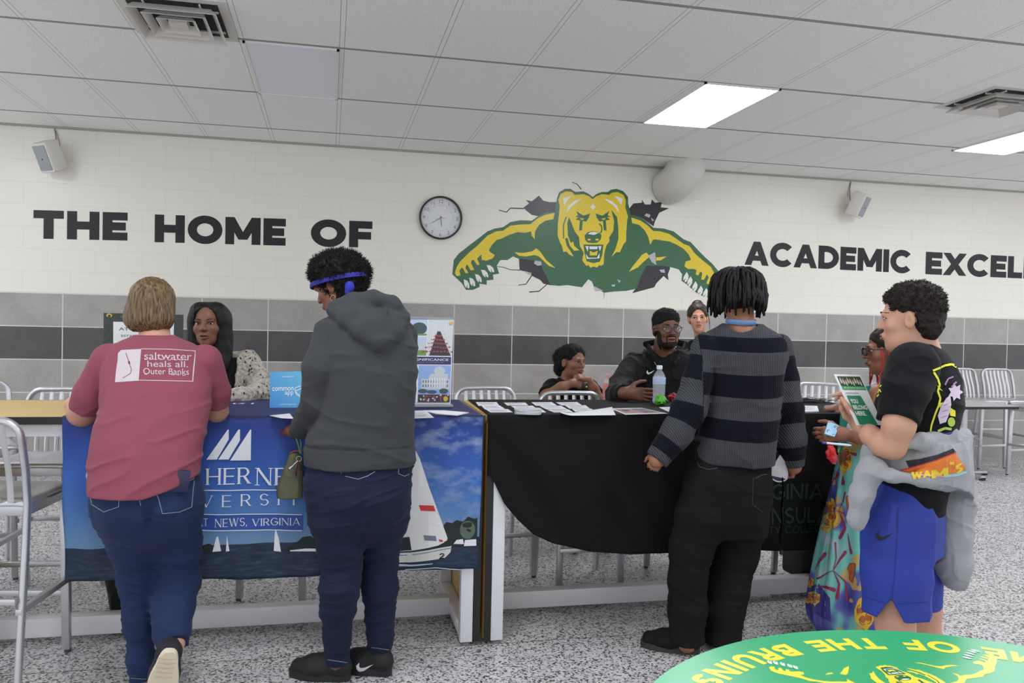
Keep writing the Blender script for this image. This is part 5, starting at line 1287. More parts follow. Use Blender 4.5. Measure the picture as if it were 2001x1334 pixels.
    for i in range(230):
        a = rng.uniform(0, 2 * math.pi); el = rng.uniform(.05, 1.35); 
        fr_ = Vector((math.cos(a) * math.cos(el), math.sin(a) * math.cos(el), math.sin(el)))
        if fr_.y > .55 and fr_.z < .5: continue
        r0 = Vector((fr_.x * .080, -.014 + fr_.y * .098, .038 + fr_.z * .082)); p0 = H @ r0
        out = (Rm @ Vector((fr_.x, fr_.y, 0))).normalized() if abs(fr_.z) < .99 else Vector((rng.uniform(-1, 1), rng.uniform(-1, 1), 0)).normalized()
        L = (.10 + .11 * fr_.z) * rng.uniform(.75, 1.15); k = rng.uniform(.035, .06)
        pts = []; p = p0.copy()
        for j in range(7):
            tt = j / 6; drop = L * tt; q = p0 + out * (.060 * (1 - math.exp(-3.5 * tt)) * (.25 + .75 * fr_.z) + k * .45 * math.sin(min(1, tt * 1.6) * 1.57)) + Vector((0, 0, .012 * math.sin(tt * 3) - drop * (.15 + .85 * tt) if fr_.z > .5 else -drop))
            q += Vector((rng.uniform(-.004, .004), rng.uniform(-.004, .004), 0))
            pts.append(q - b0)
        low = (at(1440, 624, 3.5) - b0).z
        pts = [q if q.z > low + rng.uniform(-.004, .012) else Vector((q.x, q.y, low + rng.uniform(0, .02))) for q in pts]
        mb.tube(pts, [.0065, .0072, .0072, .007, .0068, .0062, .004], 7)
        if rng.random() < .05: tips.append(pts[rng.choice([2, 3, 4])] + out * .007)
    o_ = len(mb.v)
    mb.add([np.asarray(x) - vv(b0) for x in V], [tuple(int(i) for i in f) for f in F])
    me = bpy.data.meshes.new('hair'); me.from_pydata(mb.v, [], mb.f); me.update(); me.materials.append(hair_mat('black_locs', (17, 16, 17), .6)); me.polygons.foreach_set('use_smooth', [True] * len(me.polygons))
    ho = bpy.data.objects.new('hair', me); COL.objects.link(ho); ho.parent = P
    m = MB()
    for q in tips: m.sphere(q, .004, 8)
    m.build('hair_beads', mat('silver_bead', (210, 212, 216), .25, .6), ho)
    # boots
    sm = mat('black_suede', (26, 25, 25), .9, bump=(200, .3, .001), spec=.2); so_ = mat('dark_rubber', (50, 48, 46), .6)
    for hh, tt in ((hL, tL), (hR, tR)):
        Z = Sdf(); shoe(Z, hh + Vector((0, 0, .012)), tt + Vector((0, 0, .012)), (0, 0, 1), .050, .085); s2, _ = finish(Z, 'shoe', sm, .005, P, b0); sole_part('sole', hh, tt, so_, s2, b0, .053, .028)
    # paper and strap in the other hand
    pc = wr + Vector((-.05, .05, -.06))
    e = MB(); a = [at(1503, 928, 3.40), at(1510, 912, 3.40), at(1524, 888, 3.40), at(1536, 905, 3.41), at(1540, 926, 3.41), at(1538, 936, 3.40)]
    c = sum((Vector(x) for x in a), Vector()) / len(a); n_ = Vector((.3, -.9, .3)).normalized(); vs = [x - c + n_ * s for s in (0, .0015) for x in a]; k = len(a)
    e.add(vs, [tuple(range(k))[::-1], tuple(range(k, 2 * k))] + [(i, (i + 1) % k, k + (i + 1) % k, k + i) for i in range(k)])
    o = e.build('leaflet', mat('grey_paper', (186, 186, 190), .7), None, smooth=False, loc=c); tag(o, 'folded pale leaflet in the right hand of the striped sweater youth', 'leaflet')
    sp = [at(1529, 932, 3.40), at(1530, 960, 3.40), at(1527, 990, 3.41), at(1528, 1020, 3.41), at(1524, 1050, 3.41), at(1527, 1075, 3.41)]
    m = MB(); m.tube([p - sp[0] for p in sp], .007, 8, (1, .25), up=(0, 1, 0)); hk = m.build('hanging_strap', mat('black_satin', (16, 16, 18), .25), None, loc=sp[0]); tag(hk, 'shiny black strap hanging from the striped sweater youth\'s right hand', 'strap')
    MB().lathe([(.006, -.02), (.009, -.015), (.009, .0), (.004, .004)], 12, Matrix.Translation(sp[-1] - sp[0])).build('clip', mat('clip_dark', (60, 60, 64), .3, .7), hk)
youth_striped()

# --- boy in the black graphic tee with a sweatshirt round his waist
def boy_tee():
    YB = 2.5; th = view_angle(at(1790, 800, YB)); base = at(1780, 1200, YB)
    skin = skin_mat('skin_light', (196, 148, 124)); B = Sdf(); H = head_matrix(at(1779, 621, YB), R(-42), R(4), 0, 1.0)
    add_head(B, H, .98, 1.12)
    B.cone(at(1792, 655, YB + .0), at(1800, 700, YB), .058, .072, .03); B.ell(H @ Vector((0, .02, -.09)), (.05, .05, .03), H.to_3x3(), .03)
    trows = rows_of([(672, 1768, 1822, YB, .06), (680, 1756, 1838, YB, .10), (694, 1748, 1852, YB, .13), (715, 1738, 1868, YB, .155), (740, 1728, 1878, YB, .17), (775, 1714, 1882, YB, .18), (810, 1704, 1878, YB, .18), (845, 1696, 1868, YB, .175), (880, 1690, 1860, YB, .17), (920, 1690, 1858, YB, .17), (960, 1692, 1850, YB, .17), (990, 1696, 1845, YB, .165)], th)
    B.loft(trows[2:], th, .03, grow=-.02)
    aL = [J(1782, 722, YB - .13, 74), J(1768, 775, YB - .17, 66), J(1756, 832, YB - .18, 58), J(1744, 872, YB - .16, 48)]
    fL = [J(1744, 872, YB - .16, 48), J(1724, 868, YB - .13, 44), J(1702, 851, YB - .07, 37), J(1684, 832, YB + .0, 29)]
    aR = [J(1790, 725, YB + .16, 60), J(1735, 810, YB + .20, 46), J(1712, 850, YB + .16, 40), J(1684, 835, YB + .12, 28)]
    B.chain(aL, .02); B.chain(fL, .02); B.chain(aR, .02)
    wl = fL[-1][0]
    add_hand(B, wl, (-.15, .30, .75), (-.75, .6, .2), (.3, -.4, .9), .55, 1.0, tcurl=.2)
    add_hand(B, aR[-1][0], (-.1, .3, .8), (-.2, -.9, .2), (-.8, .1, .4), .6, 1.0)
    lN = [J(1752, 1020, YB - .06, 120), J(1750, 1120, YB - .06, 92), J(1748, 1200, YB - .06, 70), J(1750, 1235, YB - .06, 64), J(1752, 1290, YB - .06, 68), J(1752, 1400, YB - .06, 46), J(1752, 1452, YB - .06, 40)]
    lF = [J(1790, 1010, YB + .10, 110), J(1800, 1110, YB + .10, 84), J(1806, 1190, YB + .10, 58), J(1806, 1230, YB + .10, 54), J(1806, 1290, YB + .10, 60), J(1806, 1380, YB + .10, 42), J(1806, 1420, YB + .10, 38)]
    for c in (lN, lF): B.chain(c, .03)
    for c in (lN, lF):
        f = c[-1][0]; fz = Vector((f.x, f.y, .04)); B.chain([(f, c[-1][1]), (fz, .035), (fz + Vector((-.12, .12, -.01)), .028)], .02)
    P, bd = new_person(B, skin, .0045, base, 'boy in a black graphic tee and blue shorts holding a college flyer'); b0 = P.location
    face_features(P, H, bd, (60, 44, 34), (186, 120, 108), (44, 32, 28))
    # shorts
    Q = Sdf(); Q.loft(rows_of([(940, 1697, 1838, YB, .15), (985, 1693, 1842, YB, .16), (1030, 1691, 1842, YB, .165), (1070, 1690, 1840, YB, .155)], th), th, .04, 2.6)
    sN = [J(1752, 1010, YB - .06, 124), J(1751, 1120, YB - .06, 122), J(1751, 1194, YB - .06, 122)]; sF = [J(1788, 1010, YB + .08, 110), J(1790, 1100, YB + .09, 100), J(1789, 1180, YB + .10, 96)]
    Q.chain(sN, .03, cut=True, flat=None); Q.chain(sF, .03, cut=True)
    notch = at(1741, 1186, YB - .2); nc = view_angle(notch)
    def nfn(p):
        u = (p[:, 0] - notch.x) * math.cos(nc) - (p[:, 1] - notch.y) * math.sin(nc); return (notch.z - .000) - p[:, 2] - np.abs(u) * 1.7
    Q.cut(lambda p: np.where(p[:, 1] < YB - .02, nfn(p) * .7, -1.0))
    Q.disp(folds(52, 10, 3, .010)); Q.disp(folds(55, 6, 10, .005))
    bs = mat('blue_mesh_shorts', (35, 56, 150), .7, vary=(6, .06), bump=(500, .3, .001)); jo, jb = finish(Q, 'shorts', bs, .005, P, b0)
    seam = mat('shorts_seam', (24, 38, 110), .7)
    px_decal('logo', [(mat('logo_black', (14, 14, 22), .5), swoosh(1711, 1046, 34, 1)), (seam, stroke([(1756, 990), (1752, 1060), (1747, 1130), (1741, 1180)], 1.0) + stroke([(1692, 1166), (1730, 1178)], .8) + stroke([(1752, 1180), (1812, 1176)], .8) + stroke([(1754, 1000), (1752, 1030)], 2.2))], jb, jo, b0, cell=5)
    # tee
    T = Sdf(); T.loft(trows, th, .025, 2.35)
    sl = [J(1784, 716, YB - .12, 92), J(1766, 770, YB - .16, 84), J(1755, 818, YB - .18, 74)]; T.chain(sl, .014, cut=True)
    sr = [J(1792, 716, YB + .13, 80), J(1752, 780, YB + .19, 66)]; T.chain(sr, .03, cut=True)
    T.cone(at(1790, 650, YB), at(1796, 682, YB), .064, .062, .012, kind='sub')
    T.disp(folds(61, 6, 12, .012)); T.disp(folds(63, 12, 20, .005))
    bt = cloth_mat('black_cotton', (22, 22, 26), .9, 420, (7, .12)); to, tb = finish(T, 'tee_shirt', bt, .0045, P, b0)
    yw = mat('print_yellow', (226, 220, 52), .7); lv = mat('print_lavender', (206, 190, 212), .7); lime = mat('print_lime', (172, 198, 82), .7); pv = mat('print_violet', (70, 48, 130), .7); mg = mat('print_mauve', (160, 110, 164), .7)
    bolt = [(1824, 727), (1832, 740), (1836, 752), (1832, 764), (1837, 778), (1834, 792), (1828, 806), (1824, 818), (1820, 830), (1818, 842)]
    zig = stroke(bolt, 4.2, 3.2) + stroke([(1822, 724), (1832, 720), (1846, 714), (1858, 712), (1868, 714)], 4) + [[(1830, 752), (1842, 764), (1834, 760)], [(1833, 788), (1842, 786), (1836, 796)], [(1862, 716), (1872, 708), (1870, 720)]] + stroke([(1814, 846), (1806, 856), (1794, 866)], 4)
    swirl = stroke([(1846, 752), (1852, 740), (1862, 736)], 3) + stroke([(1858, 756), (1868, 746)], 3)
    blobs = [[(1836, 828), (1832, 812), (1838, 794), (1848, 778), (1856, 772), (1858, 790), (1854, 808), (1848, 824)]]
    star = [[(1866 + (9 if i % 2 else 15) * math.cos(i * .4488), 766 + (11 if i % 2 else 18) * math.sin(i * .4488)) for i in range(14)]]
    px_decal('shirt_print', [(pv, [[(1812, 850), (1826, 842), (1846, 846), (1862, 842), (1854, 856), (1824, 860)]]), (yw, zig + [[(1854, 794), (1866, 802), (1866, 814), (1856, 812)]]), (lv, blobs + star), (mg, swirl + stroke([(1838, 816), (1850, 812)], 1.2) + stroke([(1840, 804), (1852, 800)], 1.2) + stroke([(1843, 792), (1855, 788)], 1.2)), (lime, ell(1858, 824, 7, 9) + stroke([(1832, 842), (1846, 836), (1858, 838)], 5))], tb, to, b0, cell=4)
    px_decal('shirt_print', [(yw, stroke([(1716, 768), (1719, 760), (1722, 766)], 2) + stroke([(1714, 776), (1718, 770)], 2.4) + stroke([(1720, 756), (1723, 752)], 2))], tb, to, b0, cell=4)
    # sweatshirt knotted round the waist
    G2 = Sdf(); wr_ = rows_of([(842, 1712, 1892, YB, .20), (860, 1690, 1893, YB, .215), (885, 1680, 1893, YB, .225), (910, 1678, 1894, YB, .225), (932, 1682, 1896, YB, .22), (945, 1690, 1897, YB, .215), (985, 1700, 1898, YB, .21)], th)
    G2.loft(wr_, th, .02, 2.3)
    up_ = lambda p: np.interp(p[:, 0], [at(1690, 900, YB).x, at(1740, 900, YB).x, at(1860, 900, YB).x, at(1890, 900, YB).x], [at(1690, 890, YB - .2).z, at(1740, 876, YB - .2).z, at(1862, 852, YB - .1).z, at(1890, 845, YB).z])
    dn_ = lambda p: np.interp(p[:, 0], [at(1690, 900, YB).x, at(1740, 900, YB).x, at(1820, 900, YB).x, at(1892, 900, YB).x], [at(1690, 935, YB - .2).z, at(1740, 942, YB - .2).z, at(1820, 965, YB - .2).z, at(1892, 985, YB).z])
    G2.cut(lambda p: (p[:, 2] - up_(p)) * .8, 0)
    G2.cut(lambda p: (dn_(p) - p[:, 2]) * .8, 0)
    for js, k in (([(1700, 912, YB - .10, 40), (1712, 920, YB - .14, 40)], .02), ([(1704, 908, YB - .11, 34), (1694, 930, YB - .11, 40), (1684, 970, YB - .11, 40), (1677, 1008, YB - .10, 31), (1675, 1020, YB - .10, 27)], .02),
                  ([(1866, 930, YB + .02, 66), (1866, 985, YB - .02, 66), (1862, 1050, YB - .03, 64), (1862, 1100, YB - .03, 62), (1868, 1128, YB - .03, 48)], .03), ([(1880, 940, YB + .08, 44), (1882, 1000, YB + .06, 34), (1880, 1080, YB + .04, 28)], .03), ([(1740, 872, YB - .17, 18), (1800, 862, YB - .19, 26), (1850, 850, YB - .13, 30), (1880, 856, YB - .02, 30)], .02), ([(1740, 930, YB - .19, 24), (1800, 936, YB - .2, 26), (1850, 945, YB - .15, 30)], .02)):
        G2.chain([J(*j) for j in js], k)
    G2.disp(folds(71, 12, 12, .010, None, .3)); G2.disp(folds(73, 26, 5, .006))
    gm = cloth_mat('grey_marl', (196, 197, 202), .95, 300, (220, .14)); go, gb = finish(G2, 'sweatshirt', gm, .0045, P, b0)
    og = mat('print_orange', (222, 122, 48), .75); nv = mat('print_dark', (38, 40, 48), .75); aq = mat('print_aqua', (140, 200, 202), .75); rd = mat('print_red', (202, 44, 52), .75); pk = mat('print_pink', (214, 150, 160), .75); yl = mat('print_gold', (222, 190, 56), .75)
    pan = [[(1762, 919), (1790, 912), (1830, 900), (1866, 886), (1876, 900), (1886, 915), (1880, 922), (1850, 927), (1800, 925), (1775, 924)]]
    navyp = [[(1770, 900), (1800, 896), (1832, 888), (1862, 876), (1868, 884), (1830, 899), (1790, 911), (1776, 913)]]
    lets = [[(x0 + (x1 - x0) * x, y0 + (y1 - y0) * x + (1 - y) * -hh) for x, y in q] for (ch, x0, x1, y0, y1, hh) in (('W', 1780, 1802, 924, 922, -12), ('A', 1803, 1818, 921, 918, -13), ('M', 1819, 1852, 919, 912, -16), ('S', 1866, 1880, 908, 902, -18)) for q in [[(a / glyph(ch, .3)[1], b) for a, b in qq] for qq in glyph(ch, .3)[0]]]
    px_decal('sweatshirt_print', [(nv, navyp), (rd, stroke([(1760, 919), (1790, 911), (1830, 899), (1868, 884)], 2.4)), (og, pan), (aq, stroke([(1845, 930), (1870, 927), (1888, 921)], 5)), (pk, stroke([(1800, 928), (1845, 930)], 3)), (yl, lets + rect(1854, 1863, 902, 907))], gb, go, b0, cell=4)
    # short curly hair, faded at the sides
    Rm = H.to_3x3(); K = Sdf()
    K.ell(H @ Vector((0, -.014, .054)), (.082, .100, .074), Rm, .02); K.ell(H @ Vector((0, -.056, .0)), (.068, .052, .082), Rm, .03)
    K.ell(H @ Vector((0, .115, -.020)), (.092, .098, .088), Rm, .015, 'sub')
    for x in (-1, 1): K.ell(H @ Vector((x * .088, .006, -.022)), (.03, .034, .05), Rm, .01, 'sub')
    K.plane(H @ Vector((0, -.05, -.082)), Rm @ Vector((0, .3, -1)))
    K.disp(lambda p: .009 * (vnoise(p, 75, 2) - .5) + .008 * (vnoise(p, 150, 5) - .5)); V, F = K.mesh(.004)
    up = V[F].mean(1)[:, 2] > (H @ Vector((0, 0, .02))).z
    hair_obj(V, F, hair_mat('dark_brown_curls', (34, 26, 24), .7), P, b0, fuzz(V, F[up], 2600, .008, 5, .0011, .7))
    for c, nm in ((lN, 0), (lF, 1)):
        f = c[-1][0]; hh = Vector((f.x + .05, f.y - .05, 0)); tt = hh + Vector((-.18, .2, 0)); Z = Sdf(); shoe(Z, hh + Vector((0, 0, .01)), tt + Vector((0, 0, .01)), (0, 0, 1), .048, .07); s2, _ = finish(Z, 'shoe', mat('white_trainer', (206, 206, 206), .6), .006, P, b0); sole_part('sole', hh, tt, white, s2, b0, .051, .026)
    return P
boy_tee()

def patch(body, M, cond, lift, name, m, P, b0, bump=0.0):   # thin hair growing on a region of the head
    V, F = body['V'], body['F']; Mi = np.array(M.inverted()); L = V @ Mi[:3, :3].T + Mi[:3, 3]
    ok = cond(L); keep = ok[F].any(1); F2 = F[keep]
    N = np.zeros_like(V); fn = np.cross(V[F[:, 1]] - V[F[:, 0]], V[F[:, 3]] - V[F[:, 0]])
    for j in range(4): np.add.at(N, F[:, j], fn)
    N /= np.linalg.norm(N, axis=1)[:, None] + 1e-12
    u, inv = np.unique(F2, return_inverse=True); inv = inv.reshape(F2.shape)
    d = np.where(ok[u], lift, -.001) + bump * (vnoise(V[u], 220, 3) - .5)
    return hair_obj(V[u] + N[u] * d[:, None], inv, m, P, b0, None, name)
def glasses(P, M, body, rim, round_=True, w=.0245, h=.021, tint=None, thick=.0022):
    base = P.location; e = MB(); y = .112
    def q(x, y_, z): return M @ Vector((x, y_, z)) - base
    for s in (-1, 1):
        n = 28; pts = [q(s * .0325 + w * math.copysign(abs(math.cos(a)) ** (1 if round_ else .7), math.cos(a)), y - .012 * abs(s * .0325 + w * math.cos(a)) / .06, -.001 + h * math.copysign(abs(math.sin(a)) ** (1 if round_ else .7), math.sin(a))) for a in [2 * math.pi * i / n for i in range(n + 1)]]
        e.tube(pts, thick, 8, caps=False)
        e.tube([q(s * (.0325 + w), y - .012, .006), q(s * .078, .075, .007), q(s * .083, .0, .006), q(s * .080, -.02, -.008)], .0019, 6)
    e.tube([q(-.0325 + w, y - .002, .002), q(0, y + .002, .005), q(.0325 - w, y - .002, .002)], .002, 6)
    g = e.build('glasses', rim, P)
    l = MB()
    for s in (-1, 1): l.add([q(s * .0325, y - .006, -.001)] + [q(s * .0325 + w * math.cos(a), y - .012 * abs(s * .0325 + w * math.cos(a)) / .06, -.001 + h * math.sin(a)) for a in [2 * math.pi * i / 20 for i in range(20)]], [(0, 1 + i, 1 + (i + 1) % 20) for i in range(20)])
    l.build('lens', tint or mat('spectacle_lens', (235, 240, 245), .02, alpha=.06), g)
def seated_legs(B, P_, hips, yaw, seat_z, foot_z=0.0, spread=.09):
    f = Vector((math.sin(yaw), math.cos(yaw), 0)); s = Vector((f.y, -f.x, 0)); c = Vector(hips); out = []
    for k in (-1, 1):
        a = c + s * k * spread; kn = a + f * .40 + Vector((0, 0, .0)) + s * k * .02; an = kn + f * -.02; an.z = foot_z + .09; toe = an + f * .16; toe.z = foot_z + .03
        ch = [(a, .085), (kn, .06), (Vector((kn.x, kn.y, kn.z - .18)) , .055), (an, .04)]
        B.chain(ch, .03, grow=-.012); B.chain([(an, .036), (toe, .03)], .02); out.append(ch)
    return out
dark_tr = cloth_mat('dark_trousers', (34, 34, 38), .85)

# --- woman behind the blue table
def woman_cardigan():
    Y = 4.62; th = view_angle(at(440, 720, Y)); skin = skin_mat('skin_deep', (126, 82, 60)); B = Sdf()
    H = head_matrix(at(409, 634, 4.60), R(190), R(-3), R(2), 1.03); add_head(B, H, 1.0, 1.0, 1.05)
    B.cone(at(416, 660, 4.64), at(424, 705, 4.68), .048, .06, .03)
    tr = rows_of([(688, 392, 470, 4.69, .07), (697, 378, 492, 4.69, .10), (715, 366, 506, 4.69, .12), (750, 362, 512, 4.68, .13), (800, 364, 512, 4.67, .135), (840, 366, 512, 4.67, .14), (872, 368, 510, 4.67, .15)], th)
    B.loft(tr[1:], th, .03, grow=-.02)
    aL = [J(484, 706, 4.68, 44), J(505, 745, 4.60, 42), J(510, 768, 4.47, 40)]; fL = [J(510, 768, 4.47, 40), J(475, 775, 4.36, 32), J(420, 778, 4.28, 26)]
    aR = [J(378, 706, 4.68, 44), J(352, 745, 4.58, 40), J(350, 768, 4.47, 36)]; fR = [J(350, 768, 4.47, 36), J(390, 774, 4.40, 30), J(430, 774, 4.37, 26)]
    for c in (aL, fL, aR, fR): B.chain(c, .02, grow=-.012)
    add_hand(B, fL[-1][0], (-1, -.2, 0), (0, 0, -1), (0, 1, 0), .3, .9); add_hand(B, fR[-1][0], (1, .1, 0), (0, 0, -1), (0, 1, 0), .3, .9)
    hip = at(440, 900, 4.66); legs = seated_legs(B, None, (hip.x, hip.y, .84), math.pi, .76, .26)
    P, bd = new_person(B, skin, .004, (hip.x, hip.y), 'woman with long straight black hair and speckled cream cardigan behind the blue cloth'); b0 = P.location
    face_features(P, H, bd, (52, 34, 24), (158, 92, 88), (30, 20, 18), (-.25, .1), .0022, .004)
    Q = Sdf(); Q.loft(rows_of([(840, 366, 512, 4.67, .14), (874, 366, 514, 4.66, .16)], th), th, .03); [Q.chain(c, .03, cut=True) for c in legs]; finish(Q, 'trousers', dark_tr, .007, P, b0)
    # black top and speckled cardigan
    K = Sdf(); K.loft(tr[1:], th, .03, grow=-.008); K.cone(at(428, 690, 4.55), at(432, 735, 4.52), .045, .03, .01, kind='sub'); K.cone(at(416, 650, 4.64), at(424, 700, 4.68), .056, .062, .01, kind='sub')
    finish(K, 'top', cloth_mat('black_jersey', (20, 20, 22), .8), .006, P, b0)
    T = Sdf(); T.loft(tr, th, .02, grow=.006)
    for c in (aL, aR): T.chain(c, .02, grow=.004)
    for c in (fL, fR): T.chain(c, .02, grow=.003, cut=True)
    v0, v1 = at(432, 688, 4.5), at(442, 790, 4.5)
    def opening(p):
        t = np.clip((v0.z - p[:, 2]) / (v0.z - v1.z), 0, 1.2); cx = v0.x + (v1.x - v0.x) * t; hw = .075 - .035 * t
        return np.where(p[:, 1] < 4.66, hw - np.abs(p[:, 0] - cx), -1.0)
    T.cut(lambda p: np.where((p[:, 1] < 4.64) & (p[:, 2] > 1.09), opening(p), -1.0))
    T.cone(at(416, 650, 4.64), at(424, 692, 4.68), .062, .066, .01, kind='sub')
    T.disp(folds(81, 9, 12, .012)); T.disp(lambda p: .006 * (vnoise(p, 60, 8) - .5))
    m = mat('speckled_knit', (196, 188, 176), .95, sheen=.2); t = NT(m)
    n1 = t.noise(t.obj(), 62, 2, .6); n2 = t.noise(t.obj(), 8, 2)
    k = t.math('ADD', n1, t.math('MULTIPLY', t.math('SUBTRACT', n2, .5), .35))
    v = t.node('VectorMath', operation='MULTIPLY'); t.link(t.obj(), v.inputs[0]); v.inputs[1].default_value = (1, 1, .6)
    vo = t.node('TexVoronoi', i_Scale=80.0); t.link(v.outputs[0], vo.inputs['Vector']); vs_ = t.sep(vo.outputs['Color'])[0]
    spot = t.math('LESS_THAN', t.math('ADD', vs_, t.math('MULTIPLY', t.math('SUBTRACT', n2, .5), .9)), .17)
    near = t.math('LESS_THAN', vo.outputs['Distance'], .46)
    t.color(t.mix(t.math('MULTIPLY', spot, near), t.ramp(n1, [(.35, lin((138, 130, 120))), (.6, lin((184, 177, 166)))]), lin((38, 34, 36)))); t.bump(n1, .6, .006)
    finish(T, 'cardigan', m, .0045, P, b0)
    Rm = H.to_3x3(); K = Sdf(); L_ = lambda c: H @ Vector(c)
    K.ell(L_((0, -.02, .036)), (.081, .098, .080), Rm, .02)
    for s in (-1, 1):
        K.chain([(L_((s * .050, .020, .070)), .040), (L_((s * .060, .004, .01)), .040), (L_((s * .063, -.002, -.06)), .040), (L_((s * .062, .0, -.13)), .040), (L_((s * .058, .012, -.20)), .036), (L_((s * .054, .03, -.29)), .026)], .045)
        K.chain([(L_((s * .035, -.05, .03)), .060), (L_((s * .035, -.05, -.08)), .056), (L_((s * .04, -.04, -.18)), .048), (L_((s * .04, -.035, -.26)), .03)], .05)
    K.ell(L_((0, .092, -.002)), (.067, .070, .094), Rm, .008, 'sub'); K.cone(L_((0, .10, -.02)), L_((0, .09, -.13)), .052, .05, .01, kind='sub')
    K.disp(lambda p: .004 * (vnoise(p * np.array([150, 150, 12]), 1, 6) - .5)); V, F = K.mesh(.004)
    hair_obj(V, F, hair_mat('black_straight_hair', (9, 8, 9), .5, (17, 16, 16)), P, b0)
    for s in (1, -1): MB().sphere(L_((s * .092, .03, -.05)) - b0, .0055, 12).build('earring', mat('pearl', (230, 224, 214), .2), P)
woman_cardigan()

# --- man in glasses
def man_polo():
    Y = 4.74; th = view_angle(at(1300, 720, Y)); skin = skin_mat('skin_dark', (108, 68, 50)); B = Sdf()
    H = head_matrix(at(1303, 643, 4.70), R(184), R(-2), R(2), 1.0); add_head(B, H, .98, 1.15, 1.2)
    B.cone(at(1298, 668, 4.74), at(1294, 710, 4.80), .060, .07, .03)
    tr = rows_of([(684, 1262, 1338, 4.80, .08), (693, 1246, 1356, 4.80, .105), (706, 1232, 1368, 4.79, .125), (735, 1226, 1374, 4.78, .14), (780, 1226, 1374, 4.77, .14), (835, 1228, 1374, 4.76, .14), (874, 1232, 1370, 4.76, .15)], th)
    B.loft(tr[1:], th, .03, grow=-.02)
    aR = [J(1241, 712, 4.77, 46), J(1216, 750, 4.64, 44), J(1204, 774, 4.48, 36)]; fR = [J(1204, 774, 4.48, 36), J(1208, 770, 4.40, 30), J(1217, 768, 4.30, 24)]
    aL = [J(1362, 712, 4.78, 44), J(1382, 750, 4.68, 42), J(1388, 778, 4.52, 34)]; fL = [J(1388, 778, 4.52, 34), J(1372, 781, 4.40, 28), J(1345, 784, 4.30, 22)]
    for c in (aR, aL): B.chain(c, .02, grow=-.012)
    for c in (fR, fL): B.chain(c, .02, grow=-.006)
    w = fR[-1][0] + Vector((.01, -.01, 0)); B.cone(fR[-1][0], w, .028, .026, .02)
    add_hand(B, w, (.95, -.25, -.05), (.25, .9, -.1), (-.15, .1, 1), .22, 1.08, 1.0, .0, curls=[.12, .2, .28, .35])
    add_hand(B, fL[-1][0], (-.9, -.1, 0), (0, 0, -1), (0, .9, 0), .4, 1.0)
    hip = at(1300, 900, 4.76); legs = seated_legs(B, None, (hip.x, hip.y, .84), math.pi + .2, .76, .26)
    P, bd = new_person(B, skin, .004, (hip.x, hip.y), 'bearded man in round brown glasses and black polo gesturing across the table'); b0 = P.location
    face_features(P, H, bd, (58, 38, 28), (160, 98, 96), (18, 14, 13), (.1, .05), .0034, .006, brow_up=.003)
    Q = Sdf(); Q.loft(rows_of([(840, 1228, 1374, 4.76, .14), (876, 1230, 1372, 4.76, .16)], th), th, .03); [Q.chain(c, .03, cut=True) for c in legs]; finish(Q, 'trousers', dark_tr, .007, P, b0)
    bh = hair_mat('black_beard', (30, 23, 21), .85)
    def beard(L):
        x, y, z = L[:, 0], L[:, 1], L[:, 2]; ax = np.abs(x)
        side = (ax > .059 + .24 * (z + .03)) & (z < -.008) & (y > -.012) & (y < .075)
        low = (z < -.081) & (y > .015)
        mus = (ax < .027) & (z < -.043) & (z > -.0505) & (y > .06)
        goat = (ax > .025) & (ax < .031) & (z < -.044) & (z > -.08) & (y > .05)
        return (side | low | mus | goat) & (z > -.125) & ~((ax < .022) & (z > -.074) & (z < -.0525))
    patch(bd, H, beard, .0018, 'beard', bh, P, b0, .003)
    # polo with long sleeves
    T = Sdf(); T.loft(tr, th, .02)
    for c in (aR, aL): T.chain(c, .025, grow=.004)
    for c in (fR, fL): T.chain(c, .02, grow=.006, cut=True)
    T.cone(at(1300, 655, 4.72), at(1298, 690, 4.77), .064, .066, .01, kind='sub'); T.cone(at(1300, 690, 4.66), at(1301, 712, 4.62), .046, .012, .01, kind='sub')
    T.disp(folds(91, 9, 14, .012)); T.disp(folds(93, 20, 24, .005))
    to, tb = finish(T, 'polo_shirt', cloth_mat('black_pique', (17, 17, 19), .75, 500), .0045, P, b0)
    C = Sdf()
    for s, pts in ((-1, [(1266, 676, 4.79), (1274, 692, 4.715), (1288, 712, 4.655)]), (1, [(1338, 672, 4.79), (1330, 690, 4.70), (1318, 712, 4.635)])):
        C.chain([(at(*p), .017) for p in pts], .01, flat=((-.3 * s, 1, .4), .28))
    C.chain([(at(1262, 672, 4.79), .02), (at(1300, 664, 4.86), .02), (at(1338, 672, 4.79), .02)], .01, flat=((0, 1, 0), .35))
    co, cb_ = finish(C, 'collar', cloth_mat('black_collar', (20, 19, 24), .8), .004, P, b0)
    lw = mat('logo_white')
    px_decal('logo', [(lw, stroke([(1279, 707), (1285, 717)], 1.1) + stroke([(1327, 698), (1326, 708), (1323, 715)], 1.1))], {'bvh': cb_['bvh']}, co, b0, cell=4)
    px_decal('logo', [(lw, swoosh(1263, 727, 17, 1, -.1))], tb, to, b0, cell=4)
    Rm = H.to_3x3(); K = Sdf(); L_ = lambda c: H @ Vector(c)
    K.ell(L_((0, -.016, .058)), (.082, .098, .072), Rm, .02); K.ell(L_((0, -.06, .0)), (.070, .055, .07), Rm, .03); K.ell(L_((0, .105, -.03)), (.09, .075, .088), Rm, .012, 'sub')
    for s in (-1, 1): K.ell(L_((s * .09, .0, -.03)), (.03, .035, .05), Rm, .01, 'sub')
    K.plane(L_((0, -.05, -.06)), Rm @ Vector((0, .3, -1)))
    K.disp(lambda p: .006 * (vnoise(p, 110, 2) - .5)); V, F = K.mesh(.004)
    up = V[F].mean(1)[:, 2] > L_((0, 0, .05)).z
    hair_obj(V, F, hair_mat('black_short_curls', (15, 14, 15), .75), P, b0, fuzz(V, F[up], 1400, .006, 5, .001, .6))
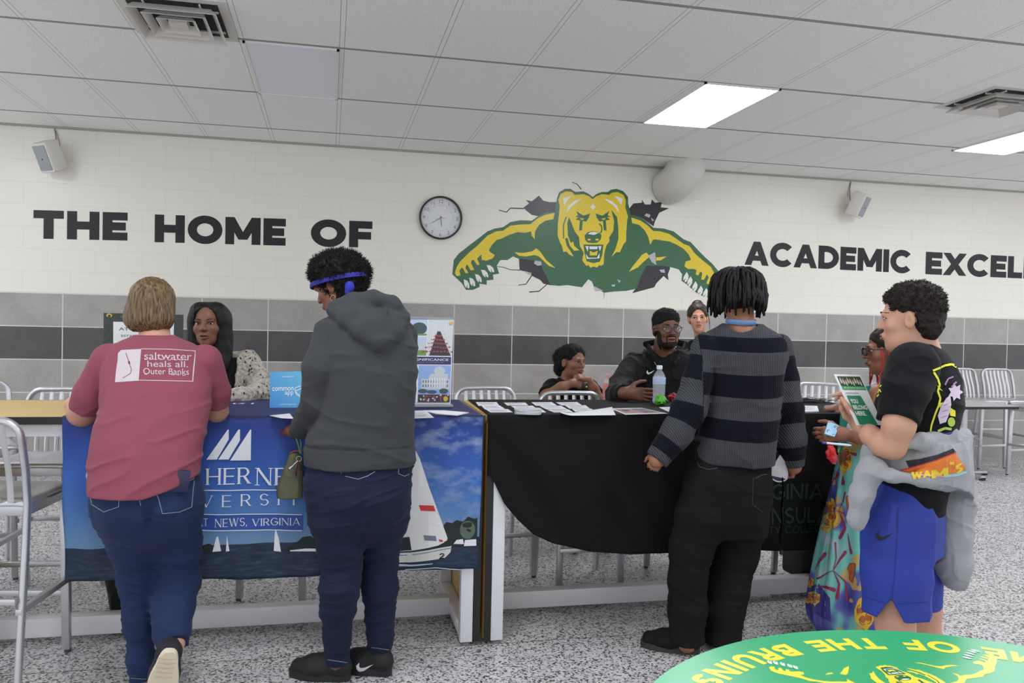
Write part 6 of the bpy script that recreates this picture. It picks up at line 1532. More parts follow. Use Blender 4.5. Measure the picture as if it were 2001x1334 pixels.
    glasses(P, H, bd, mat('tortoise_frame', (58, 38, 32), .25))
man_polo()

# --- woman standing further back behind him
def woman_back():
    Y = 6.0; th = view_angle(at(1364, 700, Y)); skin = skin_mat('skin_olive', (206, 150, 124)); B = Sdf()
    H = head_matrix(at(1364, 621, Y - .02), R(202), R(0), R(3), .97); add_head(B, H, .95, .95)
    B.cone(at(1366, 640, Y), at(1372, 668, Y + .03), .045, .055, .03)
    tr = rows_of([(664, 1352, 1394, Y + .03, .07), (672, 1338, 1410, Y + .03, .09), (684, 1326, 1420, Y + .03, .11), (720, 1324, 1422, Y + .03, .12), (770, 1330, 1416, Y + .03, .11), (830, 1322, 1424, Y + .03, .13)], th)
    B.loft(tr[1:], th, .03, grow=-.015)
    ar = []
    for s, x in ((-1, 1331), (1, 1415)):
        c = [J(x, 686, Y + .03, 24), J(x + s * 6, 740, Y + .04, 20), J(x + s * 5, 790, Y, 16)]; B.chain(c, .02, grow=-.004); add_hand(B, c[-1][0], (0, -.2, -1), (-s, 0, 0), (0, -1, 0), .3, .9); ar.append(c)
    lg = []
    for x in (1352, 1394):
        c = [J(x, 830, Y + .03, 44), J(x, 920, Y + .03, 32), J(x, 1000, Y + .05, 24)]; z = c[-1][0].copy(); z.z = .08; c.append((z, .04)); B.chain(c, .03, grow=-.01); B.chain([(z, .036), (z + Vector((-.05, -.13, -.045)), .03)], .02); lg.append(c)
    P, bd = new_person(B, skin, .004, (at(1370, 800, Y).x, Y), 'woman with dark pulled back hair and red lips standing behind the man in glasses'); b0 = P.location
    face_features(P, H, bd, (54, 44, 34), (186, 74, 80), (40, 28, 24), (.6, 0), .0026)
    T = Sdf(); T.loft(tr, th, .02); [T.chain(c[:2], .02, cut=True, grow=.004) for c in ar]; T.cone(at(1366, 630, Y), at(1370, 668, Y + .0), .055, .060, .01, kind='sub'); finish(T, 'top', cloth_mat('black_jersey'), .006, P, b0)
    Q = Sdf(); Q.loft(rows_of([(800, 1328, 1420, Y + .03, .12), (850, 1324, 1424, Y + .03, .13)], th), th, .03); [Q.chain(c, .03, cut=True) for c in lg]; finish(Q, 'trousers', dark_tr, .007, P, b0)
    Rm = H.to_3x3(); K = Sdf(); L_ = lambda c: H @ Vector(c)
    K.ell(L_((0, -.016, .044)), (.085, .100, .082), Rm, .02); K.ell(L_((.0, -.05, .0)), (.078, .06, .075), Rm, .03); K.ell(L_((0, -.045, .118)), (.042, .042, .030), Rm, .02)
    K.ell(L_((0, .10, -.020)), (.066, .082, .092), Rm, .012, 'sub')
    for s in (-1, 1): K.ell(L_((s * .088, .0, -.03)), (.03, .035, .04), Rm, .01, 'sub')
    K.disp(lambda p: .004 * (vnoise(p, 120, 2) - .5)); V, F = K.mesh(.004); hair_obj(V, F, hair_mat('dark_brown_hair', (40, 31, 28), .4, (60, 48, 42)), P, b0)
    m = MB(); m.tube([L_((-.078, .03, .03)) - b0, L_((-.088, .035, -.04)) - b0, L_((-.086, .04, -.10)) - b0], [.003, .003, .001], 6); m.build('hair_wisp', hair_mat('dark_brown_hair'), P)
woman_back()

# --- girl resting her chin on her hands
def girl_black():
    Y = 5.6; th = view_angle(at(1118, 740, Y)); skin = skin_mat('skin_warm', (134, 90, 66)); B = Sdf()
    H = head_matrix(at(1119, 706, Y - .03), R(150), R(2), R(0), .98); add_head(B, H, 1.02, 1.05, 1.1)
    B.cone(at(1113, 728, Y), at(1108, 752, Y + .03), .052, .062, .03)
    tr = rows_of([(738, 1092, 1128, Y + .04, .07), (746, 1080, 1144, Y + .04, .10), (757, 1070, 1156, Y + .04, .12), (785, 1068, 1160, Y + .03, .14), (830, 1066, 1162, Y + .02, .15), (880, 1062, 1166, Y, .17)], th)
    B.loft(tr[1:], th, .03, grow=-.02)
    aR = [J(1080, 757, Y + .02, 32), J(1068, 776, Y - .12, 28)]; fR = [J(1068, 776, Y - .12, 26), J(1098, 757, Y - .19, 22), J(1116, 748, Y - .19, 14)]
    aL = [J(1152, 757, Y + .02, 30), J(1172, 785, Y - .14, 24)]; fL = [J(1172, 785, Y - .14, 22), J(1160, 758, Y - .18, 19), J(1150, 742, Y - .18, 13)]
    for c in (aR, fR, aL, fL): B.chain(c, .02)
    add_hand(B, fR[-1][0], (.85, .1, -.1), (.2, .9, -.3), (-.2, .3, 1), 1.1, .85); add_hand(B, fL[-1][0], (-.85, .05, .25), (0, .5, -.8), (.2, .7, .5), .8, .85)
    hip = at(1112, 860, Y); legs = seated_legs(B, None, (hip.x, hip.y, .56), math.pi, .45, 0)
    P, bd = new_person(B, skin, .004, (hip.x, hip.y), 'seated girl in a black polo resting her chin on clasped hands'); b0 = P.location
    face_features(P, H, bd, (48, 30, 22), (140, 84, 80), (24, 18, 16), (.2, -.2), .0024)
    T = Sdf(); T.loft(tr, th, .02); T.chain([aR[0], (aR[0][0].lerp(aR[1][0], .8), .058)], .02, cut=True, grow=.006); T.chain([aL[0], (aL[0][0].lerp(aL[1][0], .55), .055)], .02, cut=True, grow=.006)
    T.cone(at(1113, 725, Y), at(1110, 744, Y + .02), .058, .062, .01, kind='sub'); T.disp(folds(95, 9, 14, .01)); to, tb = finish(T, 'polo_shirt', cloth_mat('black_pique'), .005, P, b0)
    px_decal('logo', [(mat('logo_gold', (190, 176, 110), .6), ell(1146, 755.5, 2, 1.4, 10))], tb, to, b0)
    Q = Sdf(); Q.loft(rows_of([(850, 1066, 1162, Y + .0, .15), (905, 1064, 1166, Y, .17)], th), th, .03); [Q.chain(c, .03, cut=True) for c in legs]; finish(Q, 'trousers', dark_tr, .007, P, b0)
    Rm = H.to_3x3(); K = Sdf(); L_ = lambda c: H @ Vector(c)
    K.ell(L_((0, -.018, .044)), (.084, .100, .082), Rm, .02); K.ell(L_((0, -.05, -.0)), (.078, .066, .08), Rm, .03); K.ell(L_((.0, -.13, .02)), (.05, .05, .06), Rm, .03); K.ell(L_((.0, -.125, -.06)), (.045, .04, .06), Rm, .03)
    K.ell(L_((0, .11, -.018)), (.086, .088, .094), Rm, .012, 'sub')
    for s in (-1, 1): K.ell(L_((s * .09, .0, -.03)), (.03, .035, .045), Rm, .01, 'sub')
    K.disp(lambda p: .014 * (vnoise(p, 50, 2) - .5) + .008 * (vnoise(p, 120, 3) - .5)); V, F = K.mesh(.0045)
    hair_obj(V, F, hair_mat('black_coily_hair'), P, b0, fuzz(V, F, 1500, .012, 6, .0012, .7))
    m = MB(); w = fL[-1][0]; m.tube([w - b0 + Vector((.026 * math.cos(a), .02 * math.sin(a), -.012 + .006 * math.cos(a))) for a in [2 * math.pi * i / 20 for i in range(21)]], .005, 6); m.build('bracelet', mat('white_band', (210, 210, 212), .5), P)
girl_black()

# --- woman with red braids and a long floral dress
def woman_floral():
    Y = 3.42; th = view_angle(at(1690, 900, Y)); skin = skin_mat('skin_mid', (136, 88, 66)); B = Sdf()
    H = head_matrix(at(1733, 684, Y), R(-64), R(4), R(0), .98); add_head(B, H, 1.0, 1.1, 1.15)
    B.cone(at(1745, 712, Y), at(1750, 750, Y), .056, .065, .03)
    tr = rows_of([(740, 1728, 1772, Y, .08), (752, 1712, 1786, Y, .11), (775, 1700, 1796, Y, .13), (810, 1690, 1800, Y, .15), (850, 1680, 1798, Y, .16), (880, 1668, 1790, Y, .165)], th)
    B.loft(tr[1:], th, .03, grow=-.02)
    aF = [J(1715, 770, Y + .14, 42), J(1700, 812, Y + .22, 34)]; fF = [J(1700, 812, Y + .22, 32), J(1672, 806, Y + .30, 26), J(1648, 797, Y + .34, 20)]
    aN = [J(1722, 775, Y - .14, 46), J(1712, 835, Y - .18, 38)]; fN = [J(1712, 848, Y - .18, 36), J(1680, 852, Y - .15, 30), J(1650, 848, Y - .10, 20)]
    for c in (aF, fF, aN, fN): B.chain(c, .02)
    B.chain([aN[-1], fN[0]], .02); B.cone(aN[0][0], at(1748, 790, Y), .04, .08, .04); B.cone(aF[0][0], at(1748, 790, Y), .04, .08, .04)
    add_hand(B, fF[-1][0], (-.8, .35, -.1), (0, .2, -1), (.2, -.8, .2), .95, 1.0); add_hand(B, fN[-1][0], (-.75, .3, -.05), (.1, .9, -.2), (-.2, .2, 1), .6, 1.0)
    ft = at(1668, 1236, Y); ft.z = 0
    for s in (-1, 1):
        hp = at(1700, 900, Y) + Vector((s * .07, 0, 0)); an = Vector((ft.x + s * .08, ft.y, .08)); B.chain([(hp, .08), (hp.lerp(an, .5), .06), (an, .036), (an + Vector((-.02, .1, -.045)), .03)], .02)
    P, bd = new_person(B, skin, .0045, (ft.x, ft.y), 'woman with red braids and dark glasses in a long bright floral dress'); b0 = P.location
    face_features(P, H, bd, (46, 30, 22), (140, 78, 78), (24, 18, 16), (.2, 0), .0024)
    D_ = Sdf(); D_.loft(rows_of([(845, 1660, 1790, Y, .15), (880, 1640, 1780, Y, .165), (920, 1630, 1775, Y, .17), (960, 1622, 1770, Y, .18), (1050, 1601, 1768, Y, .20), (1130, 1583, 1766, Y, .22), (1185, 1574, 1766, Y, .235), (1212, 1578, 1762, Y, .23), (1232, 1592, 1752, Y, .20)], th), th, .03, 2.2)
    def pleats(p):
        a = np.arctan2(p[:, 1] - (Y + .05), p[:, 0] - 2.42); w = np.clip((1.0 - p[:, 2]) / .6, 0, 1)
        return -.014 * w * (np.sin(a * 13 + 3 * p[:, 2]) * .6 + np.sin(a * 22 - 2 * p[:, 2]) * .4)
    D_.disp(pleats)
    m = mat('floral_print', (110, 190, 182), .65); t = NT(m); o = t.obj()
    n1 = t.noise(o, 4.2, 2); n2 = t.noise(o, 6.5, 2, .4); mp = t.node('Mapping'); mp.inputs['Location'].default_value = (3, 5, 1); t.link(o, mp.inputs[0]); n3 = t.noise(mp.outputs[0], 5.5, 2)
    z = t.sep(o)
    c = t.ramp(n1, [(.36, lin((40, 42, 118))), (.45, lin((76, 80, 144))), (.50, lin((94, 160, 154))), (.62, lin((98, 166, 158))), (.70, lin((166, 158, 176)))])
    c = t.mix(t.math('MULTIPLY', t.math('GREATER_THAN', n3, .60), .8), c, lin((172, 134, 50))); t.color(c)
    do, db = finish(D_, 'dress', m, .005, P, b0)
    yo = mat('flower_yellow', (190, 150, 36), .7); orr = mat('flower_orange', (148, 76, 28), .7); br = mat('flower_brown', (88, 40, 22), .7); mgn = mat('leaf_magenta', (124, 22, 64), .7); vio = mat('print_indigo', (42, 38, 112), .7)
    Yp, Op, Bp, Mp = [], [], [], []
    rng = random.Random(5)
    def rose(cx, cy, rx, ry, rot=0.0):
        n = 10; Yp.append([(cx + rx * (1 + .13 * math.sin(i * 2.4 + cx)) * math.cos(2 * math.pi * i / n + rot), cy + ry * (1 + .13 * math.cos(i * 3.1 + cy)) * math.sin(2 * math.pi * i / n + rot)) for i in range(n)])
        for k in range(5):
            a = rot + k * 1.3; x, y = cx + rx * .45 * math.cos(a), cy + ry * .45 * math.sin(a); Op.extend(ell(x, y, rx * .30, ry * .22, 10, a + 1))
            Bp.extend(stroke([(x + rx * .33 * math.cos(a + s), y + ry * .33 * math.sin(a + s)) for s in (-1.2, -.6, 0, .6, 1.2)], 1.1))
        Bp.extend(stroke([(cx - rx * .3, cy), (cx, cy - ry * .25), (cx + rx * .25, cy), (cx, cy + ry * .2)], 1.3))
    rose(1652, 896, 14, 26); rose(1617, 1004, 21, 36, .3); rose(1690, 1196, 20, 34, .8); rose(1588, 1168, 16, 13); rose(1582, 1138, 10, 9); rose(1684, 1020, 11, 10)
    for q in ([(1661, 1120), (1656, 1110), (1662, 1100), (1672, 1101), (1671, 1118), (1666, 1138), (1660, 1130)], [(1655, 985), (1654, 970), (1668, 962), (1668, 1000), (1660, 1012)]): Op.append(q); Bp.extend(stroke(q + q[:1], 1.2)); Bp.extend(stroke([q[0], q[4]], 1))
    def leaf(pts, w): Mp.extend(stroke(pts, 1.2, w)); Mp.extend(ell(*pts[-1], w * .5, w * .5, 8))
    for pts, w in (([(1638, 998), (1646, 1012), (1652, 1032), (1642, 1050)], 7), ([(1628, 1114), (1640, 1095), (1652, 1078)], 6), ([(1628, 1114), (1634, 1090), (1632, 1060)], 3), ([(1628, 1114), (1612, 1122), (1598, 1130)], 4), ([(1628, 1114), (1640, 1140), (1636, 1168)], 7), ([(1628, 1114), (1652, 1136), (1656, 1172)], 5), ([(1592, 1144), (1612, 1146), (1630, 1152)], 8), ([(1592, 1112), (1604, 1094), (1612, 1082)], 7), ([(1622, 938), (1634, 934), (1638, 926)], 7), ([(1648, 930), (1648, 944)], 8), ([(1657, 1042), (1660, 1062), (1664, 1080)], 5), ([(1638, 998), (1648, 980), (1652, 962)], 3), ([(1622, 1000), (1638, 998), (1650, 1003)], 2), ([(1660, 884), (1672, 888)], 6)): leaf(pts, w)
    px_decal('dress_print', [(vio, [[(1570, 1150), (1600, 1140), (1622, 1168), (1624, 1215), (1604, 1205), (1572, 1186)], [(1616, 920), (1632, 915), (1640, 925), (1626, 944), (1612, 958)]]), (yo, Yp), (orr, Op), (br, Bp), (mgn, Mp)], db, do, b0, cell=5)
    T = Sdf(); T.loft(tr, th, .02, grow=.004); T.chain([aN[0], (aN[0][0].lerp(aN[1][0], .6), aN[1][1] * 1.05)], .02, cut=True, grow=.006); T.chain([aF[0], (aF[0][0].lerp(aF[1][0], .6), aF[1][1] * 1.05)], .02, cut=True, grow=.006)
    T.cone(at(1745, 705, Y), at(1748, 742, Y), .062, .064, .01, kind='sub'); T.disp(folds(98, 9, 14, .01))
    m2 = mat('pastel_top', (214, 200, 206), .8, vary=(5, .12)); finish(T, 'top', m2, .005, P, b0)
    Rm = H.to_3x3(); K = Sdf(); L_ = lambda c: H @ Vector(c)
    K.ell(L_((0, -.02, .040)), (.084, .100, .084), Rm, .02); K.ell(L_((0, -.06, .0)), (.076, .060, .08), Rm, .03); K.ell(L_((0, .10, -.035)), (.09, .085, .088), Rm, .012, 'sub')
    for s in (-1, 1): K.ell(L_((s * .09, .0, -.03)), (.03, .035, .05), Rm, .01, 'sub')
    K.disp(lambda p: .008 * (vnoise(p, 70, 2) - .5)); V, F = K.mesh(.0045); hair_obj(V, F, hair_mat('black_braided_hair', (26, 20, 20), .6), P, b0)
    mb = MB(); rng = random.Random(8)
    for i in range(20):
        s = -1 if i < 12 else 1; yy = rng.uniform(-.10, .06); st_ = Vector((s * .078, yy, rng.uniform(.0, .05))); L = rng.uniform(.20, .30)
        pts = [L_(st_), L_((s * .094, yy - .003, -.04)), L_((s * .086, yy + .01, -.11)), L_((s * .09, yy + .03, -.11 - L * .5))]
        pts[3] = pts[2] + Vector((rng.uniform(-.05, .01), rng.uniform(-.05, 0), -L * .5))
        fine = []
        for j in range(13):
            u = j / 12 * 3; a = min(2, int(u)); p = pts[a].lerp(pts[a + 1], u - a); fine.append(p - b0 + Vector((.0015 * (j % 2), 0, 0)))
        mb.tube(fine, [.0045 if j % 2 else .0036 for j in range(13)], 7)
    mb.build('braids', hair_mat('red_braids', (150, 30, 32), .55), P)
    glasses(P, H, bd, mat('black_frame', (20, 20, 22), .25), False, .027, .019, mat('dark_lens', (40, 44, 52), .05, alpha=.45), .003)
    for s in (-1, 1):
        c = L_((s * .088, -.004, -.052)) - b0; m = MB(); m.tube([c + Rm @ Vector((0, .016 * math.sin(a), -.014 + .016 * math.cos(a))) for a in [2 * math.pi * i / 24 for i in range(25)]], .0014, 6); m.build('earring', mat('silver_hoop', (206, 204, 200), .25, .9), P)
    return fN[-1][0], fF[-1][0]
HAND_N, HAND_F = woman_floral()

# ------------------------------------------------------------------ things on the tables and in hands
def panel(name, TL, TR, BR, BL, m, layers, label, cat, group=None, th=.0015, cell=None, pname='print'):
    """thin board with its own printed front; layers use (u, v), u to the right and v down, both 0..1"""
    TL, TR, BR, BL = [Vector(p) for p in (TL, TR, BR, BL)]; c = (TL + TR + BR + BL) / 4
    n = (TR - TL).cross(BL - TL).normalized(); n = -n if n.dot(c - Vector((0, 0, CAM_H))) > 0 else n
    vs = [p - c - n * s for s in (0, th) for p in (TL, TR, BR, BL)]
    o = MB().add(vs, [(0, 1, 2, 3), (7, 6, 5, 4), (0, 4, 5, 1), (1, 5, 6, 2), (2, 6, 7, 3), (3, 7, 4, 0)]).build(name, m, smooth=False, loc=c)
    if label: tag(o, label, cat, group)
    def mp(u, v, h): return (TL * (1 - u) + TR * u) * (1 - v) + (BL * (1 - u) + BR * u) * v - c + n * (h + .0004)
    if layers: printed(pname, [(mm, [q[::-1] for q in P]) for mm, P in layers], mp, o, cell=cell, lift=.0003)
    return o
def ptext(s, u0, u1, v0, v1, bold=0.0):
    q = text_polys(s, 1.0, bold=bold); xs = [x for a in q for x, y in a]; ys = [y for a in q for x, y in a]; a0, a1, b0, b1 = min(xs), max(xs), min(ys), max(ys)
    return [[(u0 + (x - a0) / (a1 - a0) * (u1 - u0), v1 - (y - b0) / (b1 - b0) * (v1 - v0)) for x, y in a] for a in q]
paper = mat('white_paper', (222, 222, 226), .7); pgrey = mat('paper_grey_ink', (150, 152, 162), .7)
TT = TZ + .006                                   # top of the black cloth
def sheet_on(px, label, name='handout_card', cat='card', th=.0012, z=TT, group=None, ink=True):
    p = [atz(x, y, z) for x, y in px]; c = sum(p, Vector()) / len(p); k = len(p)
    vs = [Vector((q.x - c.x, q.y - c.y, s)) for s in (0, th) for q in p]
    o = MB().add(vs, [tuple(range(k))[::-1], tuple(range(k, 2 * k))] + [(i, (i + 1) % k, k + (i + 1) % k, k + i) for i in range(k)]).build(name, paper, smooth=False, loc=(c.x, c.y, z))
    tag(o, label, cat, group)
    if ink and k == 4:
        a, b, d, e_ = [q - c for q in p]
        def mp(u, v, h): q = (a * (1 - u) + b * u) * (1 - v) + (e_ * (1 - u) + d * u) * v; return Vector((q.x, q.y, th + h))
        printed('print', [(pgrey, [q[::-1] for r in range(4) for q in rect(.12, .85 - .12 * (r % 2), .2 + .17 * r, .245 + .17 * r)])], mp, o)
    return o
def cq(*q): return [(900 + x / 4.548, 740 + y / 4.548) for x, y in q]
cards = [[cq((135,208),(320,208),(342,237),(160,240)), cq((188,241),(350,239),(395,269),(215,271)), cq((225,272),(420,270),(465,298),(265,298))],
 [cq((385,212),(575,212),(600,235),(415,237)), cq((450,243),(640,240),(680,267),(490,268)), cq((560,271),(720,270),(760,298),(600,298))],
 [cq((630,210),(810,208),(855,236),(670,239)), cq((705,242),(890,240),(945,268),(760,270)), cq((770,274),(955,272),(1000,297),(830,298))],
 [cq((848,210),(1035,207),(1075,233),(900,236)), cq((930,239),(1110,236),(1147,263),(970,265)), cq((990,268),(1160,266),(1200,290),(1020,292))]]
ords = ['first', 'second', 'third', 'fourth']; rws = ['back row', 'middle row', 'front row']
for i, colm in enumerate(cards):
    for j, q in enumerate(colm):
        o = sheet_on(q, 'white handout card in the %s, %s column counted from the blue tablecloth' % (rws[j], ords[i]), group='handout cards on the black cloth')
# rounded stack of booklets
bs_ = empty('booklet_stack', (0, 0, 0)); c = atz(1031, 808, TT); bs_.location = c; tag(bs_, 'small rounded stack of pale booklets near the black cloth\'s front edge', 'booklets')
rng = random.Random(3)
for k in range(6):
    a = rng.uniform(-.15, .15) - .2; m = MB(); n = 28
    q = [(.062 * math.copysign(abs(math.cos(t)) ** .45, math.cos(t)), .045 * math.copysign(abs(math.sin(t)) ** .6, math.sin(t))) for t in [2 * math.pi * i / n for i in range(n)]]
    m.prism(q, .0042 * k, .0042 * k + .0038, Matrix.Translation((rng.uniform(-.004, .004), rng.uniform(-.003, .003), 0)) @ Matrix.Rotation(a, 4, 'Z'))
    m.build('booklet', mat('booklet_grey', (196, 198, 204), .5), bs_, smooth=False)
# curled leaflet at the front edge
a, b, c_, d_ = atz(1086, 809, TT), atz(1196, 799, TT), atz(1203, 811, TT), atz(1092, 812, TT)
def curl(u, v):
    p = (a * (1 - u) + b * u) * (1 - v) + (d_ * (1 - u) + c_ * u) * v; return Vector((p.x, p.y, TT + .001 + .018 * max(0, 1 - u * 4) ** 2 + .010 * max(0, u * 1.6 - .6) * (1 - v)))
o = MB().grid(curl, 24, 6).build('leaflet', paper); so = o.modifiers.new('thickness', 'SOLIDIFY'); so.thickness = .0008; tag(o, 'long white curled leaflet on the front edge of the black cloth', 'leaflet')
# colour photo flyer
o = sheet_on([(1192, 798), (1254, 797), (1304, 808), (1222, 810)], 'colour photo flyer lying flat beside the water bottle', 'flyer', 'flyer', ink=False)
P4 = [atz(*q, TT) - o.location for q in ((1192, 798), (1254, 797), (1304, 808), (1222, 810))]
def fmp(u, v, h): q = (P4[0] * (1 - u) + P4[1] * u) * (1 - v) + (P4[3] * (1 - u) + P4[2] * u) * v; return Vector((q.x, q.y, .0012 + h))
fl = lambda Q: [q[::-1] for q in Q]
printed('print', [(mat('flyer_mauve', (160, 120, 110), .6), fl(rect(.06, .5, .15, .85))), (mat('flyer_navy', (92, 96, 120), .6), fl(rect(.52, .94, .12, .5))), (mat('flyer_rose', (150, 104, 92), .6), fl(rect(.52, .94, .54, .86))), (mat('flyer_dark', (84, 62, 62), .6), fl(ell(.25, .4, .1, .12) + ell(.62, .7, .07, .1) + ell(.8, .7, .06, .1)))], fmp, o)
sheet_on([(1288, 796), (1312, 795), (1330, 806), (1310, 806)], 'white sheet by the green candy wrapper, half hidden by the striped sleeve', 'paper_sheet', 'paper')
sheet_on([(1562, 794), (1597, 795), (1600, 805), (1560, 806)], 'small pile of white sheets beside the black lanyards', 'paper_sheet', 'paper', .006)
# lanyards
lc = atz(1588, 786, TT); m = MB(); rng = random.Random(12)
for k in range(7):
    x0, y0 = rng.uniform(-.09, .07), rng.uniform(-.05, .06); pts = []
    for i in range(26):
        t = i / 25 * 2 * math.pi; pts.append((x0 + rng.uniform(-.004, .004) + .055 * math.cos(t + k) * (1 + .4 * math.sin(2 * t + k)), y0 + .035 * math.sin(t + k) + .012 * math.sin(3 * t + k), .006 + .004 * k * .6 + .004 * math.sin(2 * t + k)))
    m.tube(pts, .006, 6, (.3, 1), caps=False)
o = m.build('lanyards', mat('lanyard_black', (24, 24, 28), .5), loc=lc); tag(o, 'tangled heap of black lanyards on the black cloth', 'lanyards')
m = MB()
for k in range(16): m.box(-.008, .008, -.003, .003, 0, .002, 0, Matrix.Translation((rng.uniform(-.12, .1), rng.uniform(-.07, .08), .022 + rng.uniform(0, .008))) @ Matrix.Rotation(rng.uniform(0, 3), 4, 'Z'))
m.build('lanyard_print', paper, o, smooth=False)
# bottles
def bottle(p, label, liquid, cap, lab, h=.205, r=.032):
    s = h / .205; e = empty('bottle', p); tag(e, label, 'bottle')
    pet = mat('clear_pet', (232, 238, 244), .04, alpha=.22)
    MB().lathe([(0, .002), (r * .8, 0), (r, .008), (r, .03), (r * .93, .036), (r, .044), (r * .95, .056), (r, .066), (r, .115), (r * .97, .125), (r, .135), (r * .86, .155), (r * .55, .172), (r * .40, .178), (r * .40, .190)][:], 32, Matrix.Scale(s, 4)).build('body', pet, e)
    MB().lathe([(0, .004), (r * .9, .004), (r * .96, .05), (r * .96, .12), (r * .8, .135 * .0 + .15), (0, .15)], 28, Matrix.Scale(s, 4)).build('contents', liquid, e)
    MB().lathe([(r * .46, .186), (r * .47, .203), (r * .42, .206), (0, .206)], 24, Matrix.Scale(s, 4)).build('cap', cap, e)
    MB().lathe([(r * 1.015, .105), (r * 1.02, .107), (r * 1.02, .140), (r * 1.015, .142)], 32, Matrix.Scale(s, 4)).build('label', lab, e)
    return e
water = mat('water', (176, 182, 190), .08, alpha=.42, bump=(60, .6, .01))
lbl = mat('bottle_label', (176, 196, 226), .5, vary=(40, .25))
bw = bottle(atz(1287, 788, TT), 'clear water bottle with pale blue label beside the green wrapper', water, mat('cap_white', (222, 226, 232), .4), lbl, .206, .034)
t2 = MB().box(-.31, .31, -.3, .3, .905, .93, .004); e = empty('cafe_table', (1.93, 5.56, 0)); tag(e, 'plain grey table under the resting girl\'s elbows, behind the black table', 'table'); t2.build('tabletop', mat('grey_laminate'), e); MB().tube([(0, 0, .02), (0, 0, .905)], .04, 20).build('post', steel, e); MB().lathe([(.25, 0), (.25, .012), (.05, .03), (0, .03)], 40).build('base', steel, e)
q = at(1187, 765, 5.31); bottle((q.x, q.y, .93), 'small bottle with orange drink and pink cap behind the man\'s black sleeve', mat('orange_drink', (226, 96, 58), .2), mat('cap_pink', (216, 160, 160), .5), mat('bottle_label_red', (220, 150, 130), .5), .215, .032)
# sweets wrapper and red snack
def wrapper(px, py, r, rgb, label, seed, z=TT, flat=.85):
    c = atz(px, py, z); S_ = Sdf(); S_.ell((c.x, c.y, z + r[2] * .9), r, None, .01); S_.ell((c.x + r[0] * .6, c.y, z + r[2] * 1.1), (r[0] * .5, r[1] * .6, r[2] * .6), None, .01); S_.ell((c.x - r[0] * .5, c.y, z + r[2] * .6), (r[0] * .5, r[1] * .7, r[2] * .55), None, .01); S_.ell((c.x - .1 * r[0], c.y, z + r[2] * 1.7), (r[0] * .45, r[1] * .5, r[2] * .5), None, .01)
    S_.disp(lambda p: .016 * (vnoise(p, 75, seed) - .5) + .008 * (vnoise(p, 160, seed) - .5)); S_.plane((0, 0, z), (0, 0, -1))
    o, b = finish(S_, 'candy_wrapper', mat('foil_%d' % seed, rgb, .3), .003, None, (c.x, c.y, z)); o.location = (c.x, c.y, z); tag(o, label, 'wrapper'); return o, b
wrapper(1291, 791, (.032, .028, .026), (74, 168, 40), 'crumpled bright green wrapper at the foot of the water bottle', 21)
wrapper(1316, 784, (.030, .022, .022), (150, 34, 38), 'crumpled dark red wrapper half hidden by the striped sleeve', 23)
# papers on the blue cloth
zb = TZ + .0055
sheet_on([(527, 812), (566, 808), (574, 818), (550, 817)], 'white sheet under the hoodie woman\'s hand on the blue cloth', 'paper_sheet', 'paper', z=zb, ink=False)
sheet_on([(800, 803), (832, 802), (848, 816), (800, 818)], 'white printed flyer beside the hoodie woman, at the cloth\'s front edge', 'flyer', 'flyer', z=zb)
sheet_on([(829, 803), (868, 803), (916, 807), (893, 812), (852, 809)], 'fanned white leaflets between the campus banner and the cloth\'s front edge', 'leaflet', 'leaflet', .004, zb)
sheet_on([(437, 785), (448, 785), (447, 790), (437, 790)], 'small white card by the pink tee woman\'s elbow', 'handout_card', 'card', .004, zb, ink=False)
# cyan desk sign
m = mat('sign_cyan', (60, 140, 200), .35); t = NT(m); o_ = t.sep(t.obj()); f = t.math('ADD', t.math('MULTIPLY', o_[0], 3.0), t.math('ADD', t.math('MULTIPLY', o_[2], 2.2), .5)); t.color(t.ramp(f, [(.1, lin((62, 142, 214))), (.9, lin((100, 190, 228)))]))
def sp(px, py, Y): return at(px, py, Y)
g = panel('desk_sign', sp(527, 727, 4.02), sp(598, 725, 4.02), sp(597, 797, 3.985), sp(527, 798, 3.985), m,
 [(mat('sign_white', (226, 238, 246), .5), ptext('common', .07, .66, .42, .52, .012) + ptext('app', .42, .66, .54, .67, .012) + ptext('MEMBER OF', .34, .66, .12, .155) + ptext('commonapp.org', .28, .72, .88, .92) + stroke([(.97, .37), (.72, .44), (.69, .49), (.72, .53), (.97, .43)], .022) + stroke([(.70, .54), (.84, .66), (.86, .71), (.74, .62), (.70, .54)], .022))], 'bright cyan desk sign reading common app, standing on the blue cloth', 'sign', th=.004)
fo = MB(); a = sp(527, 798, 3.985) - g.location; b = sp(597, 797, 3.985) - g.location; fo.add([a, b, b + Vector((0, .07, .0)), a + Vector((0, .07, 0)), a + Vector((0, 0, .003)), b + Vector((0, 0, .003)), b + Vector((0, .07, .003)), a + Vector((0, .07, .003))], [(0, 1, 2, 3), (4, 7, 6, 5), (0, 4, 5, 1), (1, 5, 6, 2), (2, 6, 7, 3), (3, 7, 4, 0)]).build('foot', mat('acrylic', (220, 228, 236), .1, alpha=.4), g, smooth=False)
